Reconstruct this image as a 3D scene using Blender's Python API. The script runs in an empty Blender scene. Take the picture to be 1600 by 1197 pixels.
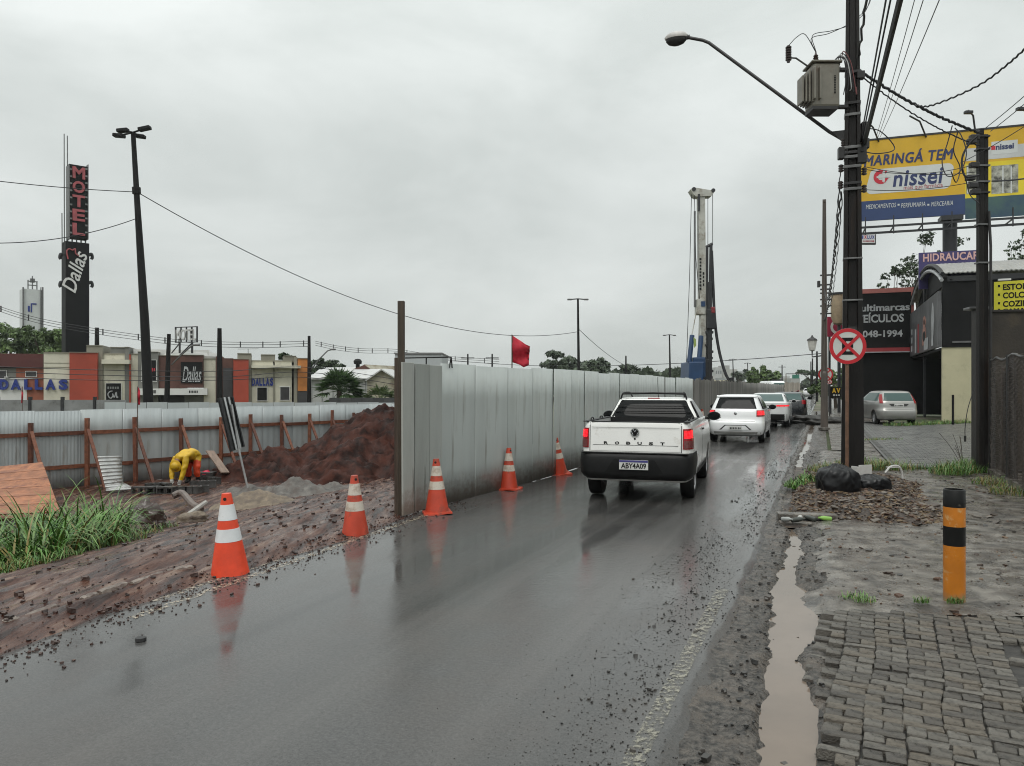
import bpy, bmesh, math, random
from mathutils import Vector, Matrix, noise

R = math.radians
rnd = random.Random(11)
SC = bpy.context.scene
COL = SC.collection

# ------------------------------------------------------------------ camera
EYE = 1.68                     # eye height above the road
F = 1209.0                     # focal length for a picture 1600 wide
cam = bpy.data.cameras.new('camera')
cam.sensor_width = 36.0
cam.lens = 36.0 * F / 1600.0
cam.shift_y = 6.5 / 1600.0
cam.clip_start = 0.05
cam.clip_end = 4000.0
cam_o = bpy.data.objects.new('camera', cam)
COL.objects.link(cam_o)
cam_o.location = (0, 0, EYE)
cam_o.rotation_euler = (R(90), 0, 0)
SC.camera = cam_o

# ------------------------------------------------------------------ overcast sky
SUN_EL, SUN_AZ = R(55), R(200)
world = bpy.data.worlds.new('World')
SC.world = world
world.use_nodes = True
wn, wl = world.node_tree.nodes, world.node_tree.links
wn.clear()
w_out = wn.new('ShaderNodeOutputWorld')
w_sky = wn.new('ShaderNodeTexSky')
w_sky.sky_type = 'NISHITA'
w_sky.sun_disc = False
w_sky.sun_elevation = SUN_EL
w_sky.sun_rotation = SUN_AZ
w_sky.dust_density = 4.0
w_b1 = wn.new('ShaderNodeBackground')
w_b1.inputs['Strength'].default_value = 0.08
wl.new(w_sky.outputs[0], w_b1.inputs['Color'])
w_tc = wn.new('ShaderNodeTexCoord')
w_mp = wn.new('ShaderNodeMapping')
w_mp.inputs['Scale'].default_value = (1.3, 1.3, 3.0)
w_mp.inputs['Location'].default_value = (3.1, 0.4, 0.0)
wl.new(w_tc.outputs['Generated'], w_mp.inputs['Vector'])
w_n = wn.new('ShaderNodeTexNoise')
w_n.inputs['Scale'].default_value = 2.0
w_n.inputs['Detail'].default_value = 7.0
w_n.inputs['Roughness'].default_value = 0.55
w_n.inputs['Distortion'].default_value = 0.35
wl.new(w_mp.outputs[0], w_n.inputs['Vector'])
w_r = wn.new('ShaderNodeValToRGB')
w_r.color_ramp.elements[0].position = 0.36
w_r.color_ramp.elements[0].color = (0.625, 0.665, 0.645, 1)
w_r.color_ramp.elements[1].position = 0.68
w_r.color_ramp.elements[1].color = (0.815, 0.855, 0.835, 1)
wl.new(w_n.outputs['Fac'], w_r.inputs['Fac'])
# an overcast dome is brighter overhead than at the horizon
w_sx = wn.new('ShaderNodeSeparateXYZ')
wl.new(w_tc.outputs['Generated'], w_sx.inputs[0])
w_pw = wn.new('ShaderNodeMath')
w_pw.operation = 'POWER'
w_pw.use_clamp = True
w_pw.inputs[1].default_value = 2.0
w_mr = wn.new('ShaderNodeMapRange')
w_mr.inputs['From Min'].default_value = 0.0
w_mr.inputs['From Max'].default_value = 1.0
w_mr.inputs['To Min'].default_value = 0.93
w_mr.inputs['To Max'].default_value = 2.5
wl.new(w_sx.outputs['Z'], w_pw.inputs[0])
wl.new(w_pw.outputs[0], w_mr.inputs['Value'])
w_b2 = wn.new('ShaderNodeBackground')
wl.new(w_r.outputs['Color'], w_b2.inputs['Color'])
wl.new(w_mr.outputs[0], w_b2.inputs['Strength'])
w_mx = wn.new('ShaderNodeMixShader')
w_mx.inputs['Fac'].default_value = 0.93
wl.new(w_b1.outputs[0], w_mx.inputs[1])
wl.new(w_b2.outputs[0], w_mx.inputs[2])
wl.new(w_mx.outputs[0], w_out.inputs['Surface'])

sun = bpy.data.lights.new('sun', 'SUN')
sun.energy = 1.0
sun.angle = R(30)
sun.color = (1.0, 0.97, 0.93)
sun_o = bpy.data.objects.new('sun', sun)
COL.objects.link(sun_o)
sun_o.rotation_euler = (R(90) - SUN_EL, 0, R(180) - SUN_AZ)
sun_o.location = (0, 0, 60)

SC.view_settings.view_transform = 'Standard'
SC.view_settings.look = 'None'
SC.view_settings.exposure = 0.0
SC.view_settings.gamma = 1.0
SC.view_settings.use_curve_mapping = False
SC.cycles.use_denoising = True
SC.cycles.filter_width = 1.05
SC.cycles.max_bounces = 6
SC.cycles.diffuse_bounces = 3
SC.cycles.glossy_bounces = 3
SC.cycles.transmission_bounces = 4
SC.cycles.volume_bounces = 0
SC.cycles.caustics_reflective = False
SC.cycles.caustics_refractive = False

# ------------------------------------------------------------------ measuring
RD = Vector((0.371, 0.928, 0)).normalized()      # direction of the road
RN = Vector((RD.y, -RD.x, 0))                    # to the right of the road
RZ = -math.atan2(RD.x, RD.y)                     # turn of a car driving along it

def UV(u, v, z=0.0):
    p = RD * u + RN * v
    return Vector((p.x, p.y, z))

def P(x, y, D):
    return Vector(((x - 800) / F * D, D, EYE - (y - 605) / F * D))

def G(x, y, z=0.0):
    return P(x, y, (EYE - z) * F / (y - 605))

def smooth(t):
    t = max(0.0, min(1.0, t))
    return t * t * (3 - 2 * t)

def site_z(v):
    return -1.06 * smooth((-v - 5.0) / 8.0)

# ------------------------------------------------------------------ materials
MATS = {}
def mat(name, col, rough=0.6, var=0.15, scale=4.0, bump=0.0, bscale=60.0, metal=0.0, spec=0.5,
        stretch=(1, 1, 1), col2=None, fac=(0.35, 0.65), rvar=0.0, emit=0.0, detail=5.0, dirt=None, coat=0.0, splash=None):
    """Procedural surface: noise-varied colour, noise relief, optional second colour or grime."""
    if name in MATS:
        return MATS[name]
    m = bpy.data.materials.new(name)
    m.use_nodes = True
    nt = m.node_tree; n = nt.nodes; l = nt.links
    b = n['Principled BSDF']
    tc = n.new('ShaderNodeTexCoord')
    mp = n.new('ShaderNodeMapping')
    mp.inputs['Scale'].default_value = stretch
    l.new(tc.outputs['Object'], mp.inputs['Vector'])
    nz = n.new('ShaderNodeTexNoise')
    nz.inputs['Scale'].default_value = scale
    nz.inputs['Detail'].default_value = detail
    nz.inputs['Roughness'].default_value = 0.62
    l.new(mp.outputs[0], nz.inputs['Vector'])
    rp = n.new('ShaderNodeValToRGB')
    c = Vector(col[:3])
    lo = c * (1 - var); hi = Vector(col2[:3]) if col2 else c * (1 + var)
    rp.color_ramp.elements[0].position = fac[0]
    rp.color_ramp.elements[1].position = fac[1]
    rp.color_ramp.elements[0].color = (*lo, 1)
    rp.color_ramp.elements[1].color = (*hi, 1)
    l.new(nz.outputs['Fac'], rp.inputs['Fac'])
    cout = rp.outputs['Color']
    if dirt:                                   # (colour, scale, amount)
        n2 = n.new('ShaderNodeTexNoise')
        n2.inputs['Scale'].default_value = dirt[1]
        n2.inputs['Detail'].default_value = 8
        n2.inputs['Roughness'].default_value = 0.7
        l.new(mp.outputs[0], n2.inputs['Vector'])
        r2 = n.new('ShaderNodeMapRange')
        r2.inputs['From Min'].default_value = 0.62 - dirt[2] * 0.3
        r2.inputs['From Max'].default_value = 0.78 - dirt[2] * 0.3
        l.new(n2.outputs['Fac'], r2.inputs['Value'])
        mx = n.new('ShaderNodeMixRGB')
        mx.inputs['Color2'].default_value = (*dirt[0], 1)
        l.new(r2.outputs[0], mx.inputs['Fac'])
        l.new(cout, mx.inputs['Color1'])
        cout = mx.outputs['Color']
    if splash:                                 # (colour, height): mud thrown up from the ground
        sx = n.new('ShaderNodeSeparateXYZ'); l.new(tc.outputs['Object'], sx.inputs[0])
        n5 = n.new('ShaderNodeTexNoise'); n5.inputs['Scale'].default_value = 9; n5.inputs['Detail'].default_value = 9; n5.inputs['Roughness'].default_value = 0.75
        l.new(tc.outputs['Object'], n5.inputs['Vector'])
        r5 = n.new('ShaderNodeMapRange'); r5.inputs['From Min'].default_value = splash[1]; r5.inputs['From Max'].default_value = 0.0
        r5.inputs['To Min'].default_value = -0.25; r5.inputs['To Max'].default_value = 0.45
        r5.clamp = False; l.new(sx.outputs['Z'], r5.inputs['Value'])
        ad = n.new('ShaderNodeMath'); ad.operation = 'ADD'; l.new(r5.outputs[0], ad.inputs[0]); l.new(n5.outputs['Fac'], ad.inputs[1])
        r6 = n.new('ShaderNodeMapRange'); r6.inputs['From Min'].default_value = 0.5; r6.inputs['From Max'].default_value = 0.85; r6.inputs['To Max'].default_value = 0.8
        l.new(ad.outputs[0], r6.inputs['Value'])
        mx = n.new('ShaderNodeMixRGB'); mx.inputs['Color2'].default_value = (*splash[0], 1)
        l.new(r6.outputs[0], mx.inputs['Fac']); l.new(cout, mx.inputs['Color1']); cout = mx.outputs['Color']
    l.new(cout, b.inputs['Base Color'])
    b.inputs['Roughness'].default_value = rough
    b.inputs['Metallic'].default_value = metal
    b.inputs['Specular IOR Level'].default_value = spec
    b.inputs['Coat Weight'].default_value = coat
    b.inputs['Coat Roughness'].default_value = 0.08
    if rvar:
        n3 = n.new('ShaderNodeTexNoise')
        n3.inputs['Scale'].default_value = scale * 0.7
        n3.inputs['Detail'].default_value = 4
        l.new(mp.outputs[0], n3.inputs['Vector'])
        r3 = n.new('ShaderNodeMapRange')
        r3.inputs['From Min'].default_value = 0.35
        r3.inputs['From Max'].default_value = 0.65
        r3.inputs['To Min'].default_value = max(0.03, rough - rvar)
        r3.inputs['To Max'].default_value = min(1.0, rough + rvar)
        l.new(n3.outputs['Fac'], r3.inputs['Value'])
        l.new(r3.outputs[0], b.inputs['Roughness'])
    if bump:
        n4 = n.new('ShaderNodeTexNoise')
        n4.inputs['Scale'].default_value = bscale
        n4.inputs['Detail'].default_value = 5
        l.new(mp.outputs[0], n4.inputs['Vector'])
        bp = n.new('ShaderNodeBump')
        bp.inputs['Strength'].default_value = bump
        bp.inputs['Distance'].default_value = 0.02
        l.new(n4.outputs['Fac'], bp.inputs['Height'])
        l.new(bp.outputs[0], b.inputs['Normal'])
    if emit:
        l.new(cout, b.inputs['Emission Color'])
        b.inputs['Emission Strength'].default_value = emit
    MATS[name] = m
    return m

def glass(name, col, rough=0.05, alpha=1.0):
    if name in MATS:
        return MATS[name]
    m = bpy.data.materials.new(name); m.use_nodes = True
    b = m.node_tree.nodes['Principled BSDF']
    b.inputs['Base Color'].default_value = (*col, 1)
    b.inputs['Roughness'].default_value = rough
    b.inputs['Specular IOR Level'].default_value = 0.15
    b.inputs['Alpha'].default_value = alpha
    MATS[name] = m
    return m

# ------------------------------------------------------------------ mesh helpers
class MB:
    """Collects vertices and faces; build() links them as one mesh object."""
    def __init__(s):
        s.v = []; s.f = []; s.m = []
    def add(s, vs, fs, mi=0):
        o = len(s.v)
        s.v += [tuple(p) for p in vs]
        s.f += [tuple(i + o for i in f) for f in fs]
        s.m += [mi] * len(fs)
        return s
    def box(s, c, d, M=None, mi=0, taper=1.0):
        x, y, z = d[0] / 2, d[1] / 2, d[2] / 2
        vs = []
        for k in (-1, 1):
            t = taper if k > 0 else 1.0
            for a, b in ((-1, -1), (1, -1), (1, 1), (-1, 1)):
                vs.append(Vector((a * x * t, b * y * t, k * z)))
        if M is not None:
            vs = [M @ p for p in vs]
        vs = [p + Vector(c) for p in vs]
        return s.add(vs, [(3, 2, 1, 0), (4, 5, 6, 7), (0, 1, 5, 4), (1, 2, 6, 5), (2, 3, 7, 6), (3, 0, 4, 7)], mi)
    def cyl(s, a, b, r0, r1=None, n=12, mi=0, cap=True):
        return s.tube([a, b], [r0, r0 if r1 is None else r1], n, mi, cap)
    def tube(s, pts, r, n=8, mi=0, cap=True):
        pts = [Vector(p) for p in pts]
        rs = r if isinstance(r, (list, tuple)) else [r] * len(pts)
        vs = []; fs = []
        up = None
        for i, p in enumerate(pts):
            t = (pts[min(i + 1, len(pts) - 1)] - pts[max(i - 1, 0)])
            t = t.normalized() if t.length > 1e-9 else Vector((0, 0, 1))
            if up is None:
                up = Vector((0, 0, 1)) if abs(t.z) < 0.9 else Vector((1, 0, 0))
            a = t.cross(up)
            if a.length < 1e-6:
                a = t.cross(Vector((0, 1, 0)))
            a.normalize(); c = a.cross(t).normalized(); up = c
            for k in range(n):
                q = 2 * math.pi * k / n
                vs.append(p + (a * math.cos(q) + c * math.sin(q)) * rs[i])
        for i in range(len(pts) - 1):
            for k in range(n):
                k2 = (k + 1) % n
                fs.append((i * n + k, i * n + k2, (i + 1) * n + k2, (i + 1) * n + k))
        if cap:
            fs.append(tuple(range(n))[::-1]); fs.append(tuple((len(pts) - 1) * n + k for k in range(n)))
        return s.add(vs, fs, mi)
    def lathe(s, prof, n=20, c=(0, 0, 0), M=None, mi=0):
        vs = []; fs = []
        for r, z in prof:
            for k in range(n):
                q = 2 * math.pi * k / n
                p = Vector((r * math.cos(q), r * math.sin(q), z))
                vs.append((M @ p if M is not None else p) + Vector(c))
        for i in range(len(prof) - 1):
            for k in range(n):
                k2 = (k + 1) % n
                fs.append((i * n + k, i * n + k2, (i + 1) * n + k2, (i + 1) * n + k))
        fs.append(tuple(range(n))[::-1]); fs.append(tuple((len(prof) - 1) * n + k for k in range(n)))
        return s.add(vs, fs, mi)
    def prism(s, poly, o, ax, ay, dv, mi=0):
        """poly (a, b) in the plane o + a*ax + b*ay, swept by the vector dv."""
        o, ax, ay, dv = Vector(o), Vector(ax), Vector(ay), Vector(dv)
        n = len(poly)
        vs = [o + ax * a + ay * b for a, b in poly] + [o + ax * a + ay * b + dv for a, b in poly]
        fs = [tuple(range(n))[::-1], tuple(range(n, 2 * n))]
        for i in range(n):
            j = (i + 1) % n
            fs.append((i, j, n + j, n + i))
        return s.add(vs, fs, mi)
    def build(s, name, m, parent=None, smooth=False, bevel=0.0, sharp=35):
        me = bpy.data.meshes.new(name)
        me.from_pydata(s.v, [], s.f)
        ms = m if isinstance(m, (list, tuple)) else [m]
        for x in ms:
            me.materials.append(x)
        if len(ms) > 1:
            me.polygons.foreach_set('material_index', s.m)
        bm = bmesh.new(); bm.from_mesh(me)
        bmesh.ops.recalc_face_normals(bm, faces=bm.faces)
        bm.to_mesh(me); bm.free()
        if smooth:
            me.polygons.foreach_set('use_smooth', [True] * len(me.polygons))
            if sharp:
                me.set_sharp_from_angle(angle=R(sharp))
        o = bpy.data.objects.new(name, me)
        COL.objects.link(o)
        attach(o, parent)
        if bevel:
            bv = o.modifiers.new('bevel', 'BEVEL')
            bv.width = bevel; bv.segments = 2; bv.limit_method = 'ANGLE'; bv.angle_limit = R(40)
        return o

WROOT = {}          # things whose parts are measured in world coordinates
def attach(o, parent):
    if parent is not None:
        o.parent = parent
        if parent.name in WROOT:
            o.matrix_parent_inverse = Matrix.Translation(-WROOT[parent.name])
    return o

def wthing(name, label, cat, loc, group=None):
    o = thing(name, label, cat, loc, 0.0, group)
    WROOT[o.name] = Vector(loc)
    return o

def tag(o, label=None, cat=None, group=None, kind=None):
    if label: o['label'] = label
    if cat: o['category'] = cat
    if group: o['group'] = group
    if kind: o['kind'] = kind
    return o

def thing(name, label, cat, loc=(0, 0, 0), rz=0.0, group=None):
    o = bpy.data.objects.new(name, None)
    COL.objects.link(o)
    o.empty_display_size = 0.2
    o.location = loc
    o.rotation_euler = (0, 0, rz)
    return tag(o, label, cat, group)

def raw(name, verts, faces, m, parent=None, smooth=False):
    b = MB(); b.v = [tuple(p) for p in verts]; b.f = [tuple(f) for f in faces]; b.m = [0] * len(faces)
    return b.build(name, m, parent, smooth, sharp=0)

def dup(o, parent=None, **kw):
    c = o.copy(); COL.objects.link(c)
    if parent is not None: c.parent = parent
    for k, v in kw.items(): setattr(c, k, v)
    return c

def copy_tree(o, parent=None):
    c = o.copy(); COL.objects.link(c); c.parent = parent
    for ch in list(o.children):
        copy_tree(ch, c)
    return c

def frame(o, ax, ay, az=None):
    """Matrix with local x, y, z along ax, ay, az and origin o."""
    ax = Vector(ax).normalized(); ay = Vector(ay).normalized()
    az = ax.cross(ay).normalized() if az is None else Vector(az)
    M = Matrix.Identity(4)
    for i in range(3):
        M[i][0] = ax[i]; M[i][1] = ay[i]; M[i][2] = az[i]; M[i][3] = o[i]
    return M

def text(body, w, h, m, M, parent=None, name='lettering', bold=0.0, shear=0.0, depth=0.004, space=1.0):
    """Raised lettering fitted to w x h, centred on the frame M."""
    cu = bpy.data.curves.new(name, 'FONT')
    wide = bold if 'M' in body else 0.0             # the glyph M cannot be offset: widen it by overlaid copies
    cu.body = body; cu.size = 1.0; cu.offset = 0.0 if wide else bold; cu.shear = shear; cu.extrude = 0.5
    cu.space_character = space; cu.resolution_u = 3
    o = bpy.data.objects.new(name, cu)
    me = bpy.data.meshes.new_from_object(o)
    bpy.data.objects.remove(o)
    if wide:
        bm = bmesh.new()
        for k, (dx, dy) in enumerate(((0, 0), (wide, wide * .6), (-wide, wide * .6), (wide, -wide * .6), (-wide, -wide * .6))):
            n0 = len(bm.verts); bm.from_mesh(me); bm.verts.ensure_lookup_table()
            for v in bm.verts[n0:]:
                v.co += Vector((dx, dy, 0)); v.co.z *= 1 + 0.12 * k
        bm.to_mesh(me); bm.free()
    xs = [v.co.x for v in me.vertices]; ys = [v.co.y for v in me.vertices]
    x0, x1, y0, y1 = min(xs), max(xs), min(ys), max(ys)
    for v in me.vertices:
        v.co = Vector(((v.co.x - (x0 + x1) / 2) * w / (x1 - x0), (v.co.y - (y0 + y1) / 2) * h / (y1 - y0), v.co.z * depth))
    me.materials.clear(); me.materials.append(m)
    t = bpy.data.objects.new(name, me); COL.objects.link(t)
    attach(t, parent)
    t.matrix_basis = M
    return t

def marks(n, w, h, m, M, parent, depth=0.004, seed=0):
    """a row of printed characters too blurred to read: one small block each"""
    r = random.Random(seed)
    for i in range(n):
        o = MB().box((-w / 2 + (i + 0.5) * w / n, 0, 0), (w / n * r.uniform(.5, .72), h * r.uniform(.8, 1.0), depth)).build('mark', m, parent)
        o.matrix_basis = M

class Plane:
    """A standing plane through two ground points; hit() measures a pixel on it."""
    def __init__(s, p0, p1):
        s.p0 = Vector((p0[0], p0[1], 0)); d = Vector((p1[0] - p0[0], p1[1] - p0[1], 0))
        s.ex = d.normalized(); s.n = Vector((s.ex.y, -s.ex.x, 0))
        if s.n.dot(-s.p0) < 0: s.n = -s.n
    def hit(s, x, y):
        d = Vector(((x - 800) / F, 1, -(y - 605) / F)); c = Vector((0, 0, EYE))
        t = (s.p0 - c).dot(s.n) / d.dot(s.n)
        q = c + d * t
        return (q - s.p0).dot(s.ex), q.z
    def at(s, a, z, o=0.0):
        q = s.p0 + s.ex * a + s.n * o
        return Vector((q.x, q.y, z))
    def pix(s, x, y, o=0.0):
        a, z = s.hit(x, y)
        return s.at(a, z, o)
    def abox(s, mb, a0, a1, z0, z1, o0, o1):
        vs = [s.at(a, z, o) for z in (z0, z1) for a, o in ((a0, o0), (a1, o0), (a1, o1), (a0, o1))]
        return mb.add(vs, [(3, 2, 1, 0), (4, 5, 6, 7), (0, 1, 5, 4), (1, 2, 6, 5), (2, 3, 7, 6), (3, 0, 4, 7)])
    def box(s, x0, x1, y0, y1, o0, o1, z0=None):
        """box over the pixel range, o0..o1 in front of the plane; z0 sets the foot"""
        xm = (x0 + x1) / 2
        a0 = s.hit(x0, y1)[0]; a1 = s.hit(x1, y1)[0]
        zt = s.hit(xm, y0)[1]; zb = s.hit(xm, y1)[1] if z0 is None else z0
        return s.abox(MB(), a0, a1, zb, zt, o0, o1)
    def frame(s, x, y, o=0.0):
        return frame(s.pix(x, y, o), s.ex, (0, 0, 1), s.n)
    def size(s, x0, x1, y0, y1):
        xm, ym = (x0 + x1) / 2, (y0 + y1) / 2
        return abs(s.hit(x1, ym)[0] - s.hit(x0, ym)[0]), abs(s.hit(xm, y0)[1] - s.hit(xm, y1)[1])
    def text(s, body, x0, x1, y0, y1, m, o, parent, **k):
        w, h = s.size(x0, x1, y0, y1)
        fr = s.frame((x0 + x1) / 2, (y0 + y1) / 2, o)
        return text(body, w, h, m, fr, parent, **k)

def sag(a, b, s, n=16):
    a, b = Vector(a), Vector(b)
    return [a.lerp(b, i / n) - Vector((0, 0, s * 4 * (i / n) * (1 - i / n))) for i in range(n + 1)]

def bez(pts, n=8):
    """Catmull-Rom through pts."""
    p = [Vector(q) for q in pts]; p = [p[0] * 2 - p[1]] + p + [p[-1] * 2 - p[-2]]
    out = []
    for i in range(1, len(p) - 2):
        for k in range(n):
            t = k / n
            out.append(0.5 * ((2 * p[i]) + (p[i + 1] - p[i - 1]) * t + (2 * p[i - 1] - 5 * p[i] + 4 * p[i + 1] - p[i + 2]) * t * t
                              + (3 * p[i] - p[i - 1] - 3 * p[i + 1] + p[i + 2]) * t ** 3))
    out.append(p[-2])
    return out

def fbm(p, o=4):
    return noise.fractal(p, 1.0, 2.0, o)
# ================================================================== the ground
M_EARTH = mat('dull_earth', (0.13, 0.115, 0.085), 0.85, 0.3, 0.4, 0.4, 8, dirt=((0.06, 0.09, 0.03), 0.15, 0.6))
g = MB()
vs_line = [-900, -300, -80, -30, -13, -12, -11, -10, -9, -8, -7, -6, -5, 0, 6, 12, 40, 120, 400, 900]
us_line = [-60, -30, -10, 0, 10, 20, 30, 45, 70, 120, 250, 600, 1800]
gv = []
for u in us_line:
    for v in vs_line:
        p = UV(u, v, site_z(v) - 0.10)
        gv.append(p)
nv = len(vs_line)
gf = [(i * nv + j, i * nv + j + 1, (i + 1) * nv + j + 1, (i + 1) * nv + j) for i in range(len(us_line) - 1) for j in range(nv - 1)]
tag(raw('ground', gv, gf, M_EARTH), kind='structure')

def grid(name, us, vs, zf, m, kind='structure', vof=None, smooth_=True, uof=None):
    """A sheet in road coordinates (u along, v across)."""
    pts = []; fs = []
    n = len(vs)
    for u in us:
        for v in vs:
            vv = vof(u, v) if vof else v
            uu = uof(u, vv) if uof else u
            pts.append(UV(uu, vv, zf(uu, vv)))
    for i in range(len(us) - 1):
        for j in range(n - 1):
            fs.append((i * n + j, i * n + j + 1, (i + 1) * n + j + 1, (i + 1) * n + j))
    o = raw(name, pts, fs, m, smooth=smooth_)
    if kind: o['kind'] = kind
    return o

def lin(a, b, n):
    return [a + (b - a) * i / (n - 1) for i in range(n)]

# --- wet asphalt: dark aggregate under a patchy film of water
def asphalt(name, base, rmin, rmax, ex=0.0):
    m = bpy.data.materials.new(name); m.use_nodes = True
    nt = m.node_tree; n = nt.nodes; l = nt.links; b = n['Principled BSDF']
    tc = n.new('ShaderNodeTexCoord')
    mp = n.new('ShaderNodeMapping')
    mp.inputs['Rotation'].default_value = (0, 0, -RZ)
    mp.inputs['Scale'].default_value = (1, 1, 1)
    l.new(tc.outputs['Object'], mp.inputs['Vector'])
    def nz(scale, detail, stretch=None, rough=0.6):
        t = n.new('ShaderNodeTexNoise')
        t.inputs['Scale'].default_value = scale; t.inputs['Detail'].default_value = detail
        t.inputs['Roughness'].default_value = rough
        src = mp
        if stretch:
            s2 = n.new('ShaderNodeMapping'); s2.inputs['Scale'].default_value = stretch
            l.new(mp.outputs[0], s2.inputs['Vector']); src = s2
        l.new(src.outputs[0], t.inputs['Vector'])
        return t.outputs['Fac']
    def rng(v, a, b_, c, d):
        t = n.new('ShaderNodeMapRange')
        for k, x in zip(('From Min', 'From Max', 'To Min', 'To Max'), (a, b_, c, d)):
            t.inputs[k].default_value = x
        l.new(v, t.inputs['Value']); return t.outputs[0]
    def math_(op, a, b_):
        t = n.new('ShaderNodeMath'); t.operation = op
        for i, x in enumerate((a, b_)):
            if isinstance(x, (int, float)): t.inputs[i].default_value = x
            else: l.new(x, t.inputs[i])
        return t.outputs[0]
    lanes = nz(0.9, 5, (1.0, 0.10, 1.0))            # long streaks where tyres run
    track = nz(1.5, 3, (1.0, 0.012, 1.0))
    patch = nz(0.7, 7)
    grit = nz(140, 4, None, 0.75)
    agg = nz(48, 5, None, 0.8)
    mid = nz(22, 5, (0.55, 1.0, 1.0), 0.7)
    cm = n.new('ShaderNodeMixRGB')
    cm.inputs['Color1'].default_value = (*[x * 0.30 for x in base], 1)
    cm.inputs['Color2'].default_value = (*[x * 1.75 for x in base], 1)
    speck = math_('ADD', math_('MULTIPLY', grit, 0.45), math_('MULTIPLY', agg, 0.55))
    l.new(rng(math_('ADD', math_('MULTIPLY', speck, 0.70), math_('MULTIPLY', math_('ADD', lanes, math_('MULTIPLY', track, 1.6)), 0.25)), 0.58, 0.80, 0, 1), cm.inputs['Fac'])
    cm2 = n.new('ShaderNodeMixRGB')                 # clay washed over the film
    cm2.inputs['Color2'].default_value = (0.11, 0.09, 0.078, 1)
    l.new(rng(patch, 0.50, 0.78, 0.0, 0.40), cm2.inputs['Fac'])
    l.new(cm.outputs[0], cm2.inputs['Color1'])
    l.new(cm2.outputs[0], b.inputs['Base Color'])
    wet = math_('ADD', math_('ADD', math_('MULTIPLY', lanes, 0.35), math_('MULTIPLY', track, 0.45)), math_('MULTIPLY', patch, 0.2))
    dry = rng(wet, 0.455, 0.545, 0.0, 1.0)            # 0 standing film, 1 open aggregate
    b.inputs['Roughness'].default_value = 0.6
    b.inputs['Specular IOR Level'].default_value = 0.15
    b.inputs['Coat IOR'].default_value = 1.45
    l.new(rng(dry, 0, 1, 1.0, 0.72), b.inputs['Coat Weight'])
    l.new(rng(dry, 0, 1, rmin, rmax), b.inputs['Coat Roughness'])
    bp2 = n.new('ShaderNodeBump'); bp2.inputs['Distance'].default_value = 0.010
    l.new(rng(dry, 0, 1, 0.05, 0.26), bp2.inputs['Strength'])
    l.new(math_('ADD', math_('MULTIPLY', agg, 0.35), math_('MULTIPLY', mid, 0.9)), bp2.inputs['Height'])
    l.new(bp2.outputs[0], b.inputs['Coat Normal'])
    bp = n.new('ShaderNodeBump'); bp.inputs['Distance'].default_value = 0.008
    bp.inputs['Strength'].default_value = 0.6
    l.new(math_('ADD', grit, agg), bp.inputs['Height'])
    l.new(bp.outputs[0], b.inputs['Normal'])
    return m
M_ASPHALT = asphalt('wet_asphalt', (0.062, 0.060, 0.058), 0.02, 0.11)
M_GUTTER = mat('crumbled_asphalt', (0.030, 0.027, 0.024), 0.32, 0.6, 26, 1.0, 60, col2=(0.105, 0.092, 0.080), fac=(.38, .64), rvar=0.2, dirt=((0.12, 0.098, 0.08), 3.0, 0.4), detail=9)

def edge_r(u):      # ragged right edge of the asphalt
    return -0.56 + 0.07 * noise.noise(Vector((u * 0.55, 3.3, 0))) + 0.035 * noise.noise(Vector((u * 2.6, 1.3, 0))) + 0.014 * noise.noise(Vector((u * 9, 7.3, 0)))
def edge_l(u):
    return -4.98 + 0.16 * noise.noise(Vector((u * 0.5, 13.3, 0))) + 0.05 * noise.noise(Vector((u * 2.1, 5.3, 0))) + (0.30 * smooth((4.5 - u) / 3))

def us_fine(a, b, d0, k=0.012):
    out = [a]
    while out[-1] < b:
        out.append(out[-1] + d0 + k * max(0, out[-1]))
    return out

road_us = us_fine(-6, 420, 0.05, 0.012)
def road_v(u, t):
    return edge_l(u) + (edge_r(u) - edge_l(u)) * t
def road_z(u, v):
    c = (v - edge_l(u)) / (edge_r(u) - edge_l(u))
    wob = 0.006 * noise.noise(Vector((u * 0.35, v * 0.8, 4.0)))
    lip = 0.006 * smooth((c - 0.93) / 0.05) - 0.05 * smooth((c - 0.972) / 0.028)
    return 0.0 + wob + lip - 0.05 * smooth((0.012 - c) / 0.012)
grid('road', road_us, [0, 0.006, 0.012, 0.03] + lin(0.06, 0.93, 16) + [0.945, 0.96, 0.972, 0.98, 0.99, 1.0], road_z, M_ASPHALT, vof=road_v)

# --- the gutter between asphalt and pavement, with its puddle
PUD = [(-3, -.30, .06), (3.5, -.31, .02), (4.4, -.34, -.05), (5.3, -.36, -.14), (6.1, -.40, .02), (6.6, -.42, -.02), (7.4, -.45, -.20), (9, -.42, -.18), (10.4, -.44, -.34), (10.9, -.53, -.50), (14.4, -.55, -.52), (15.5, -.56, -.30), (18, -.62, -.35), (20, -.60, -.40), (24, -.6, -.25), (60, -.5, -.2)]
def pud_edges(u):
    for p, q in zip(PUD, PUD[1:]):
        if u <= q[0]:
            t = smooth((u - p[0]) / (q[0] - p[0])); j = 0.08 * noise.noise(Vector((u * 1.7, 1, 1))) + 0.06 * noise.noise(Vector((u * 6, 2, 1))) + 0.03 * noise.noise(Vector((u * 17, 2, 1)))
            a, b = p[1] + (q[1] - p[1]) * t + j, p[2] + (q[2] - p[2]) * t - j
            k = 0.86 + 0.30 * noise.noise(Vector((u * 1.15, 4, 2))) - 0.35 * smooth((u - 6.6) / 1.5); m_ = (a + b) / 2 + 0.03
            return m_ - (b - a) / 2 * k, m_ + (b - a) / 2 * k
    return -.5, -.2
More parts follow.
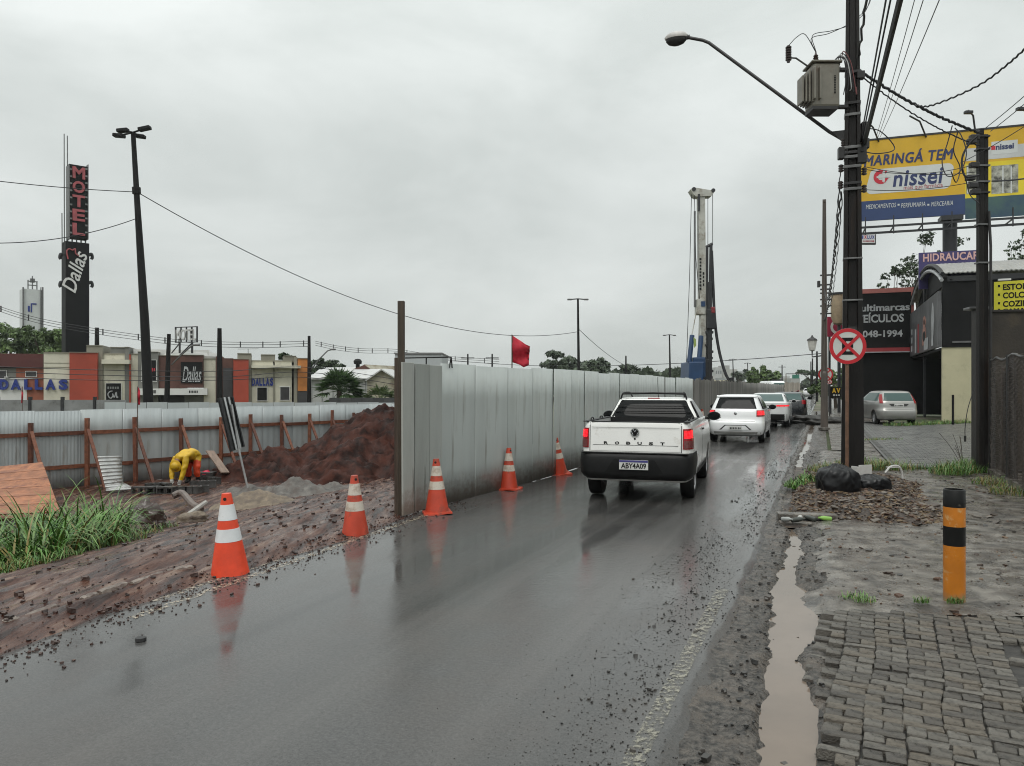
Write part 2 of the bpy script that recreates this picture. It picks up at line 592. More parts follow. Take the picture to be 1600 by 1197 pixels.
def gut_z(u, v):
    t = (v + 0.62) / 1.0
    a, b = pud_edges(u)
    base = -0.024 + 0.02 * smooth((v - 0.12) / 0.30) * smooth((u - 6) / 1) - 0.05 * smooth((v + 0.02) / 0.15) * smooth((6.6 - u) / .4) - 0.055 * smooth((v - a + 0.05) / 0.10) * smooth((b + 0.05 - v) / 0.10)
    return base + 0.032 * fbm(Vector((u * 2.6, v * 3.6, 9.0)), 6) + 0.006 * noise.noise(Vector((u * 19, v * 19, 2.0)))
gus = us_fine(-2, 60, 0.035, 0.006)
grid('gutter', gus, lin(-0.74, 0.16, 32), gut_z, M_GUTTER)
M_PUD = mat('muddy_water', (0.165, 0.128, 0.100), 0.03, 0.12, 1.2, 0.03, 6, spec=0.5)
pw = MB()
grid('puddle', us_fine(-2, 58, 0.12, 0.02), lin(0, 1, 5), lambda u, v: -0.051, M_PUD, vof=lambda u, t: pud_edges(u)[0] - 0.06 + (pud_edges(u)[1] - pud_edges(u)[0] + 0.12) * t)

# --- broken concrete pavement beside the road
M_CONC = mat('wet_concrete', (0.085, 0.075, 0.065), 0.25, 0.5, 4.0, 0.7, 34, col2=(0.19, 0.172, 0.15), fac=(.36, .62), rvar=0.24, dirt=((0.060, 0.044, 0.033), 2.2, 0.35), detail=11)
def walk_z(u, v):
    z = 0.012 + 0.014 * fbm(Vector((u * 1.1, v * 1.1, 1.0)), 5) + 0.006 * noise.noise(Vector((u * 6, v * 6, 2.0)))
    cr = abs(noise.noise(Vector((u * 0.8, v * 0.8, 30)) ) )
    cr2 = abs(noise.noise(Vector((u * 2.0, v * 1.6, 37)) ) )
    z -= 0.024 * max(0, 1 - cr / 0.03) + 0.016 * max(0, 1 - cr2 / 0.045)
    z -= 0.022 * smooth((back_edge(v) + 0.22 - u) / 0.2)
    return z + 0.02 * smooth((v - 0.5) / 1.5) - 0.09 * smooth((0.10 - v + 0.16 * noise.noise(Vector((u * 1.7, 0, 3)))) / 0.3)
def back_edge(v):
    return 6.30 + 0.32 * (v / 1.4) + 0.04 * noise.noise(Vector((v * 3, 0, 1)))
def walk_edge(u, t):
    a = -0.16 + 0.10 * noise.noise(Vector((u * 1.4, 0, 3)))
    return a + t * (7.5 - a)
grid('sidewalk', us_fine(6.05, 22, 0.05, 0.003), [0, 0.003, 0.008, 0.014] + lin(0.02, 0.45, 70) + lin(0.47, 1.0, 20), walk_z, M_CONC, vof=walk_edge,
     uof=lambda u, v: u + (back_edge(v) + 0.03 - 6.05) * (1 - smooth((u - 6.05) / 3)))
# far pavement
grid('sidewalk', us_fine(22.0, 160, 0.4, 0.02), lin(0, 1, 14), lambda u, v: 0.03 + 0.02 * fbm(Vector((u, v, 1)), 3), M_CONC, vof=lambda u, t: 0.25 + 2.6 * t)

# --- block-paved forecourt in front of the car shop
def brick_mat(name, c1, c2, mortar, sc, rot):
    m = bpy.data.materials.new(name); m.use_nodes = True
    n = m.node_tree.nodes; l = m.node_tree.links; b = n['Principled BSDF']
    tc = n.new('ShaderNodeTexCoord'); mp = n.new('ShaderNodeMapping')
    mp.inputs['Rotation'].default_value = (0, 0, rot)
    l.new(tc.outputs['Object'], mp.inputs['Vector'])
    br = n.new('ShaderNodeTexBrick')
    br.inputs['Color1'].default_value = (*c1, 1); br.inputs['Color2'].default_value = (*c2, 1)
    br.inputs['Mortar'].default_value = (*mortar, 1)
    br.inputs['Scale'].default_value = sc; br.inputs['Mortar Size'].default_value = 0.035
    br.inputs['Brick Width'].default_value = 0.5; br.inputs['Row Height'].default_value = 0.25
    l.new(mp.outputs[0], br.inputs['Vector'])
    l.new(br.outputs['Color'], b.inputs['Base Color'])
    b.inputs['Roughness'].default_value = 0.4
    bp = n.new('ShaderNodeBump'); bp.inputs['Strength'].default_value = 0.6; bp.inputs['Distance'].default_value = 0.01; bp.invert = True
    l.new(br.outputs['Fac'], bp.inputs['Height']); l.new(bp.outputs[0], b.inputs['Normal'])
    return m
M_PAVER = brick_mat('grey_block_paving', (0.105, 0.105, 0.102), (0.165, 0.162, 0.155), (0.018, 0.018, 0.017), 2.3, -RZ)
fp = grid('forecourt_paving', lin(17.6, 40.3, 40), lin(1.35, 9.5, 10), lambda u, v: 0.052 + 0.012 * noise.noise(Vector((u * .3, v * .3, 0))), M_PAVER)

pb = MB(); rp_ = random.Random(8)
PBM = [mat('paving_block_%d' % i, c, 0.33, 0.25, 6, 0.4, 60) for i, c in enumerate(((0.135, 0.135, 0.13), (0.165, 0.163, 0.155), (0.11, 0.11, 0.107)))]
ui = 17.65; row = 0
while ui < 39.5:
    v_ = 1.42 + (0.115 if row % 2 else 0)
    while v_ < 9.2:
        z = 0.068 + 0.012 * noise.noise(Vector((ui * .3, v_ * .3, 0))) + rp_.uniform(-.003, .003)
        q = [UV(ui + a, v_ + b, z - k) for k in (0.02, 0) for a, b in ((0, 0), (0.112, 0), (0.112, 0.212), (0, 0.212))]
        pb.add(q, [(4, 5, 6, 7), (0, 1, 5, 4), (1, 2, 6, 5), (2, 3, 7, 6), (3, 0, 4, 7)], rp_.randrange(3))
        v_ += 0.23
    ui += 0.13; row += 1
tag(pb.build('paving_blocks', PBM, fp), kind='stuff')

# --- stone setts in the foreground: each block its own piece
M_BED = mat('sett_bed_soil', (0.030, 0.027, 0.024), 0.55, 0.4, 12, 0.5, 60)
pv = grid('sett_pavement', lin(-0.5, 6.3, 44), lin(-0.22, 7.4, 44), lambda u, v: -0.014 + 0.005 * noise.noise(Vector((u * 3, v * 3, 0))) - 0.085 * smooth((0.10 - v) / 0.28), M_BED, uof=lambda u, v: u + (back_edge(v) + 0.05 - 6.3) * smooth(u / 6.3))
M_SETT = [mat('sett_stone_%s' % k, c, 0.38, 0.45, 14, 0.9, 120, rvar=0.16, detail=10, fac=(.4, .6), dirt=((0.05, 0.042, 0.032), 7, 0.35)) for k, c in
          (('grey', (0.118, 0.108, 0.093)), ('warm', (0.135, 0.116, 0.092)), ('dark', (0.085, 0.077, 0.067)), ('pale', (0.150, 0.138, 0.12)))]
def sett_mesh(w, d, seed, m):
    r = random.Random(seed)
    b = MB(); h = 0.05; e = 0.007
    def q(x, y, z, j=0.0055):
        return Vector((x + r.uniform(-j, j), y + r.uniform(-j, j), z + r.uniform(-0.0015, 0.0015)))
    def ring(i, z):
        X, Y, c = w / 2 - i, d / 2 - i, 0.008
        pts = []
        for sx, sy, first in ((-1, -1, 0), (1, -1, 1), (1, 1, 0), (-1, 1, 1)):
            a = (sx * X, sy * (Y - c)); bb = (sx * (X - c), sy * Y)
            for x, y in ((a, bb) if not first else (bb, a)):
                pts.append(q(x, y, z))
        return pts
    v = ring(0, -h) + ring(0, -e) + ring(e * 0.45, -e * 0.25) + ring(e * 1.6, 0.0)
    fs = [tuple(range(24, 32))]
    for k in range(3):
        for i in range(8):
            j = (i + 1) % 8
            fs.append((k * 8 + i, k * 8 + j, k * 8 + 8 + j, k * 8 + 8 + i))
    b.add(v, fs)
    o = b.build('sett', m, None, True, sharp=50)
    me = o.data
    bpy.data.objects.remove(o)
    return me
long_me = [sett_mesh(0.178, 0.066, i, M_SETT[i % 4]) for i in range(8)]
half_me = [sett_mesh(0.0865, 0.098, 20 + i, M_SETT[i % 4]) for i in range(8)]
SROT = R(-27)        # the courses run a little off the road's line
SA = Vector((math.cos(SROT), math.sin(SROT), 0)); SB = Vector((-math.sin(SROT), math.cos(SROT), 0))
setts = []
ORG = Vector((2.3, 5.95, 0))
rs = random.Random(4)
for ci in range(-12, 27):
    off = rs.uniform(-0.05, 0.05)
    for ri in range(-36, 30):
        base = ORG + SA * (ci * 0.186) + SB * (ri * 0.180 + off)
        wob = 0.035 * noise.noise(Vector((base.x * 1.2, base.y * 1.2, 0)))
        for kind, dx, dy in (('l', 0, 0), ('h', -0.0465, 0.087), ('h', 0.0465, 0.087)):
            c = base + SA * (dx + rs.uniform(-0.004, 0.004) + wob) + SB * (dy + rs.uniform(-0.006, 0.006))
            u, v = c.dot(RD), c.dot(RN)
            xp = 800 + F * c.x / c.y if c.y > 0.5 else 9999
            lim_back = back_edge(v) - 0.02
            lim_left = pud_edges(u)[1] + 0.045
            if u > lim_back or v < lim_left or v > 7.0 or c.y < 1.6:
                continue
            if 1.05 < v < 1.7 and 5.0 < u < 5.9 and rs.random() < 0.75:
                continue                                   # washed-out hole
            z = 0.012 + 0.014 * noise.noise(Vector((u * 0.9, v * 0.9, 3))) - 0.07 * smooth((0.13 - v) / 0.28) + rs.uniform(-0.004, 0.004)
            inv = c.y > 3.2 and 1150 < xp < 1640
            setts.append((0 if inv else 1, c.y, c, z, kind))
setts.sort(key=lambda t: (t[0], t[1]))
rest = MB()
for i, (_, _, c, z, kind) in enumerate(setts):
    me = rs.choice(long_me if kind == 'l' else half_me)
    E = Matrix.Translation((c.x, c.y, z)) @ Matrix.Rotation(SROT + rs.uniform(-0.035, 0.035), 4, 'Z') @ Matrix.Rotation(rs.uniform(-0.03, 0.03), 4, 'X') @ Matrix.Rotation(rs.uniform(-0.02, 0.02), 4, 'Y')
    if i < 300:
        o = bpy.data.objects.new('sett', me); COL.objects.link(o); o.parent = pv; o.matrix_basis = E
    else:
        rest.add([E @ v.co for v in me.vertices], [tuple(p.vertices) for p in me.polygons], rs.randrange(4))
if rest.v:
    tag(rest.build('setts', M_SETT, pv, True, sharp=50), kind='stuff')

# --- churned clay of the building site
def mud_mat():
    m = bpy.data.materials.new('churned_red_clay'); m.use_nodes = True
    nt = m.node_tree; n = nt.nodes; l = nt.links; b = n['Principled BSDF']
    tc = n.new('ShaderNodeTexCoord')
    def nz(s, d, st=(1, 1, 1)):
        mp = n.new('ShaderNodeMapping'); mp.inputs['Rotation'].default_value = (0, 0, -RZ); mp.inputs['Scale'].default_value = st
        l.new(tc.outputs['Object'], mp.inputs['Vector'])
        t = n.new('ShaderNodeTexNoise'); t.inputs['Scale'].default_value = s; t.inputs['Detail'].default_value = d; t.inputs['Roughness'].default_value = 0.65
        l.new(mp.outputs[0], t.inputs['Vector']); return t.outputs['Fac']
    r1 = n.new('ShaderNodeValToRGB')
    e = r1.color_ramp.elements
    e[0].position = 0.40; e[0].color = (0.018, 0.0055, 0.0035, 1)
    e[1].position = 0.67; e[1].color = (0.21, 0.145, 0.11, 1)
    x = e.new(0.47); x.color = (0.052, 0.018, 0.011, 1)
    x = e.new(0.555); x.color = (0.100, 0.046, 0.031, 1)
    l.new(nz(8.0, 12, (1, 0.13, 1)), r1.inputs['Fac'])
    l.new(r1.outputs['Color'], b.inputs['Base Color'])
    mr = n.new('ShaderNodeMapRange')
    for k, v in zip(('From Min', 'From Max', 'To Min', 'To Max'), (0.42, 0.60, 0.08, 0.55)): mr.inputs[k].default_value = v
    l.new(nz(3.2, 8, (1, 0.16, 1)), mr.inputs['Value']); l.new(mr.outputs[0], b.inputs['Roughness'])
    bp = n.new('ShaderNodeBump'); bp.inputs['Strength'].default_value = 0.9; bp.inputs['Distance'].default_value = 0.035
    b.inputs['Specular IOR Level'].default_value = 0.32
    l.new(nz(15, 10, (1, 0.25, 1)), bp.inputs['Height']); l.new(bp.outputs[0], b.inputs['Normal'])
    return m
M_MUD = mud_mat()
def mud_z(u, v):
    d = smooth((edge_l(u) + 0.12 - v) / 0.5)
    rut = 0.05 * fbm(Vector((u * 0.13, v * 3.0, 2.0)), 5)
    clod = 0.030 * fbm(Vector((u * 1.1, v * 6.0, 8.0)), 6)
    fine = 0.012 * noise.noise(Vector((u * 6, v * 13, 1)))
    return site_z(v) + d * (rut + clod + fine + 0.02) + (1 - d) * -0.012
grid('muddy_ground', us_fine(-3, 34, 0.05, 0.004), lin(0, 1, 190), mud_z, M_MUD,
     vof=lambda u, t: edge_l(u) + 0.10 - t * 17.5 * (0.55 + 0.45 * t))

# --- road paint
def paint_mat(name, col, wear):
    m = bpy.data.materials.new(name); m.use_nodes = True
    n = m.node_tree.nodes; l = m.node_tree.links; b = n['Principled BSDF']
    tc = n.new('ShaderNodeTexCoord'); t = n.new('ShaderNodeTexNoise')
    t.inputs['Scale'].default_value = 24; t.inputs['Detail'].default_value = 10; t.inputs['Roughness'].default_value = 0.75
    l.new(tc.outputs['Object'], t.inputs['Vector'])
    r = n.new('ShaderNodeMapRange'); r.inputs['From Min'].default_value = wear - 0.05; r.inputs['From Max'].default_value = wear + 0.07
    l.new(t.outputs['Fac'], r.inputs['Value']); l.new(r.outputs[0], b.inputs['Alpha'])
    b.inputs['Base Color'].default_value = (*col, 1); b.inputs['Roughness'].default_value = 0.3
    return m
M_LINE = paint_mat('worn_white_paint', (0.24, 0.225, 0.18), 0.52)
M_FLINE = paint_mat('faded_white_paint', (0.22, 0.215, 0.20), 0.52)
M_YLINE = paint_mat('worn_yellow_paint', (0.44, 0.37, 0.28), 0.535)
def strip(name, u0, u1, vf, w, m, step=0.2, zz=0.004):
    us = lin(u0, u1, max(3, int((u1 - u0) / step)))
    return grid(name, us, [0, 0.5, 1.0], lambda u, v: road_z(u, v) + zz, m, vof=lambda u, t: vf(u) - w / 2 + w * t)
strip('edge_line', -3, 6.6, lambda u: -0.80 + 0.006 * u, 0.10, M_LINE)
strip('edge_line', 14, 24, lambda u: -1.05, 0.08, M_FLINE)
strip('left_edge_line', 4.2, 9.6, lambda u: -4.60 - 0.030 * (u - 2), 0.09, M_YLINE)
strip('left_edge_line', 4.6, 8.9, lambda u: -4.86 - 0.035 * (u - 4.6), 0.07, M_YLINE)
# ================================================================== hoarding along the road
HPTS = [(8.7, -5.06), (9.6, -5.03), (10.5, -4.99), (11.3, -4.90), (12.2, -4.80), (13.5, -4.73), (15, -4.70), (22, -4.68), (34, -4.75), (60, -4.70), (112, -4.70)]
def hv(u):
    for (a, va), (b, vb) in zip(HPTS, HPTS[1:]):
        if u <= b:
            return va + (vb - va) * (u - a) / (b - a)
    return HPTS[-1][1]
def hp(u, z=0.0):
    return UV(u, hv(u), z)
M_SHEET = [mat('galvanised_sheet_%d' % i, c, 0.40, 0.06, 0.9, 0.03, 3, metal=0.10, stretch=(3, 3, 0.25), rvar=0.10, dirt=((0.24, 0.235, 0.21), 1.6, 0.15), splash=((0.17, 0.125, 0.095), 0.55))
           for i, c in enumerate(((0.445, 0.475, 0.46), (0.43, 0.46, 0.445), (0.455, 0.485, 0.47), (0.42, 0.45, 0.435)))]
M_BOARD = [mat('weathered_board_%d' % i, c, 0.55, 0.10, 1.6, 0.2, 40, stretch=(2, 2, 0.25), detail=8, dirt=((0.11, 0.105, 0.095), 3.0, 0.12), splash=((0.15, 0.11, 0.085), 0.5))
           for i, c in enumerate(((0.36, 0.37, 0.345), (0.30, 0.315, 0.295), (0.34, 0.355, 0.335)))]
M_FBOARD = [mat('dark_hoarding_board_%d' % i, c, 0.6, 0.3, 3, 0.3, 20, stretch=(3, 3, 0.3)) for i, c in enumerate(((0.15, 0.14, 0.125), (0.19, 0.18, 0.16), (0.12, 0.115, 0.105), (0.21, 0.20, 0.185)))]
M_DWOOD = mat('wet_dark_timber', (0.075, 0.052, 0.038), 0.5, 0.35, 5, 0.5, 40, stretch=(5, 5, 0.4))
M_POSTW = mat('brown_timber_post', (0.055, 0.040, 0.027), 0.5, 0.3, 5, 0.5, 40, stretch=(6, 6, 0.4))

def corrugated(w, h, pitch, amp, per=6, bow=0.0, prof='soft', seed=0):
    """A profiled sheet: x along, z up, ribs in y."""
    n = max(2, int(round(w / pitch * per)))
    r = random.Random(seed)
    ks = [r.uniform(-1, 1) for _ in range(4)]
    vs = []; fs = []
    rows = 5
    for k in range(rows):
        z = h * k / (rows - 1)
        for i in range(n + 1):
            x = w * i / n
            ph = (x / pitch) % 1.0
            if prof == 'soft':
                y = amp * math.cos(2 * math.pi * ph)
            else:
                y = amp * (1 if ph < 0.25 else (1 - (ph - 0.25) / 0.15) if ph < 0.4 else 0 if ph < 0.8 else (ph - 0.8) / 0.2)
            y += bow * (math.sin(math.pi * k / (rows - 1) + ks[0]) * ks[1] + math.sin(2.2 * math.pi * i / n + 3 * ks[2]) * ks[3])
            vs.append((x, y, z))
    for k in range(rows - 1):
        for i in range(n):
            a = k * (n + 1) + i
            fs.append((a, a + 1, a + n + 2, a + n + 1))
    return vs, fs

def sheet(name, vs, fs, m, parent, M, thick=0.003):
    o = raw(name, vs, fs, m, None, True)
    s = o.modifiers.new('thickness', 'SOLIDIFY'); s.thickness = thick
    attach(o, parent); o.matrix_basis = M
    return o

hoard = wthing('site_hoarding', 'tall grey sheet metal hoarding along the wet road, starting with wooden boards', 'fence', hp(8.7))
u = 8.80
bi = 0
for w in (0.30, 0.40, 0.36):                                    # boards at the open end
    a, b = hp(u), hp(u + w)
    t = (b - a).normalized()
    L = (b - a).length
    o = MB().box((L / 2, 0, 1.0 - 0.015), (L - 0.022, 0.028, 2.0 - 0.02 * bi)).build('board', M_BOARD[bi], hoard, bevel=0.004)
    o.matrix_basis = frame((a.x, a.y, 0.02), t, (-t.y, t.x, 0), (0, 0, 1)) @ Matrix.Rotation(R((-0.4, 0.3, -0.2)[bi]), 4, 'Y')
    u += w; bi += 1
k = 0
while u < 30.5:                                                 # profiled metal sheets
    w = 1.02
    a, b = hp(u - 0.03), hp(u + w)
    t = (b - a).normalized(); L = (b - a).length
    vs, fs = corrugated(L, 2.02, 0.34, 0.0035, 8, 0.006, 'soft', k)
    lean = R(rnd.uniform(-0.7, 0.7))
    sheet('sheet', vs, fs, M_SHEET[rnd.randrange(4)], hoard, frame((a.x, a.y, 0.0), t, (-t.y, t.x, 0), (0, 0, 1)) @ Matrix.Translation((0, 0.006 * (k % 2), rnd.uniform(-0.025, 0.03))) @ Matrix.Rotation(lean, 4, 'X'))
    u += w; k += 1
while u < 52:                                                   # older boards farther on
    w = rnd.uniform(0.28, 0.42)
    a, b = hp(u), hp(u + w)
    t = (b - a).normalized(); h = 2.0 + rnd.uniform(-0.07, 0.08)
    o = MB().box(((w - 0.01) / 2, 0, h / 2), (w - 0.012, 0.03, h)).build('board', rnd.choice(M_FBOARD), hoard)
    o.matrix_basis = frame((a.x, a.y, 0), t, (-t.y, t.x, 0), (0, 0, 1)) @ Matrix.Rotation(R(rnd.uniform(-0.8, 0.8)), 4, 'Y')
    u += w
while u < 111:
    w = 1.2
    a, b = hp(u), hp(u + w)
    t = (b - a).normalized()
    vs, fs = corrugated(w - 0.02, 2.0 + rnd.uniform(-0.05, 0.05), 0.3, 0.02, 5, 0.01, 'trap', k)
    sheet('sheet', vs, fs, rnd.choice(M_FBOARD), hoard, frame((a.x, a.y, 0), t, (-t.y, t.x, 0), (0, 0, 1)), 0.01)
    u += w; k += 1
for zz in (0.5, 1.55):                                          # rails on the site side
    pts = [UV(uu, hv(uu) - 0.07, zz + (-0.1)) for uu in (8.9, 10.5, 12.2, 15, 22, 34, 60)]
    for a, b in zip(pts, pts[1:]):
        t = (b - a).normalized(); L = (b - a).length
        o = MB().box((L / 2, 0, 0), (L, 0.05, 0.10)).build('rail', M_DWOOD, hoard)
        o.matrix_basis = frame(a, t, (-t.y, t.x, 0), (0, 0, 1))
for uu in [11 + 2.5 * i for i in range(16)]:
    p = UV(uu, hv(uu) - 0.14)
    MB().box((p.x, p.y, 0.9), (0.08, 0.08, 2.1)).build('post', M_DWOOD, hoard)
# tall end post and the dark stud behind it
p = G(627, 804)
MB().box((p.x, p.y, 1.40), (0.088, 0.085, 2.83)).build('end_post', M_POSTW, hoard, bevel=0.006)
q = p + RD * 0.05 - RN * 0.085
MB().box((q.x, q.y, 1.02), (0.075, 0.075, 2.1)).build('post', M_DWOOD, hoard)
# section that turns across the road far ahead
turn = wthing('far_hoarding', 'short pinkish timber hoarding where the road narrows far ahead', 'fence', UV(108, -4))
M_PINK = [mat('pinkish_board_%d' % i, c, 0.7, 0.2, 2) for i, c in enumerate(((0.36, 0.31, 0.26), (0.30, 0.26, 0.22), (0.40, 0.35, 0.30)))]
a, b = P(1226, 612, 104), P(1250, 612, 112)
for i in range(9):
    c = a.lerp(b, (i + 0.5) / 9)
    t = (Vector((b.x, b.y, 0)) - Vector((a.x, a.y, 0))); L = t.length / 9; t.normalize()
    o = MB().box((0, 0, 1.15), (L * 0.94, 0.06, 2.3 + 0.15 * math.sin(i * 2.1))).build('board', M_PINK[i % 3], turn)
    o.matrix_basis = frame((c.x, c.y, 0), t, (-t.y, t.x, 0), (0, 0, 1))

# red flag on the hoarding
M_FLAG = mat('red_flag_cloth', (0.42, 0.012, 0.030), 0.75, 0.2, 6)
def flag(name, label, pole_px, D, y_top, y_bot, pts, r=0.012):
    base = P(pole_px, y_bot, D)
    t = wthing(name, label, 'flag', base)
    MB().tube([base, P(pole_px, y_top, D)], r, 6).build('stick', M_DWOOD, t)
    n = len(pts); m = 8
    vs = []; fs = []
    for i, (xa, ya, xb, yb) in enumerate(pts):
        for k in range(m + 1):
            x = xa + (xb - xa) * k / m; y = ya + (yb - ya) * k / m
            vs.append(P(x, y, D + 0.06 * math.sin(i * 1.3 + k * 0.9) * min(1, i)))
    for i in range(n - 1):
        for k in range(m):
            fs.append((i * (m + 1) + k, i * (m + 1) + k + 1, (i + 1) * (m + 1) + k + 1, (i + 1) * (m + 1) + k))
    c = raw('cloth', vs, fs, M_FLAG, t, True)
    s = c.modifiers.new('thickness', 'SOLIDIFY'); s.thickness = 0.004
    return t
flag('red_flag', 'large red flag on a stick above the grey metal hoarding', 800, 13.6, 523, 640,
     [(800, 524, 800, 566), (806, 528, 806, 568), (814, 533, 812, 570), (821, 538, 818, 574), (828, 541, 826, 571), (827, 548, 824, 566)])

# ================================================================== timber-braced fence of the pit
M_PINE = [mat('wet_pine_%d' % i, c, 0.45, 0.35, 4, 0.4, 40, stretch=(2.5, 2.5, 2.5), detail=8) for i, c in enumerate(((0.15, 0.048, 0.024), (0.105, 0.034, 0.018), (0.18, 0.062, 0.030)))]
M_FSHEET = [mat('pale_ribbed_sheet_%d' % i, c, 0.38, 0.10, 1.2, 0.0, metal=0.15, stretch=(3, 3, 0.4), dirt=((0.26, 0.25, 0.225), 1.5, 0.2)) for i, c in enumerate(((0.39, 0.42, 0.425), (0.36, 0.39, 0.395), (0.41, 0.44, 0.44)))]
FA, FB = Vector((-12.7, 20.3, 0)), Vector((-4.76, 30.0, 0))
fd = (FB - FA).normalized(); fn = Vector((fd.y, -fd.x, 0))       # fn points to the road
FL = (FB - FA).length
pit = wthing('pit_fence', 'pale ribbed sheet fence behind the pit, braced with wet red timber', 'fence', (FA.x, FA.y, -1.06))
a = -4.4; k = 0
while a < FL + 6:
    w = 1.14
    p0 = FA + fd * a
    px = 800 + F * p0.x / p0.y
    fine = px < 120
    vs, fs = corrugated(w, 2.12, 0.09 if fine else 0.23, 0.009 if fine else 0.006, 6, 0.006, 'trap' if fine else 'soft', k)
    sheet('sheet', vs, fs, M_FSHEET[k % 3], pit, frame((p0.x, p0.y, -1.08), fd, (-fd.y, fd.x, 0), (0, 0, 1)) @ Matrix.Translation((0, 0.004 * (k % 2), rnd.uniform(-0.01, 0.02))))
    a += w; k += 1
posts_px = [-45, 45, 133, 208, 280, 342, 388, 437, 480, 515, 550, 580, 609]
def on_fence(px, o=0.0):
    s = (px - 800) / F
    t = (s * FA.y - FA.x) / (fd.x - s * fd.y)
    return FA + fd * t + fn * o, t
for i, px in enumerate(posts_px):
    p, t = on_fence(px, 0.13)
    hh = 1.84 + rnd.uniform(-0.05, 0.08)
    MB().box((p.x, p.y, -1.06 + hh / 2), (0.10, 0.10, hh), Matrix.Rotation(R(rnd.uniform(-1.2, 1.2)), 3, 'Y')).build('post', M_PINE[i % 3], pit, bevel=0.004)
    b0 = p + Vector((0, 0, 0.52)) + fn * 0.05; b1 = p + fn * 0.85 + fd * 0.12 + Vector((0, 0, -1.05))
    d = (b1 - b0); L = d.length; d.normalize()
    o = MB().box((L / 2, 0, 0), (L, 0.085, 0.045)).build('brace', M_PINE[(i + 1) % 3], pit, bevel=0.003)
    sx = d.cross(fn).normalized()
    o.matrix_basis = frame(b0, d, sx)
for zz, nm in ((0.43, 0), (-0.48, 1)):
    for i, (x0, x1) in enumerate(zip(posts_px, posts_px[1:])):
        p0, _ = on_fence(x0, 0.055); p1, _ = on_fence(x1, 0.055)
        d = (p1 - p0).normalized(); L = (p1 - p0).length
        o = MB().box((L / 2, 0, 0), (L + 0.04, 0.045, 0.105)).build('rail', M_PINE[(i + nm) % 3], pit, bevel=0.003)
        j = rnd.uniform(-0.015, 0.015)
        o.matrix_basis = frame((p0.x, p0.y, zz + j), d, (-d.y, d.x, 0), (0, 0, 1))

# a second pale fence farther off and its concrete-panel neighbour
M_PALE = mat('pale_far_sheet', (0.42, 0.455, 0.46), 0.5, 0.08, 0.6, stretch=(2, 2, .4))
far = wthing('pale_fence', 'pale plain sheet fence standing beyond the timber-braced one', 'fence', P(390, 640, 36))
pl = Plane(P(160, 630, 33), P(640, 630, 40))
for i in range(14):
    x0, x1 = 163 + i * 33, 163 + (i + 1) * 33
    pl.box(x0 + 0.4, x1 - 0.4, 628.5 + (i % 2) * 0.6, 640, -0.03, 0.0, z0=-1.1).build('panel', M_PALE, far)
M_CPAN = mat('grey_concrete_panel', (0.20, 0.205, 0.205), 0.7, 0.2, 2, dirt=((0.10, 0.10, 0.095), 1.0, .4))
M_BLACKW = mat('black_metal', (0.018, 0.018, 0.020), 0.5, 0.3, 6)
cp = wthing('panel_wall', 'low grey panel wall with dark posts in front of the motel', 'wall', P(60, 640, 40))
pl2 = Plane(P(-60, 630, 40), P(165, 630, 40))
for i in range(-1, 4):
    x0 = -40 + (i + 1) * 50.5 - 14
    pl2.box(x0 + 2, x0 + 49, 625, 641, -0.08, 0.0, z0=-1.1).build('panel', M_CPAN, cp)
    pl2.box(x0 - 2, x0 + 2, 620, 641, -0.1, 0.06, z0=-1.1).build('post', M_BLACKW, cp)

# small red flags on the pit fence
flag('small_red_flag', 'small furled red flag tied to the timber fence near the leaning lamp post', 215, 21.5, 604, 700,
     [(215, 605, 215, 632), (217, 606, 217, 633), (219, 611, 219, 632)])
flag('small_red_flag', 'small furled red flag hanging in front of the big blue letters', 35, 38, 604, 650,
     [(34, 604, 33, 630), (35, 607, 35, 630), (36.4, 614, 36, 629)])

# ================================================================== things in the pit
M_PLY = mat('wet_orange_plywood', (0.34, 0.135, 0.062), 0.42, 0.3, 3, 0.3, 30, stretch=(1, 3, 4), dirt=((0.16, 0.05, 0.03), 2.0, 0.45), detail=8)
def zpit(x, y):
    return site_z(Vector((x, y, 0)).dot(RN))
# formwork panel at the left edge
fw = wthing('formwork_panel', 'orange wet plywood formwork panel leaning behind the tall grass', 'panel', P(40, 815, 15))
top = [P(-40, 733, 17.0), P(66, 722, 16.4)]; bot = [P(-60, 806, 15.3), P(94, 800, 14.9)]
M_PLYB = [M_PLY, mat('wet_orange_plank', (0.29, 0.115, 0.055), 0.42, 0.3, 3, 0.3, 30, stretch=(1, 3, 4))]
for i in range(6):
    a0 = top[0].lerp(bot[0], i / 6); a1 = top[1].lerp(bot[1], i / 6)
    b0 = top[0].lerp(bot[0], (i + 0.96) / 6); b1 = top[1].lerp(bot[1], (i + 0.96) / 6)
    nn = (a1 - a0).cross(b0 - a0).normalized() * 0.025
    MB().add([a0, a1, b1, b0, a0 + nn, a1 + nn, b1 + nn, b0 + nn], [(0, 1, 2, 3), (7, 6, 5, 4), (0, 4, 5, 1), (1, 5, 6, 2), (2, 6, 7, 3), (3, 7, 4, 0)]).build('plank', M_PLYB[i % 2], fw)
c0 = P(-60, 812, 15.2); c1 = P(96, 806, 14.8)
MB().tube([c0, c1], 0.055, 4).build('bearer', M_PINE[0], fw)

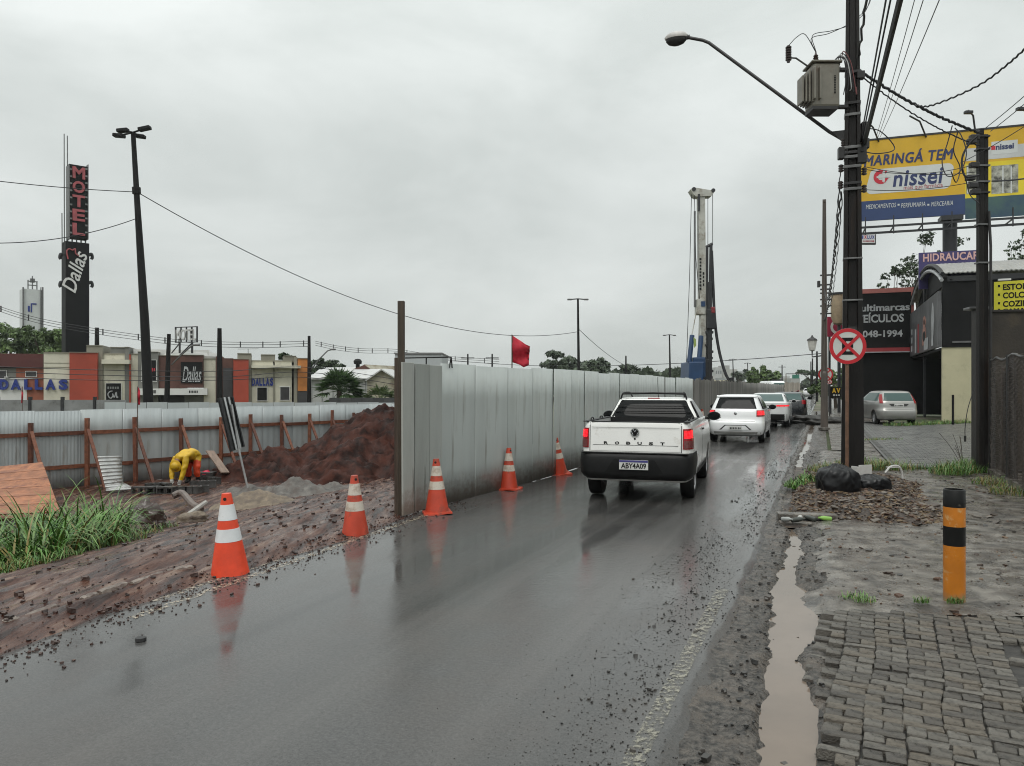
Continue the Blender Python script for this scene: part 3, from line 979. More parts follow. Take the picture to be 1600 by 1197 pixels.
# bent corrugated sheet
M_GALV = mat('bright_corrugated_iron', (0.42, 0.42, 0.41), 0.38, 0.25, 3, metal=0.5, dirt=((0.12, 0.10, 0.09), 3, 0.4))
vs = []; fs = []
rows = 60
for i in range(rows + 1):
    f = i / rows
    L0 = P(152 + 14 * f, 713 + 55 * f, 20.3 - 0.5 * f); L1 = P(190 + 2 * f, 712 + 52 * f, 20.9 - 0.7 * f)
    if f > 0.8:
        L1 += Vector((0.35 * (f - 0.8) / 0.2, 0, 0)); 
    amp = 0.022 * math.sin(2 * math.pi * f * 9.5)
    for k in range(4):
        q = L0.lerp(L1, k / 3) + Vector((0.3, -1, 0.2)).normalized() * amp
        vs.append(q)
for i in range(rows):
    for k in range(3):
        fs.append((i * 4 + k, i * 4 + k + 1, (i + 1) * 4 + k + 1, (i + 1) * 4 + k))
o = raw('corrugated_sheet', vs, fs, M_GALV, None, True)
tag(o, 'bent bright corrugated iron sheet propped against the timber fence', 'metal sheet')
s = o.modifiers.new('thickness', 'SOLIDIFY'); s.thickness = 0.004

# plank leaning on the fence
M_PLANK = mat('weathered_plank', (0.20, 0.135, 0.10), 0.5, 0.3, 4, 0.3, 30, stretch=(3, 3, 1))
o = MB().box((0, 0, 0), (0.26, 0.035, 1.15)).build('plank', M_PLANK, None, bevel=0.004)
a, b = P(328, 700, 23.2), P(352, 744, 22.3)
o.matrix_world = frame((a + b) / 2, (fd.x, fd.y, 0), Vector((0, 0, 1)).cross(fd), (b - a).normalized())
o.matrix_world = frame((a + b) / 2, fd, (a - b).normalized().cross(fd), (a - b).normalized())
tag(o, 'short weathered plank leaning on the pit fence right of the worker', 'plank')

# the site sign, seen from its ribbed back, tilting on a thin pole
M_SBACK = mat('sign_back_metal', (0.055, 0.058, 0.058), 0.35, 0.3, 3, metal=0.6)
M_SRIB = mat('sign_rib_metal', (0.42, 0.43, 0.43), 0.35, 0.2, 3, metal=0.6)
sg = wthing('site_sign', 'dark ribbed back of a site sign tilting on a thin pole', 'sign', P(387, 762, 18.5))
A, B, C_, D_ = P(341, 622, 18.0), P(363, 620, 18.5), P(381, 698, 18.5), P(361, 706, 18.0)
nn = (B - A).cross(D_ - A).normalized()
if nn.y > 0: nn = -nn
MB().add([A, B, C_, D_] + [q - nn * 0.03 for q in (A, B, C_, D_)], [(0, 1, 2, 3), (7, 6, 5, 4), (0, 4, 5, 1), (1, 5, 6, 2), (2, 6, 7, 3), (3, 7, 4, 0)]).build('sign_panel', M_SBACK, sg)
for f in (0.03, 0.36, 0.66, 0.97):
    a, b = A.lerp(B, f) + nn * 0.02, D_.lerp(C_, f) + nn * 0.02
    MB().tube([a, b], 0.022 if f in (0.03, .97) else 0.03, 4).build('rib', M_SRIB if f in (0.36, 0.66) else M_BLACKW, sg)
MB().tube([P(362, 632, 18.3), P(373, 702, 18.3), P(387, 762, 18.3)], 0.026, 8).build('pole', M_SRIB, sg)

# blocks beside the worker
M_BLK = mat('wet_dark_block', (0.058, 0.056, 0.054), 0.4, 0.4, 8, 0.4, 40, rvar=.15)
M_BLKW = mat('pale_block_face', (0.30, 0.29, 0.28), 0.5, 0.2, 8)
rb = random.Random(3)
bm0 = MB()
def hollow(bm, w, d, h):
    t = 0.035
    for x in (-w / 2 + t / 2, 0, w / 2 - t / 2): bm.box((x, 0, h / 2), (t, d, h))
    for y in (-d / 2 + t / 2, d / 2 - t / 2): bm.box((0, y, h / 2), (w - 0.002, t, h - 0.002))
hollow(bm0, 0.39, 0.19, 0.19)
blk = bm0.build('concrete_block', M_BLK)
first = True
spots = [(222, 772), (233, 774), (245, 773), (257, 775), (268, 772), (280, 776), (293, 770), (304, 771), (314, 769), (326, 762), (334, 756), (240, 766), (262, 765), (310, 762)]
names = ['leftmost dark concrete block on the pit floor', 'dark concrete block second from the left of the row', 'dark concrete block third from the left of the row',
         'dark concrete block just left of the worker\'s gloves', 'dark concrete block under the worker\'s left glove', 'dark concrete block under the worker\'s face', 'dark concrete block in front of the worker\'s orange trouser leg',
         'dark concrete block right of the worker\'s legs', 'dark concrete block below the red helmet', 'dark concrete block right of the red helmet', 'rightmost dark concrete block beside the leaning plank',
         'dark concrete block in the back row left of the worker', 'dark concrete block in the back row behind the worker\'s hands', 'dark concrete block in the back row under the helmet']
for (px, py), nm in zip(spots, names):
    D = (EYE + 1.03) * F / (py - 605) if py < 770 else (EYE + 1.03) * F / (770 - 605)
    o = blk if first else dup(blk)
    first = False
    p = P(px, py, D)
    o.location = (p.x, p.y, -1.05 + (0.0 if py > 767 else 0.02)); o.rotation_euler = (R(90) if rb.random() < .4 else 0, 0, rb.uniform(-0.6, 0.6))
    if o.rotation_euler.x > 1: o.location.z += 0.095
    tag(o, nm, 'block', 'concrete blocks beside the worker')

# curved pipe, brown sack, cement heap, helmet
M_PIPE = mat('muddy_pipe', (0.13, 0.10, 0.085), 0.35, 0.3, 5)
pts = bez([G(270, 782, -0.9) + Vector((0, 0, .1)), G(284, 780, -0.88) + Vector((0, 0, .14)), G(300, 789, -0.85) + Vector((0, 0, .02)), G(313, 796, -0.82)])
o = MB().tube(pts, 0.075, 10).build('bent_pipe', M_PIPE, None, True)
tag(o, 'bent muddy drain pipe lying below the worker', 'pipe')
pts = bez([G(292, 806, -0.75), G(306, 800, -0.78) + Vector((0, 0, .05)), G(321, 790, -0.8) + Vector((0, 0, .06))])
o = MB().tube(pts, [0.05] * len(pts), 8).build('pale_pipe', mat('pale_pipe', (0.36, 0.34, 0.31), 0.4), None, True)
tag(o, 'short pale pipe lying across the mud behind the big cone', 'pipe')

def lump(name, label, cat, c, dims, m, seed, sub=3, amp=0.25, freq=1.4, flat=True, creases=0.0):
    bm = bmesh.new()
    bmesh.ops.create_icosphere(bm, subdivisions=sub, radius=1.0)
    for v in bm.verts:
        n0 = v.co.normalized()
        d = 1 + amp * fbm(n0 * freq + Vector((seed * 3.1, 0, 0)), 4)
        if creases:
            d -= creases * abs(noise.noise(n0 * 5 + Vector((seed, 9, 0))))
        v.co = Vector((n0.x * dims[0], n0.y * dims[1], n0.z * dims[2])) * d
        if flat and v.co.z < -0.12 * dims[2]:
            v.co.z = -0.12 * dims[2]
    me = bpy.data.meshes.new(name); bm.to_mesh(me); bm.free()
    me.materials.append(m)
    me.polygons.foreach_set('use_smooth', [True] * len(me.polygons))
    o = bpy.data.objects.new(name, me); COL.objects.link(o)
    o.location = c
    return tag(o, label, cat)
M_SACK = mat('wet_brown_tarp', (0.060, 0.040, 0.034), 0.22, 0.3, 3, 0.3, 12)
lump('brown_tarp', 'wet dark brown tarp bundle at the right end of the tall grass', 'tarp', G(228, 812, -0.75), (0.34, 0.28, 0.36), M_SACK, 5, 4, 0.35, 1.8, True, 0.25)
M_SAND = mat('wet_sand', (0.17, 0.13, 0.09), 0.6, 0.3, 5, 0.9, 30, dirt=((0.10, 0.075, 0.06), 3, 0.5))
M_RUB = mat('grey_rubble', (0.11, 0.10, 0.09), 0.55, 0.45, 5, 0.9, 25, dirt=((0.08, 0.06, 0.05), 3, 0.5))
lump('rubble_lump', 'small pale lump of concrete beside the big cone top', 'rubble', G(300, 812, -0.7), (0.28, 0.2, 0.14), M_SAND, 12, 3, 0.4, 2.4)
M_HELM = mat('red_helmet', (0.55, 0.02, 0.06), 0.25, 0.05)
hb = MB()
hb.lathe([(0.135, 0.0), (0.15, 0.0), (0.152, 0.012), (0.125, 0.02), (0.122, 0.06), (0.108, 0.105), (0.075, 0.138), (0.03, 0.152), (0.001, 0.154)], 24)
hb.box((0, 0, 0.10), (0.03, 0.20, 0.115), taper=0.7)
o = hb.build('safety_helmet', M_HELM, None, True)
p = P(322, 741, 22.6); o.location = p - Vector((0, 0, 0.08)); o.rotation_euler = (R(-25), R(15), R(30)); o.scale = (1.25, 1.25, 1.25)
tag(o, 'pinkish red safety helmet lying right of the worker', 'helmet')
st = MB().box((p.x, p.y + 0.02, -0.95), (0.5, 0.35, 0.32)).build('timber_crate', M_BLK, None, bevel=0.02)
tag(st, 'dark wet crate under the red helmet', 'crate')

# the great heap of excavated clay
M_CLAY = mat('excavated_clay', (0.026, 0.0075, 0.0045), 0.7, 0.5, 2.4, 1.0, 12, spec=0.2, fac=(.4, .62), col2=(0.062, 0.021, 0.014), rvar=0.2, detail=10)
def heap(name, label, peaks, x0, x1, y0, y1, m, n=130, cat='dirt pile', k=1.0):
    vs = []; fs = []
    for j in range(n + 1):
        for i in range(n + 1):
            x = x0 + (x1 - x0) * i / n; y = y0 + (y1 - y0) * j / n
            h = 0.0
            for (cx, cy, rx, ry, hh) in peaks:
                d = math.hypot((x - cx) / rx, (y - cy) / ry)
                h = max(h, hh * (1 - d)) if d < 1 else h
            e = smooth(h / 0.25)
            z = zpit(x, y) - 0.06 + h + e * k * (0.26 * fbm(Vector((x * 0.9, y * 0.9, 5)), 6) + 0.15 * fbm(Vector((x * 3.2, y * 3.2, 1)), 6) + 0.04 * noise.noise(Vector((x * 13, y * 13, 2)))) 
            vs.append((x, y, z))
    for j in range(n):
        for i in range(n):
            a = j * (n + 1) + i
            fs.append((a, a + 1, a + n + 2, a + n + 1))
    o = raw(name, vs, fs, m, None, True)
    return tag(o, label, cat)
heap('clay_heap', 'tall heap of dark red excavated clay behind the open end of the hoarding',
     [(-4.15, 25.4, 4.1, 3.2, 2.35), (-7.2, 23.6, 2.3, 1.7, 0.95), (-2.2, 24.5, 3.0, 3.0, 1.8), (-5.0, 23.4, 2.6, 2.0, 1.0)], -11.0, 1.5, 20.2, 29.3, M_CLAY, 190)

heap('sand_heap', 'pale sand heap at the foot of the tilted sign', [(-5.7, 17.4, 1.1, .7, .45), (-6.3, 17.2, .6, .5, .3)], -7.2, -4.3, 16.5, 18.3, M_SAND, 70, 'sand', .5)
heap('rubble_heap', 'low heap of grey rubble behind the sand', [(-5.6, 19.4, 1.4, .8, .5), (-4.6, 19.6, 1.0, .6, .35), (-6.6, 19.2, .8, .6, .35)], -8.0, -3.2, 18.2, 20.6, M_RUB, 80, 'rubble', .7)
# broken kerb pieces along the edge of the mud
M_KERB = mat('muddy_kerb_stone', (0.20, 0.165, 0.14), 0.45, 0.3, 5, 0.5, 40, dirt=((0.09, 0.06, 0.05), 4, .5))
kl = [((0, 985), (32, 977), 'leftmost muddy kerb piece at the picture edge'), ((38, 974), (86, 957), 'long rounded muddy kerb piece near the left edge'), ((128, 946), (150, 937), 'short muddy kerb stub in the middle of the broken row'),
      ((155, 935), (196, 920), 'muddy kerb piece third from the big cone'), ((205, 920), (255, 903), 'muddy kerb piece second from the big cone'), ((260, 902), (300, 894), 'muddy kerb piece nearest the big cone')]
for (a, b, nm) in kl:
    pa, pb = G(*a, -0.02) + Vector((0, 0, .03)), G(*b, -0.02) + Vector((0, 0, .03))
    n_ = 7; pts = [pa.lerp(pb, i / n_) + Vector((0, 0, rnd.uniform(-.006, .006))) for i in range(n_ + 1)]
    o = MB().tube(pts, [0.04 * (0.8 if i in (0, n_) else 1) * rnd.uniform(.9, 1.08) for i in range(n_ + 1)], 8).build('kerb_piece', M_KERB, None, True)
    tag(o, nm, 'kerb piece', 'broken kerb along the mud')

# ================================================================== traffic cones
def cone_mats(k, orange, white):
    return (mat('cone_orange_%s' % k, orange, 0.42, 0.12, 6, dirt=((0.16, 0.06, 0.04), 5, 0.10 if k == 'clean' else .35)),
            mat('cone_white_%s' % k, white, 0.4, 0.08, 6, dirt=((0.30, 0.22, 0.16), 6, 0.05 if k == 'clean' else 0.4)))
CM = {'clean': cone_mats('clean', (0.72, 0.060, 0.018), (0.66, 0.67, 0.68)), 'dirty': cone_mats('dirty', (0.50, 0.055, 0.024), (0.56, 0.50, 0.43))}
M_HOLE = mat('cone_hole_dark', (0.02, 0.012, 0.01), 0.8)
def cone(label, px, py, kind, h=0.75, lean=(0, 0), rz=0.0, dent=0.0):
    p = G(px, py)
    t = thing('traffic_cone', label, 'traffic cone', (p.x, p.y, road_z(p.dot(RD), p.dot(RN)) + 0.002), rz, 'traffic cones along the hoarding')
    mo, mw = CM[kind]
    s = h / 0.75
    def rad(z): return (0.165 - (z - 0.03) / 0.72 * 0.125) * s
    b = MB()
    w = 0.205 * s
    pr = []
    for i in range(24):                                     # rounded square base, slightly curled
        q = 2 * math.pi * i / 24
        k = 1 / max(abs(math.cos(q)), abs(math.sin(q))) ** 0.82
        pr.append((w * k * math.cos(q), w * k * math.sin(q)))
    vs = [(x, y, 0.0 + 0.012 * math.sin(3 * math.atan2(y, x) + px)) for x, y in pr] + [(x * .98, y * .98, 0.026 * s + 0.012 * math.sin(3 * math.atan2(y, x) + px)) for x, y in pr] + \
         [(rad(0.03) * 1.06 * math.cos(2 * math.pi * i / 24), rad(0.03) * 1.06 * math.sin(2 * math.pi * i / 24), 0.032 * s) for i in range(24)]
    fs = [tuple(range(24))[::-1], tuple(range(48, 72))]
    for r in range(2):
        for i in range(24):
            j = (i + 1) % 24
            fs.append((r * 24 + i, r * 24 + j, r * 24 + 24 + j, r * 24 + 24 + i))
    b.add(vs, fs).build('base', mo, t, True, sharp=40)
    def band(z0, z1, name, m, k=1.0):
        n = 28; rows = 5
        bb = MB(); vs = []; fs = []
        for r in range(rows + 1):
            z = z0 + (z1 - z0) * r / rows
            for i in range(n):
                q = 2 * math.pi * i / n
                rr = rad(z) * k
                if dent and z < 0.3:
                    rr *= 1 - dent * max(0, noise.noise(Vector((math.cos(q) * 2, math.sin(q) * 2, z * 7))))
                vs.append((rr * math.cos(q), rr * math.sin(q), z * s))
        for r in range(rows):
            for i in range(n):
                j = (i + 1) % n
                fs.append((r * n + i, r * n + j, (r + 1) * n + j, (r + 1) * n + i))
        fs.append(tuple(range(n))[::-1]); fs.append(tuple(rows * n + i for i in range(n)))
        return bb.add(vs, fs).build(name, m, t, True, sharp=50)
    body = band(0.03, 0.75, 'cone_body', mo)
    band(0.335, 0.445, 'reflective_band', mw, 1.018)
    band(0.520, 0.655, 'reflective_band', mw, 1.022)
    for q in (-1.9, 1.1):
        o = MB().cyl((0, 0, 0), (0.012, 0, 0), 0.015, n=10).build('hole', M_HOLE, t)
        o.matrix_basis = Matrix.Rotation(q, 4, 'Z') @ Matrix.Translation((rad(0.705) - 0.008, 0, 0.705 * s))
    t.rotation_euler = (R(lean[0]), R(lean[1]), rz)
    return t
cone('bright orange traffic cone with clean white bands, nearest the camera', 360, 895, 'clean', 0.77, (0, -2.5), 0.35)
cone('scuffed traffic cone with a torn upper band, second nearest the camera', 555, 834, 'dirty', 0.72, (0, -1), 0.9, 0.3)
cone('dirty traffic cone beside the wooden boards of the hoarding', 683, 802, 'dirty', 0.72, (0, -1), 0.2)
cone('dirty traffic cone standing below the red flag', 795, 765, 'dirty', 0.68, (0, 0), 1.1)
cone('tilted traffic cone leaning on the hoarding left of the pickup', 874, 741, 'dirty', 0.72, (4, -9), 0.5)
cone('tiny traffic cone seen past the pickup mirror', 1097, 667, 'dirty', 0.75, (0, 0), 0.5)
# ================================================================== cars
# local frame: x right, y forward, z up, origin on the road under the rear axle
M_WHITE = mat('white_car_paint', (0.87, 0.865, 0.84), 0.22, 0.03, 2, coat=0.6, dirt=((0.55, 0.51, 0.45), 2.5, 0.05))
M_WHITE2 = mat('clean_white_paint', (0.84, 0.845, 0.85), 0.2, 0.03, 2, coat=0.7)
M_SILVER = mat('silver_car_paint', (0.30, 0.295, 0.28), 0.3, 0.05, 3, metal=0.55, coat=0.5)
M_DCAR = mat('dark_car_paint', (0.020, 0.022, 0.025), 0.22, 0.05, 3, coat=0.6)
M_PLAST = mat('black_bumper_plastic', (0.009, 0.009, 0.0095), 0.5, 0.25, 8, 0.15, 120, spec=0.3)
M_RUBBER = mat('tyre_rubber', (0.008, 0.008, 0.0085), 0.6, 0.3, 12, spec=0.3)
M_RIM = mat('steel_rim', (0.40, 0.40, 0.41), 0.35, 0.15, 8, metal=0.8)
M_GLASSD = glass('dark_tinted_glass', (0.004, 0.005, 0.0055), 0.06)
M_GLASSG = glass('pale_green_glass', (0.070, 0.110, 0.105), 0.08)
M_LAMP = mat('lit_tail_lamp', (0.80, 0.010, 0.018), 0.2, 0.6, 22, emit=1.2, fac=(.38, .6))
M_LAMPR = mat('red_lens', (0.28, 0.010, 0.014), 0.12, 0.15, 30)
M_LAMPD = mat('smoked_lens', (0.16, 0.045, 0.045), 0.12, 0.2, 30)
M_CHROME = mat('chrome_trim', (0.55, 0.56, 0.57), 0.12, 0.05, 4, metal=1.0)
M_PLATE = mat('white_number_plate', (0.62, 0.62, 0.60), 0.4, 0.04, 10)
M_PBLUE = mat('plate_blue_band', (0.05, 0.045, 0.20), 0.4, 0.05)
M_INK = mat('black_ink', (0.006, 0.006, 0.0065), 0.55, 0.1, spec=0.25)
M_SEAM = mat('panel_gap_dark', (0.03, 0.03, 0.03), 0.7, 0.1)

def flat(p, z=0.0):
    return Vector((p.x, p.y, z))

class Car:
    def __init__(s, slices, n=9.0):
        s.sl = slices; s.n = n                 # (z, half width, rear y, front y)
    def q(s, z):
        S = s.sl
        if z <= S[0][0]: return S[0][1:]
        for a, b in zip(S, S[1:]):
            if z <= b[0]:
                t = (z - a[0]) / (b[0] - a[0]) if b[0] > a[0] else 1
                return tuple(a[i] + (b[i] - a[i]) * t for i in (1, 2, 3))
        return S[-1][1:]
    def out(s, w, y0, y1, N=72):
        cy, L = (y0 + y1) / 2, (y1 - y0) / 2
        pts = []
        for i in range(N):
            a = 2 * math.pi * i / N - math.pi / 2
            c, d = math.cos(a), math.sin(a)
            e = 2 / s.n
            pts.append((math.copysign(w * abs(c) ** e, c), cy + math.copysign(L * abs(d) ** e, d)))
        return pts
    def body(s, m, parent, name='body', cap=True):
        N = 72
        vs = []; fs = []
        for (z, w, y0, y1) in s.sl:
            vs += [(x, y, z) for x, y in s.out(w, y0, y1, N)]
        for r in range(len(s.sl) - 1):
            for i in range(N):
                j = (i + 1) % N
                fs.append((r * N + i, r * N + j, (r + 1) * N + j, (r + 1) * N + i))
        fs.append(tuple(range(N))[::-1]); fs.append(tuple((len(s.sl) - 1) * N + i for i in range(N)))
        return MB().add(vs, fs).build(name, m, parent, True, sharp=48)
    def rear(s, x, z):
        """point on the rear wrap: |x| may pass the half width and then runs along the side"""
        w, y0, y1 = s.q(z)
        cy, L = (y0 + y1) / 2, (y1 - y0) / 2
        ax = abs(x); lim = w * 0.965
        if ax <= lim:
            return Vector((x, cy - L * (1 - (ax / w) ** s.n) ** (1 / s.n), z))
        yk = cy - L * (1 - 0.965 ** s.n) ** (1 / s.n)
        y = yk + (ax - lim)
        k = min(1.0, abs((y - cy) / L))
        return Vector((math.copysign(w * (1 - k ** s.n) ** (1 / s.n), x), y, z))
    def side(s, y, z, sgn):
        w, y0, y1 = s.q(z)
        cy, L = (y0 + y1) / 2, (y1 - y0) / 2
        k = min(0.999, abs((y - cy) / L))
        return Vector((sgn * w * (1 - k ** s.n) ** (1 / s.n), y, z))
    def patch(s, name, m, parent, fn, z0, z1, lo, hi, e=0.006, nx=14, nz=8, thick=0.012):
        """skin patch on the shell: lo(t), hi(t) bound it at height fraction t"""
        g_ = []
        for j in range(nz + 1):
            t = j / nz; z = z0 + (z1 - z0) * t
            a, b = lo(t), hi(t)
            g_.append([fn(a + (b - a) * i / nx, z) for i in range(nx + 1)])
        def nrm(j, i):
            a = g_[j][min(i + 1, nx)] - g_[j][max(i - 1, 0)]
            b = g_[min(j + 1, nz)][i] - g_[max(j - 1, 0)][i]
            v = a.cross(b)
            v = v.normalized() if v.length > 1e-9 else Vector((0, -1, 0))
            c = g_[j][i] - Vector((0, (s.sl[0][2] + s.sl[0][3]) / 2, g_[j][i].z))
            return v if v.dot(c) > 0 else -v
        vs = []; fs = []
        for lay in (e, e - thick):
            for j in range(nz + 1):
                for i in range(nx + 1):
                    vs.append(g_[j][i] + nrm(j, i) * lay)
        W = nx + 1; K = W * (nz + 1)
        for j in range(nz):
            for i in range(nx):
                a = j * W + i
                fs.append((a, a + 1, a + W + 1, a + W)); fs.append((K + a, K + a + W, K + a + W + 1, K + a + 1))
        rim = [i for i in range(W)] + [j * W + nx for j in range(1, nz + 1)] + [nz * W + i for i in range(nx - 1, -1, -1)] + [j * W for j in range(nz - 1, 0, -1)]
        for i in range(len(rim)):
            a, b = rim[i], rim[(i + 1) % len(rim)]
            fs.append((a, b, K + b, K + a))
        return MB().add(vs, fs).build(name, m, parent, True, sharp=50)

def cut(o, cutters):
    """subtract closed meshes (wheel arches, load bed) from a part"""
    tmp = []
    for mb in cutters:
        c = mb.build('cutter', M_PLAST, o.parent); tmp.append(c)
        md = o.modifiers.new('cut', 'BOOLEAN'); md.operation = 'DIFFERENCE'; md.object = c; md.solver = 'EXACT'
    dg = bpy.context.evaluated_depsgraph_get(); dg.update()
    me = bpy.data.meshes.new_from_object(o.evaluated_get(dg))
    o.modifiers.clear(); o.data = me
    me.set_sharp_from_angle(angle=R(48))
    for c in tmp: bpy.data.objects.remove(c)

def wheel(parent, x, y, r=0.30, w=0.20):
    sgn = 1 if x > 0 else -1
    t = MB().lathe([(r * 0.62, -w / 2), (r * 0.93, -w / 2), (r * 0.985, -w * 0.42), (r, -w * 0.25), (r, w * 0.25), (r * 0.985, w * 0.42), (r * 0.93, w / 2), (r * 0.62, w / 2), (r * 0.60, 0)], 32).build('wheel', M_RUBBER, parent, True, sharp=40)
    t.matrix_basis = Matrix.Translation((x, y, r)) @ Matrix.Rotation(R(90) * sgn, 4, 'Y')
    b = MB()
    b.lathe([(r * 0.62, w * 0.30), (r * 0.62, w * 0.47), (r * 0.57, w * 0.48), (r * 0.52, w * 0.36), (r * 0.20, w * 0.40), (r * 0.10, w * 0.46), (0.001, w * 0.46)], 28)
    for k in range(8):
        q = 2 * math.pi * k / 8
        b.box((0.36 * r * math.cos(q), 0.36 * r * math.sin(q), w * 0.40), (r * 0.34, r * 0.09, w * 0.08), Matrix.Rotation(q, 3, 'Z'))
    b.build('rim', M_RIM, t, True, sharp=35)
    return t

def arch_cut(y, r, w=0.9):
    return MB().cyl((-1.2, y, 0.31), (-w + 0.28, y, 0.31), r, n=36), MB().cyl((w - 0.28, y, 0.31), (1.2, y, 0.31), r, n=36)

def plate(car, parent, chars, z, w=0.40, h=0.13, yoff=0.0, blue=True):
    p = car.rear(0, z)
    o = MB().box((0, p.y - 0.014 + yoff, z), (w, 0.012, h)).build('number_plate', M_PLATE, parent, bevel=0.004)
    if blue:
        MB().box((0, p.y - 0.0215 + yoff, z + h * 0.38), (w * 0.985, 0.004, h * 0.21)).build('blue_band', M_PBLUE, o)
    M = frame((0, p.y - 0.0225 + yoff, z - h * 0.09), (1, 0, 0), (0, 0, 1), (0, -1, 0))
    if chars: text(chars, w * 0.86, h * 0.56, M_INK, M, o, bold=0.022)
    else: marks(7, w * 0.86, h * 0.5, M_INK, M, o, 0.004, int(z * 100))
    return o

def mirror(parent, x, y, z, m):
    s = 1 if x > 0 else -1
    b = MB()
    b.lathe([(0.001, -0.055), (0.06, -0.05), (0.09, -0.02), (0.10, 0.03), (0.09, 0.055)], 20, (x, y, z), Matrix.Rotation(R(90), 3, 'X') @ Matrix.Diagonal((1.15, 0.80, 1)))
    b.box((x - s * 0.10, y + 0.02, z - 0.045), (0.12, 0.05, 0.035))
    o = b.build('mirror', m, parent, True, sharp=40)
    MB().lathe([(0.082, 0), (0.001, 0.002)], 20, (x, y - 0.058, z), Matrix.Rotation(R(90), 3, 'X') @ Matrix.Diagonal((1.12, 0.78, 1))).build('mirror_glass', M_GLASSD, o)
    return o

# ---------------------------------------------------------------- the pickup
def pickup(loc):
    t = thing('pickup_truck', 'white single-cab pickup with lit red tail lights and roof rack in the lane', 'pickup truck', loc, RZ + R(4.0))
    W = 0.825
    lower = Car([(0.30, W - 0.07, -0.70, 3.55), (0.34, W - 0.025, -0.74, 3.60), (0.55, W - 0.005, -0.755, 3.62), (0.74, W, -0.75, 3.62), (0.90, W - 0.004, -0.742, 3.58),
                 (1.04, W - 0.02, -0.735, 3.40), (1.13, W - 0.045, -0.73, 2.95), (1.165, W - 0.07, -0.715, 2.75)], 15.0)
    body = lower.body(M_WHITE, t)
    bed = MB().box((0, 0.22, 1.0), (1.40, 1.78, 0.80))
    cut(body, [bed, *arch_cut(0, 0.365), *arch_cut(2.72, 0.365)])
    MB().box((0, 0.22, 0.62), (1.398, 1.776, 0.03)).build('bed_floor', M_PLAST, t)
    cab = Car([(1.10, W - 0.05, 1.12, 2.75), (1.165, W - 0.065, 1.13, 2.72), (1.25, W - 0.105, 1.17, 2.52), (1.36, W - 0.165, 1.235, 2.30), (1.44, W - 0.205, 1.29, 2.14), (1.475, W - 0.23, 1.33, 2.06),
               (1.495, W - 0.28, 1.40, 1.98), (1.505, W - 0.40, 1.50, 1.85)], 8.0)
    cab.body(M_WHITE, t, 'cab')
    MB().box((0, 1.095, 0.90), (1.39, 0.02, 0.54)).build('bulkhead', M_PLAST, t)
    MB().box((0, 1.118, 1.168), (1.50, 0.05, 0.012)).build('bulkhead_cap', M_PLAST, t)
    # load bay rim
    for s in (-1, 1):
        MB().box((s * 0.735, 0.2, 1.172), (0.085, 1.80, 0.014)).build('bed_rail', M_PLAST, t, bevel=0.004)
        for y in (-0.25, 0.45):
            MB().tube(bez([(s * 0.735, y - 0.09, 1.175), (s * 0.735, y - 0.07, 1.205), (s * 0.735, y + 0.07, 1.205), (s * 0.735, y + 0.09, 1.175)]), 0.010, 6).build('tie_hook', M_PLAST, t)
    MB().box((0, -0.70, 1.172), (1.30, 0.05, 0.012)).build('tailgate_cap', M_PLAST, t, bevel=0.003)
    # tailgate skin with its gaps
    tg = lower.patch('tailgate', M_WHITE, t, lower.rear, 0.745, 1.150, lambda k: -0.655, lambda k: 0.655, 0.008, 20, 10, 0.03)
    for s in (-1, 1):
        lower.patch('panel_gap', M_SEAM, t, lower.rear, 0.735, 1.155, lambda k: s * 0.668 - 0.005, lambda k: s * 0.668 + 0.005, 0.003, 2, 10, 0.01)
    p = lower.rear(0, 0.82)
    MB().box((0, p.y - 0.0085, 0.832), (1.24, 0.004, 0.005)).build('crease', M_SEAM, tg)
    MB().box((0, p.y - 0.005, 1.09), (1.28, 0.004, 0.004)).build('crease', M_SEAM, tg)
    # lettering spaced across the tailgate
    for i, ch in enumerate('ROBUST'):
        x = -0.425 + i * 0.165
        text(ch, 0.062, 0.042, M_INK, frame((x, lower.rear(x, 0.862).y - 0.011, 0.862), (1, 0, 0), (0, 0, 1), (0, -1, 0)), tg, bold=0.03, name='letter', depth=0.006)
    # round badge: ring, V over W
    bz, by = 1.02, lower.rear(0, 1.02).y - 0.012
    RX = Matrix.Rotation(R(90), 3, 'X')
    bd = MB().lathe([(0.058, 0), (0.062, 0.004), (0.062, 0.012), (0.001, 0.013)], 28, (0, by + 0.004, bz), RX).build('badge', M_INK, tg)
    ring = MB(); n = 32
    for i in range(n):
        a0, a1 = 2 * math.pi * i / n, 2 * math.pi * (i + 1) / n
        v = [Vector((r * math.cos(a), by - 0.012 - d, bz + r * math.sin(a))) for d in (0, 0.004) for r, a in ((0.053, a0), (0.063, a0), (0.063, a1), (0.053, a1))]
        ring.add(v, [(3, 2, 1, 0), (4, 5, 6, 7), (0, 1, 5, 4), (2, 3, 7, 6)])
    ring.build('badge_ring', M_CHROME, bd)
    def stroke(pts, nm):
        b = MB()
        b.tube([Vector((x, by - 0.013, bz + z)) for x, z in pts], 0.0062, 4)
        b.build(nm, M_CHROME, bd)
    stroke([(-0.026, 0.045), (0, -0.004 + 0.008), (0.026, 0.045)], 'badge_v')
    stroke([(-0.050, 0.020), (-0.026, -0.044), (0, -0.002), (0.026, -0.044), (0.050, 0.020)], 'badge_w')
    MB().lathe([(0.014, 0), (0.014, 0.01), (0.001, 0.011)], 14, (0, lower.rear(0, .925).y - 0.004, 0.925), RX).build('lock', M_INK, tg)
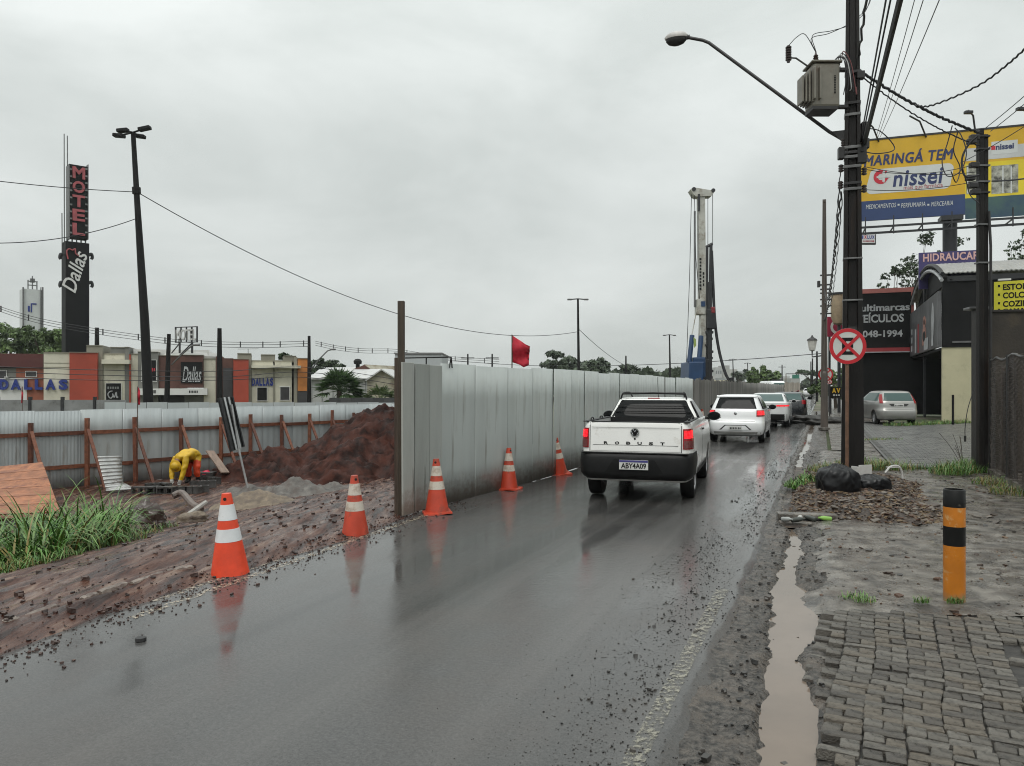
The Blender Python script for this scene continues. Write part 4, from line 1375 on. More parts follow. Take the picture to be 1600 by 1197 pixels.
    # tail lamps
    for s in (-1, 1):
        a, b = (0.685, 0.905) if s > 0 else (-0.905, -0.685)
        L = lower.patch('tail_lamp', M_LAMPR, t, lower.rear, 0.785, 1.075, lambda k: a, lambda k: b, 0.012, 10, 10, 0.03)
        c, d = (0.70, 0.86) if s > 0 else (-0.86, -0.70)
        lower.patch('lit_lens', M_LAMP, L, lower.rear, 0.94, 1.05, lambda k: c, lambda k: d, 0.016, 8, 6, 0.006)
        lower.patch('lower_lens', M_LAMPD, L, lower.rear, 0.80, 0.905, lambda k: c, lambda k: d, 0.016, 8, 5, 0.006)
    # bumper
    bmp = Car([(0.335, W - 0.04, -0.77, 3.0), (0.40, W + 0.012, -0.835, 3.0), (0.56, W + 0.02, -0.850, 3.0), (0.68, W + 0.018, -0.845, 3.0), (0.725, W + 0.008, -0.80, 3.0)], 13.0)
    bb = bmp.patch('bumper', M_PLAST, t, bmp.rear, 0.335, 0.728, lambda k: -1.30, lambda k: 1.30, 0.004, 44, 10, 0.06)
    cut(bb, list(arch_cut(0, 0.362)))
    bmp.patch('bumper_recess', M_INK, t, bmp.rear, 0.44, 0.63, lambda k: -0.42 + 0.12 * k, lambda k: 0.42 - 0.12 * k, 0.006, 12, 4, 0.01)
    MB().box((0, -0.79, 0.722), (1.55, 0.10, 0.012)).build('step_pad', M_PLAST, t, bevel=0.004)
    plate(bmp, t, 'ABY4A09', 0.555, 0.42, 0.14, -0.006)
    # rear window, bars, side windows
    rw = cab.patch('rear_window', M_GLASSD, t, cab.rear, 1.15, 1.455, lambda k: -0.71 + 0.175 * k, lambda k: 0.71 - 0.175 * k, 0.006, 18, 8)
    fr_ = cab.patch('window_frame', M_PLAST, t, cab.rear, 1.12, 1.480, lambda k: -0.785 + 0.190 * k, lambda k: 0.785 - 0.190 * k, 0.003, 18, 8)
    for z in (1.27, 1.36):
        w = 0.70 - 0.165 * (z - 1.185) / 0.27
        pts = [cab.rear(-w + 2 * w * i / 10, z) + Vector((0, -0.05, 0)) for i in range(11)]
        MB().tube(pts, 0.008, 6).build('window_bar', M_INK, t)
    for s in (-1, 1):
        cab.patch('side_window', M_GLASSD, t, lambda y, z: cab.side(y, z, s), 1.165, 1.445, lambda k: 1.26 + 0.13 * k, lambda k: 2.60 - 0.58 * k, 0.005, 12, 8)
        mirror(t, s * 0.95, 2.34, 1.165, M_PLAST)
        wheel(t, s * 0.70, 0.0, 0.305); wheel(t, s * 0.70, 2.72, 0.305)
        lower.patch('door_gap', M_SEAM, t, lambda y, z: lower.side(y, z, s), 0.45, 1.14, lambda k: 1.215, lambda k: 1.225, 0.002, 2, 8, 0.006)
        h_ = lower.side(1.38, 0.985, s)
        MB().box((h_.x + s * 0.012, 1.38, 0.985), (0.03, 0.17, 0.03)).build('door_handle', M_PLAST, t, bevel=0.008)
        lower.patch('side_trim', M_PLAST, t, lambda y, z: lower.side(y, z, s), 0.31, 0.42, lambda k: 0.40, lambda k: 2.32, 0.012, 8, 3)
    # roof rack and aerial
    for s in (-1, 1):
        MB().tube(bez([(s * 0.56, 1.30, 1.47), (s * 0.53, 1.33, 1.565), (s * 0.50, 1.45, 1.585), (s * 0.47, 1.75, 1.58), (s * 0.46, 2.0, 1.49)]), 0.014, 8).build('rack_rail', M_INK, t)
    MB().tube([(-0.535, 1.33, 1.565), (0, 1.32, 1.578), (0.535, 1.33, 1.565)], 0.016, 8).build('rack_bar', M_INK, t)
    MB().tube([(-0.50, 1.62, 1.575), (0.50, 1.62, 1.575)], 0.013, 8).build('rack_bar', M_INK, t)
    MB().tube([(0.03, 1.75, 1.50), (0.03, 1.62, 1.86)], [0.006, 0.003], 6).build('aerial', M_INK, t)
    cab.patch('brake_lamp', M_LAMPR, t, cab.rear, 1.478, 1.492, lambda k: -0.10, lambda k: 0.10, 0.008, 6, 2)
    MB().tube([(-0.48, -0.35, 0.30), (-0.48, -0.66, 0.29)], 0.03, 10).build('exhaust', M_PLAST, t)
    MB().box((0, 0.0, 0.31), (1.2, 0.12, 0.12)).build('rear_axle', M_PLAST, t)
    MB().box((0, 1.3, 0.33), (1.2, 3.4, 0.10)).build('chassis', M_PLAST, t)
    return t
pickup(UV(11.9, -2.58))

# ---------------------------------------------------------------- small hatchbacks and the saloon
def hatch(loc, rz, label, paint, gl, lamps, style):
    t = thing('hatchback_car', label, 'car', loc, rz)
    W = 0.83
    c = Car([(0.22, W - 0.10, -0.62, 3.05), (0.27, W - 0.03, -0.70, 3.12), (0.42, W, -0.735, 3.16), (0.58, W + 0.005, -0.74, 3.16), (0.64, W, -0.725, 3.14), (0.66, W - 0.003, -0.70, 3.12), (0.80, W - 0.005, -0.685, 3.05),
             (0.93, W - 0.02, -0.66, 2.85), (0.985, W - 0.04, -0.635, 2.35), (1.02, W - 0.06, -0.615, 2.15), (1.15, W - 0.115, -0.54, 1.95), (1.30, W - 0.185, -0.44, 1.65), (1.385, W - 0.225, -0.375, 1.45),
             (1.42, W - 0.26, -0.33, 1.32), (1.445, W - 0.33, -0.20, 1.20), (1.46, W - 0.48, 0.05, 1.0)], 7.5)
    b = c.body(paint, t)
    cut(b, [*arch_cut(0, 0.345), *arch_cut(2.47, 0.345)])
    z0, z1 = (1.03, 1.355)
    c.patch('rear_window', gl, t, c.rear, z0, z1, lambda k: -0.60 + 0.10 * k, lambda k: 0.60 - 0.10 * k, 0.006, 14, 8)
    c.patch('hatch_gap', M_SEAM, t, c.rear, 0.655, 0.663, lambda k: -0.56, lambda k: 0.56, 0.004, 12, 2)
    for s in (-1, 1):
        c.patch('side_window', gl if style == 'fiesta' else M_GLASSD, t, lambda y, z: c.side(y, z, s), 1.02, 1.36, lambda k: -0.32 + 0.18 * k, lambda k: 1.95 - 0.50 * k, 0.005, 12, 6)
        mirror(t, s * 0.93, 1.62, 1.04, M_INK if style != 'fiesta' else paint)
        wheel(t, s * 0.71, 0, 0.285, 0.185); wheel(t, s * 0.71, 2.47, 0.285, 0.185)
        if style == 'fiesta':
            a, d = (0.63, 0.73) if s > 0 else (-0.73, -0.63)
            c.patch('tail_lamp', M_LAMPR, t, c.rear, 0.92, 1.30, lambda k: a - s * 0.045 * k, lambda k: d - s * 0.045 * k, 0.012, 6, 10)
        else:
            a, d = (0.60, 0.86) if s > 0 else (-0.86, -0.60)
            L = c.patch('tail_lamp', M_LAMPR, t, c.rear, 0.80, 0.985, lambda k: a, lambda k: d, 0.012, 10, 8)
            e, f = (0.63, 0.82) if s > 0 else (-0.82, -0.63)
            c.patch('lit_lens', M_LAMP, L, c.rear, 0.845, 0.968, lambda k: e, lambda k: f, 0.016, 8, 5, 0.006)
        c.patch('door_gap', M_SEAM, t, lambda y, z: c.side(y, z, s), 0.35, 1.02, lambda k: 0.86, lambda k: 0.867, 0.002, 2, 6, 0.006)
    if style == 'fiesta':
        c.patch('plate_recess', M_SEAM, t, c.rear, 0.80, 0.905, lambda k: -0.30 - 0.10 * k, lambda k: 0.30 + 0.10 * k, 0.005, 10, 4)
        plate(c, t, '', 0.845, 0.38, 0.12, -0.01, False)
    else:
        c.patch('plate_recess', M_SEAM, t, c.rear, 0.40, 0.545, lambda k: -0.47 + 0.16 * k, lambda k: 0.47 - 0.16 * k, 0.003, 12, 4)
        c.patch('plate_panel', paint, t, c.rear, 0.395, 0.525, lambda k: -0.42 + 0.14 * k, lambda k: 0.42 - 0.14 * k, 0.006, 12, 4)
        plate(c, t, '', 0.46, 0.38, 0.115, -0.006, False)
        c.patch('lower_valance', mat('grey_valance', (0.22, 0.22, 0.21), 0.5), t, c.rear, 0.25, 0.345, lambda k: -0.70 - 0.03 * k, lambda k: 0.70 + 0.03 * k, 0.004, 14, 3)
        MB().lathe([(0.045, 0), (0.045, 0.012), (0.001, 0.014)], 20, (0, c.rear(0, 0.89).y - 0.002, 0.89), Matrix.Rotation(R(90), 3, 'X')).build('badge', M_CHROME, t)
        c.patch('spoiler', paint, t, c.rear, 1.36, 1.39, lambda k: -0.57, lambda k: 0.57, 0.05, 12, 2, 0.06)
        marks(3, 0.10, 0.028, M_CHROME, frame((-0.47, c.rear(-0.47, 0.77).y - 0.008, 0.77), (1, 0, 0), (0, 0, 1), (0, -1, 0)), t)
    MB().box((0, 1.2, 0.26), (1.15, 3.3, 0.12)).build('underbody', M_PLAST, t)
    return t
hatch(UV(24.8, -2.40), RZ, 'white hatchback with lit tail lights driving ahead of the pickup', M_WHITE2, M_GLASSD, True, 'gol')

def saloon(loc, rz, label, paint):
    t = thing('saloon_car', label, 'car', loc, rz)
    W = 0.89
    c = Car([(0.24, W - 0.10, -0.92, 3.45), (0.30, W - 0.03, -1.02, 3.55), (0.50, W, -1.06, 3.60), (0.66, W, -1.065, 3.58), (0.80, W - 0.005, -1.05, 3.50), (0.95, W - 0.02, -1.06, 3.2), (1.02, W - 0.045, -1.06, 2.7),
             (1.045, W - 0.08, -1.00, 2.2), (1.07, W - 0.10, -0.55, 2.05), (1.20, W - 0.165, -0.28, 1.80), (1.33, W - 0.23, 0.02, 1.50), (1.39, W - 0.27, 0.22, 1.30), (1.42, W - 0.34, 0.40, 1.15), (1.432, W - 0.48, 0.6, 1.0)], 7.5)
    b = c.body(paint, t)
    cut(b, [*arch_cut(0, 0.37), *arch_cut(2.7, 0.37)])
    c.patch('rear_window', M_GLASSG, t, c.rear, 1.085, 1.375, lambda k: -0.66 + 0.11 * k, lambda k: 0.66 - 0.11 * k, 0.006, 14, 8)
    for s in (-1, 1):
        c.patch('side_window', M_GLASSD, t, lambda y, z: c.side(y, z, s), 1.06, 1.34, lambda k: -0.25 + 0.40 * k, lambda k: 2.05 - 0.55 * k, 0.005, 12, 6)
        a, d = (0.40, 1.02) if s > 0 else (-1.02, -0.40)
        L = c.patch('tail_lamp', M_LAMP if s > 0 else M_LAMP, t, c.rear, 0.885, 0.94, lambda k: a if s > 0 else a, lambda k: d, 0.012, 14, 5)
        mirror(t, s * 0.98, 1.85, 1.05, paint)
        wheel(t, s * 0.77, 0, 0.32, 0.21); wheel(t, s * 0.77, 2.7, 0.32, 0.21)
    c.patch('chrome_strip', M_INK, t, c.rear, 0.895, 0.925, lambda k: -0.42, lambda k: 0.42, 0.006, 12, 2)
    c.patch('diffuser', M_PLAST, t, c.rear, 0.25, 0.56, lambda k: -0.80, lambda k: 0.80, 0.008, 14, 5)
    plate(c, t, '', 0.76, 0.38, 0.115, -0.006, False)
    MB().box((0, 1.3, 0.27), (1.2, 3.8, 0.12)).build('underbody', M_PLAST, t)
    return t
saloon(UV(34.9, -2.12), RZ, 'white saloon with thin red tail lights, third vehicle in the lane', mat('silver_white_paint', (0.66, 0.67, 0.67), 0.22, 0.03, 2, coat=0.6))

def suv(loc, rz, label):
    t = thing('suv_car', label, 'car', loc, rz)
    W = 0.88
    c = Car([(0.28, W - 0.08, -0.72, 3.3), (0.40, W, -0.80, 3.4), (0.75, W, -0.80, 3.4), (1.0, W - 0.02, -0.75, 3.1), (1.04, W - 0.05, -0.73, 2.3), (1.2, W - 0.13, -0.55, 1.9), (1.36, W - 0.2, -0.40, 1.5), (1.42, W - 0.28, -0.25, 1.3), (1.44, W - 0.45, 0, 1.0)], 7.5)
    b = c.body(M_DCAR, t)
    cut(b, [*arch_cut(0, 0.39), *arch_cut(2.6, 0.39)])
    c.patch('rear_window', M_GLASSG, t, c.rear, 1.06, 1.36, lambda k: -0.66 + 0.1 * k, lambda k: 0.66 - 0.1 * k, 0.006)
    for s in (-1, 1):
        c.patch('side_window', M_GLASSG, t, lambda y, z: c.side(y, z, s), 1.05, 1.35, lambda k: -0.45 + 0.2 * k, lambda k: 2.2 - 0.6 * k, 0.005)
        a, d = (0.66, 0.95) if s > 0 else (-0.95, -0.66)
        c.patch('tail_lamp', M_LAMPR, t, c.rear, 0.85, 1.05, lambda k: a, lambda k: d, 0.012)
        mirror(t, s * 1.0, 1.9, 1.12, M_INK)
        wheel(t, s * 0.76, 0, 0.34, 0.22); wheel(t, s * 0.76, 2.6, 0.34, 0.22)
    return t
suv(UV(41.0, -1.55), RZ, 'dark car in front of the white saloon, mostly hidden')
hatch(flat(P(1396, 665, 33.4), 0.07), R(-8), 'silver hatchback parked in front of the black car shop', M_SILVER, M_GLASSG, False, 'fiesta')

# white van beyond the far hoarding, its roof light bar and windscreen toward the camera
v = thing('white_van', 'white van coming the other way beyond the hoarding, dark light bar on its roof', 'van', flat(P(1209, 612, 108), -0.15), R(8))
c = Car([(0.3, 1.05, -2.2, 2.6), (0.6, 1.1, -2.3, 2.7), (1.3, 1.1, -2.28, 2.7), (1.7, 1.08, -2.0, 2.7), (2.4, 1.0, -1.7, 2.7), (2.62, 0.92, -1.5, 2.6), (2.70, 0.7, -1.3, 2.4)], 8)
c.body(M_WHITE2, v)
c.patch('windscreen', M_GLASSG, v, c.rear, 1.75, 2.42, lambda k: -0.92 + 0.08 * k, lambda k: 0.92 - 0.08 * k, 0.01)
MB().box((0, -0.9, 2.82), (1.1, 0.5, 0.2)).build('light_bar', M_INK, v, bevel=0.03)
for s in (-1, 1):
    c.patch('headlamp', M_PLATE, v, c.rear, 1.0, 1.25, lambda k: s * 0.8 - 0.18, lambda k: s * 0.8 + 0.18, 0.01)
    mirror(v, s * 1.2, -1.7, 1.9, M_WHITE2)
    wheel(v, s * 0.95, -1.4, 0.36, 0.25); wheel(v, s * 0.95, 1.6, 0.36, 0.25)

# a pale car far along the road
for i, (px, py, D, nm) in enumerate(((1262, 613, 150, 'tiny pale car far down the road, left of two'), (1275, 615, 135, 'tiny pale car far down the road, right of two'))):
    t = thing('distant_car', nm, 'car', flat(P(px, py, D)), RZ)
    c = Car([(0.25, 0.8, -0.7, 3.2), (0.4, 0.86, -0.78, 3.3), (0.9, 0.85, -0.75, 3.2), (1.0, 0.8, -0.7, 2.3), (1.4, 0.64, -0.4, 1.5), (1.47, 0.5, -0.1, 1.1)], 7)
    c.body((M_WHITE2, M_SILVER)[i], t)
    c.patch('rear_window', M_GLASSD, t, c.rear, 1.0, 1.38, lambda k: -0.65 + 0.1 * k, lambda k: 0.65 - 0.1 * k, 0.01)
    for s in (-1, 1):
        wheel(t, s * 0.72, 0, 0.31); wheel(t, s * 0.72, 2.5, 0.31)
# ================================================================== right-hand side of the road
M_POLE = mat('dark_wet_concrete_pole', (0.0105, 0.009, 0.0085), 0.5, 0.3, 2.5, 0.35, 30, stretch=(3, 3, 0.3), dirt=((0.032, 0.020, 0.014), 1.2, 0.25), spec=0.25)
M_RUST = mat('rusty_post', (0.14, 0.075, 0.045), 0.55, 0.3, 8, 0.3, 40)
M_STEEL = mat('galvanised_steel', (0.15, 0.15, 0.15), 0.4, 0.2, 5, metal=0.7)
M_DARK = mat('dark_fitting', (0.020, 0.019, 0.020), 0.5, 0.2, 8)
M_CABLE = mat('black_cable', (0.012, 0.012, 0.016), 0.5, 0.1)
M_PORC = mat('brown_porcelain', (0.035, 0.020, 0.016), 0.2, 0.1)

def tee_pole(parent, p, h, w0, w1, d0, d1, ang, name='pole', m=None):
    """double-T concrete pole: tapered, with a sunk web on two faces"""
    b = MB(); M = Matrix.Rotation(ang, 3, 'Z')
    prof = lambda w, d: [(-w, -d), (-w * .55, -d), (-w * .42, -d * .55), (w * .42, -d * .55), (w * .55, -d), (w, -d), (w, d), (w * .55, d), (w * .42, d * .55), (-w * .42, d * .55), (-w * .55, d), (-w, d)]
    vs = []; fs = []; n = 12
    rows = [(0, 0), (0.25, 0), (0.26, 1), (0.985, 1), (0.99, 0), (1, 0)]
    for (f, r) in rows:
        w = (w0 + (w1 - w0) * f) / 2; d = (d0 + (d1 - d0) * f) / 2
        for x, y in prof(w, d):
            if not r: y = math.copysign(d, y)
            vs.append(M @ Vector((x, y, 0)) + Vector((p[0], p[1], p[2] + h * f)))
    for r in range(len(rows) - 1):
        for i in range(n):
            j = (i + 1) % n
            fs.append((r * n + i, r * n + j, (r + 1) * n + j, (r + 1) * n + i))
    fs.append(tuple(range(n))[::-1]); fs.append(tuple((len(rows) - 1) * n + i for i in range(n)))
    return b.add(vs, fs).build(name, m or M_POLE, parent)

# ---------------------------------------------------------------- big utility pole
UP = G(1332, 745)
pole = wthing('utility_pole', 'tall dark concrete utility pole carrying a transformer, beside the trash bags', 'utility pole', UP)
PA = RZ
tee_pole(pole, (UP.x, UP.y, -0.05), 11.0, 0.40, 0.185, 0.30, 0.15, PA)
def pz(y): return EYE - (y - 605) / F * UP.y
for y, n_ in ((163, 0), (181, 1), (232, 2), (240, 0), (247, 1), (262, 2), (288, 0), (297, 1), (470, 2), (115, 0), (405, 1)):
    z = pz(y); f = z / 11
    w = 0.40 + (0.185 - 0.40) * f + 0.016; d = 0.30 - 0.15 * f + 0.016
    MB().box((UP.x, UP.y, z), (w, d, 0.05 if y < 320 else 0.03), Matrix.Rotation(PA, 3, 'Z')).build('steel_band', M_STEEL if n_ else M_DARK, pole, bevel=0.004)
for y, dx in ((240, -0.20), (247, 0.21), (262, -0.22), (288, -0.23), (297, 0.22), (250, 0.24), (270, 0.22), (226, 0.2), (222, -0.17), (235, -0.2)):
    z = pz(y); c = UP + RN * dx * 0.9 - RD * 0.02
    b = MB().cyl((c.x, c.y, z - 0.07), (c.x, c.y, z + 0.07), 0.028, n=8)
    for q in (-0.045, 0.0, 0.045):
        b.cyl((c.x, c.y, z + q - 0.012), (c.x, c.y, z + q + 0.012), 0.048, n=10)
    b.build('insulator', M_PORC, pole, True)
# telephone boxes and clutter high on the pole
for (x, y, w, h) in ((1350, 205, 0.10, 0.32), (1346, 243, 0.16, 0.30), (1352, 225, 0.12, 0.18), (1314, 240, 0.10, 0.22), (1344, 118, 0.14, 0.14)):
    c = P(x, y, UP.y - 0.10)
    MB().box(c, (w, 0.14, h), Matrix.Rotation(PA + 0.2, 3, 'Z')).build('junction_box', M_DARK, pole, bevel=0.012)
# lamp bracket and arm
arm_dir = -RN
A0 = UP + arm_dir * 0.14 + Vector((0, 0, pz(218)))
HEAD = UP + arm_dir * 3.06
zh = EYE + (605 - 60) / F * HEAD.y
k = UP + arm_dir * 2.75; zk = EYE + (605 - 63) / F * k.y
pts = [A0, UP + arm_dir * 0.4 + Vector((0, 0, pz(202))), flat(k, zk) - arm_dir * 0.12 - Vector((0, 0, 0.07)), flat(k, zk), flat(HEAD, zh + 0.02)]
MB().tube(pts, 0.032, 10).build('lamp_arm', M_DARK, pole, True)
b = MB()
c0 = UP + arm_dir * 0.10
b.add([flat(c0, pz(203)), flat(c0, pz(228)), UP + arm_dir * 0.36 + Vector((0, 0, pz(203)))] + [q - RD * 0.05 for q in (flat(c0, pz(203)), flat(c0, pz(228)), UP + arm_dir * 0.36 + Vector((0, 0, pz(203))))],
      [(0, 1, 2), (5, 4, 3), (0, 3, 4, 1), (1, 4, 5, 2), (2, 5, 3, 0)]).build('arm_bracket', M_DARK, pole)
lh = flat(HEAD + arm_dir * 0.22, zh + 0.03)
ML = frame((0, 0, 0), arm_dir, RD, (0, 0, 1)).to_3x3()
b = MB(); b.lathe([(0.001, -0.02), (0.10, -0.02), (0.155, 0.0), (0.165, 0.035), (0.14, 0.09), (0.08, 0.125), (0.001, 0.13)], 24, lh, ML @ Matrix.Diagonal((1.45, 0.8, 1)))
lamp = b.build('lamp_head', mat('grey_lamp_housing', (0.48, 0.465, 0.45), 0.5, 0.2, 6), pole, True, sharp=45)
MB().lathe([(0.150, 0.0), (0.148, -0.05), (0.11, -0.11), (0.05, -0.14), (0.001, -0.145)], 24, lh, ML @ Matrix.Diagonal((1.4, 0.78, 1))).build('lamp_bowl', glass('grey_lamp_glass', (0.035, 0.035, 0.035), 0.15), lamp, True)
MB().tube([flat(HEAD, zh + 0.02) - arm_dir * 0.05, lh], 0.045, 10).build('lamp_neck', M_DARK, lamp, True)

# ---------------------------------------------------------------- transformer
TR = P(1283, 137, UP.y - 0.1)
tr = wthing('transformer', 'beige finned transformer hung on the utility pole', 'transformer', TR - Vector((0, 0, 0.45)))
M_TRAFO = mat('beige_grey_enamel', (0.175, 0.163, 0.135), 0.45, 0.15, 4, dirt=((0.13, 0.10, 0.075), 3, 0.2))
s_ = UP.y / F
MB().box(TR + Vector((0.02, 0, -0.02)), (0.50, 0.42, 0.80)).build('tank', M_TRAFO, tr, bevel=0.04)
MB().box(TR + Vector((0.02, 0, 0.405)), (0.56, 0.48, 0.035)).build('lid', M_TRAFO, tr, bevel=0.01)
MB().box(TR + Vector((0.0, 0, -0.44)), (0.46, 0.40, 0.07)).build('tank_foot', M_DARK, tr, bevel=0.01)
for i in range(4):
    x = -0.255 - 0.055 * i
    b = MB().box(TR + Vector((x + 0.03, -0.02, -0.01 - 0.02 * i)), (0.034, 0.40 - 0.04 * i, 0.66 - 0.055 * i))
    b.build('cooling_fin', M_TRAFO, tr, bevel=0.016)
for i in range(4):
    b = MB().box(TR + Vector((-0.17 + 0.10 * i - 0.05, -0.245, -0.01)), (0.034, 0.10, 0.60))
    if i < 2: b.build('cooling_fin', M_TRAFO, tr, bevel=0.016)
marks(11, 0.34, 0.035, M_INK, frame(TR + Vector((0.17, -0.212, -0.02)), (0, 0, 1), (-1, 0, 0), (0, -1, 0)), tr)
bb = MB()
zc = TR.z + 0.42
bx_ = TR + Vector((-0.10, 0, 0))
bb.lathe([(0.055, 0), (0.055, 0.05), (0.04, 0.06), (0.055, 0.09), (0.035, 0.10), (0.05, 0.13), (0.03, 0.14), (0.045, 0.17), (0.02, 0.20), (0.012, 0.26)], 14, (bx_.x, bx_.y, zc))
bb.build('high_bushing', M_PORC, tr, True)
for i in range(3):
    c = TR + Vector((0.20 + 0.05 * i, -0.10 + 0.1 * i, 0.30))
    MB().lathe([(0.035, 0), (0.045, 0.03), (0.03, 0.05), (0.042, 0.08), (0.02, 0.11), (0.01, 0.14)], 10, c, Matrix.Rotation(R(50), 3, 'Y')).build('low_bushing', M_PORC, tr, True)
ar = P(1232, 85, UP.y - 0.15)
b = MB()
b.cyl(ar - Vector((0, 0, 0.15)), ar + Vector((0, 0, 0.16)), 0.03, n=10)
for q in range(6): b.cyl(ar + Vector((0, 0, -0.11 + 0.045 * q)), ar + Vector((0, 0, -0.09 + 0.045 * q)), 0.055, n=12)
b.build('lightning_arrester', M_PORC, tr, True)
MB().tube([ar + Vector((0, 0, -0.06)), ar + Vector((0.14, 0, -0.07)), TR + Vector((-0.22, 0, 0.38))], 0.016, 6).build('arrester_bracket', M_STEEL, tr)
for zz in (0.33, -0.36):
    MB().box(TR + Vector((0.37, 0, zz)), (0.24, 0.10, 0.06)).build('hanger', M_DARK, tr, bevel=0.008)
lead = [[ar + Vector((0, 0, .16)), P(1245, 58, 14.2), P(1258, 54, 14.2), bx_ + Vector((0, 0, 0.66))],
        [bx_ + Vector((0, 0, .68)), P(1270, 55, 14.3), P(1300, 48, 14.4), P(1330, 38, 14.5), P(1352, 18, 14.6), P(1362, -10, 14.7)],
        [bx_ + Vector((0, 0, .66)), P(1268, 60, 14.3), P(1296, 52, 14.4), P(1332, 34, 14.5), P(1356, 10, 14.6), P(1363, -12, 14.7)]]
for pts in lead:
    MB().tube(bez(pts), 0.007, 5).build('lead_wire', M_CABLE, tr, True)
for i in range(5):
    pts = [TR + Vector((0.22 + 0.03 * i, -0.1, 0.42)), P(1306 + 3 * i, 92 - 3 * i, 14.2), P(1318 + 3 * i, 92 + 2 * i, 14.15), P(1322 + 4 * i, 122 + 6 * i, 14.15), P(1318 + 5 * i, 148 - 3 * i, 14.2)]
    MB().tube(bez(pts), 0.009, 5).build('low_cable', (M_CABLE, M_CABLE, mat('white_cable', (0.5, 0.5, 0.5), .5), M_CABLE, mat('red_cable', (0.15, 0.03, 0.03), .5))[i], tr, True)

# ---------------------------------------------------------------- no-stopping signs
M_SRED = mat('sign_red', (0.50, 0.012, 0.022), 0.35, 0.05, 4)
M_SWHITE = mat('sign_white', (0.56, 0.57, 0.54), 0.35, 0.05, 4)
def disc(o, M, r0, r1, dep, m, name, n=40):
    b = MB(); vs = []
    for d in (0, dep):
        for r in ((r0, r1) if r0 > 0 else (r1,)):
            vs += [M @ Vector((r * math.cos(2 * math.pi * i / n), r * math.sin(2 * math.pi * i / n), d)) for i in range(n)]
    fs = []
    if r0 > 0:
        for i in range(n):
            j = (i + 1) % n
            fs += [(i, j, n + j, n + i), (2 * n + i, 3 * n + i, 3 * n + j, 2 * n + j), (n + i, n + j, 3 * n + j, 3 * n + i), (i, 2 * n + i, 2 * n + j, j)]
    else:
        fs = [tuple(range(n))[::-1], tuple(range(n, 2 * n))] + [(i, (i + 1) % n, n + (i + 1) % n, n + i) for i in range(n)]
    return b.add(vs, fs).build(name, m, o)
def nostop(label, px, py, rpx, D, foot, yaw, post=True, m_post=None):
    c = P(px, py, D); r = rpx * D / F
    t = wthing('no_stopping_sign', label, 'road sign', (c.x, c.y, foot))
    ex = Vector((math.cos(yaw), math.sin(yaw), 0)); n_ = Vector((ex.y, -ex.x, 0))
    M = frame(c, ex, (0, 0, 1), n_)
    disc(t, M, 0, r, 0.006, M_SWHITE, 'plate')
    disc(t, M @ Matrix.Translation((0, 0, 0.007)), r * 0.80, r * 0.995, 0.003, M_SRED, 'ring')
    text('E', r * 0.62, r * 0.95, M_INK, M @ Matrix.Translation((0, 0, 0.0085)), t, bold=0.03)
    for a in (45, -45):
        b = MB(); L = r * 0.84
        b.box((0, 0, 0), (2 * L, r * 0.17, 0.003))
        o = b.build('bar', M_SRED, t); o.matrix_basis = M @ Matrix.Translation((0, 0, 0.012 + (0.0035 if a > 0 else 0))) @ Matrix.Rotation(R(a), 4, 'Z')
    if post:
        MB().tube([c - n_ * 0.035 - Vector((0, 0, c.z - foot)), c - n_ * 0.035 + Vector((0, 0, r * 0.6))], 0.032, 10).build('post', m_post or M_RUST, t, True)
    return t
nostop('large red and white no-stopping sign on a rusty post before the utility pole', 1324.5, 541, 28, 13.9, 0.02, R(-6))
nostop('smaller no-stopping sign on the second utility pole', 1290, 585, 11, 30.5, 0.0, R(-12), True, M_DARK)
nostop('tiny no-stopping sign hanging low right of the second pole', 1296.5, 596.5, 3.6, 44, 0.0, R(-12), True, M_DARK)

# ---------------------------------------------------------------- second utility pole with lantern
U2 = G(1288, 672)
p2 = wthing('utility_pole', 'second utility pole down the pavement with a glass lantern', 'utility pole', U2)
tee_pole(p2, (U2.x, U2.y, -0.05), EYE + (605 - 310) / F * U2.y, 0.28, 0.13, 0.22, 0.11, RZ, m=mat('brown_grey_pole', (0.075, 0.060, 0.050), 0.55, 0.25, 2.5, stretch=(3, 3, .4)))
MB().box((U2.x, U2.y, 0.05), (0.36, 0.32, 0.12)).build('plinth', M_CONC, p2, bevel=0.02)
for y in (445, 452, 458, 468, 478, 490, 430):
    z = EYE + (605 - y) / F * U2.y
    MB().box((U2.x + 0.06, U2.y, z), (0.42, 0.12, 0.05), Matrix.Rotation(RZ, 3, 'Z')).build('bracket', M_DARK, p2)
MB().box((U2.x - 0.22, U2.y, EYE + (605 - 444) / F * U2.y), (0.09, 0.12, 0.25)).build('junction_box', M_DARK, p2, bevel=0.01)
lp = P(1269, 537, U2.y)
lan = MB().lathe([(0.03, -0.30), (0.12, -0.26), (0.17, 0.0), (0.185, 0.12)], 8, lp).build('lantern_glass', mat('milky_glass', (0.50, 0.49, 0.45), 0.25), p2, True, sharp=30)
MB().lathe([(0.21, 0.12), (0.19, 0.17), (0.06, 0.25), (0.02, 0.33), (0.001, 0.34)], 8, lp).build('lantern_cap', M_DARK, p2)
MB().tube([lp + Vector((0, 0, -0.30)), lp + Vector((0, 0, -0.52)), Vector((U2.x, U2.y, lp.z - 0.46))], 0.03, 6).build('lantern_arm', M_DARK, p2)

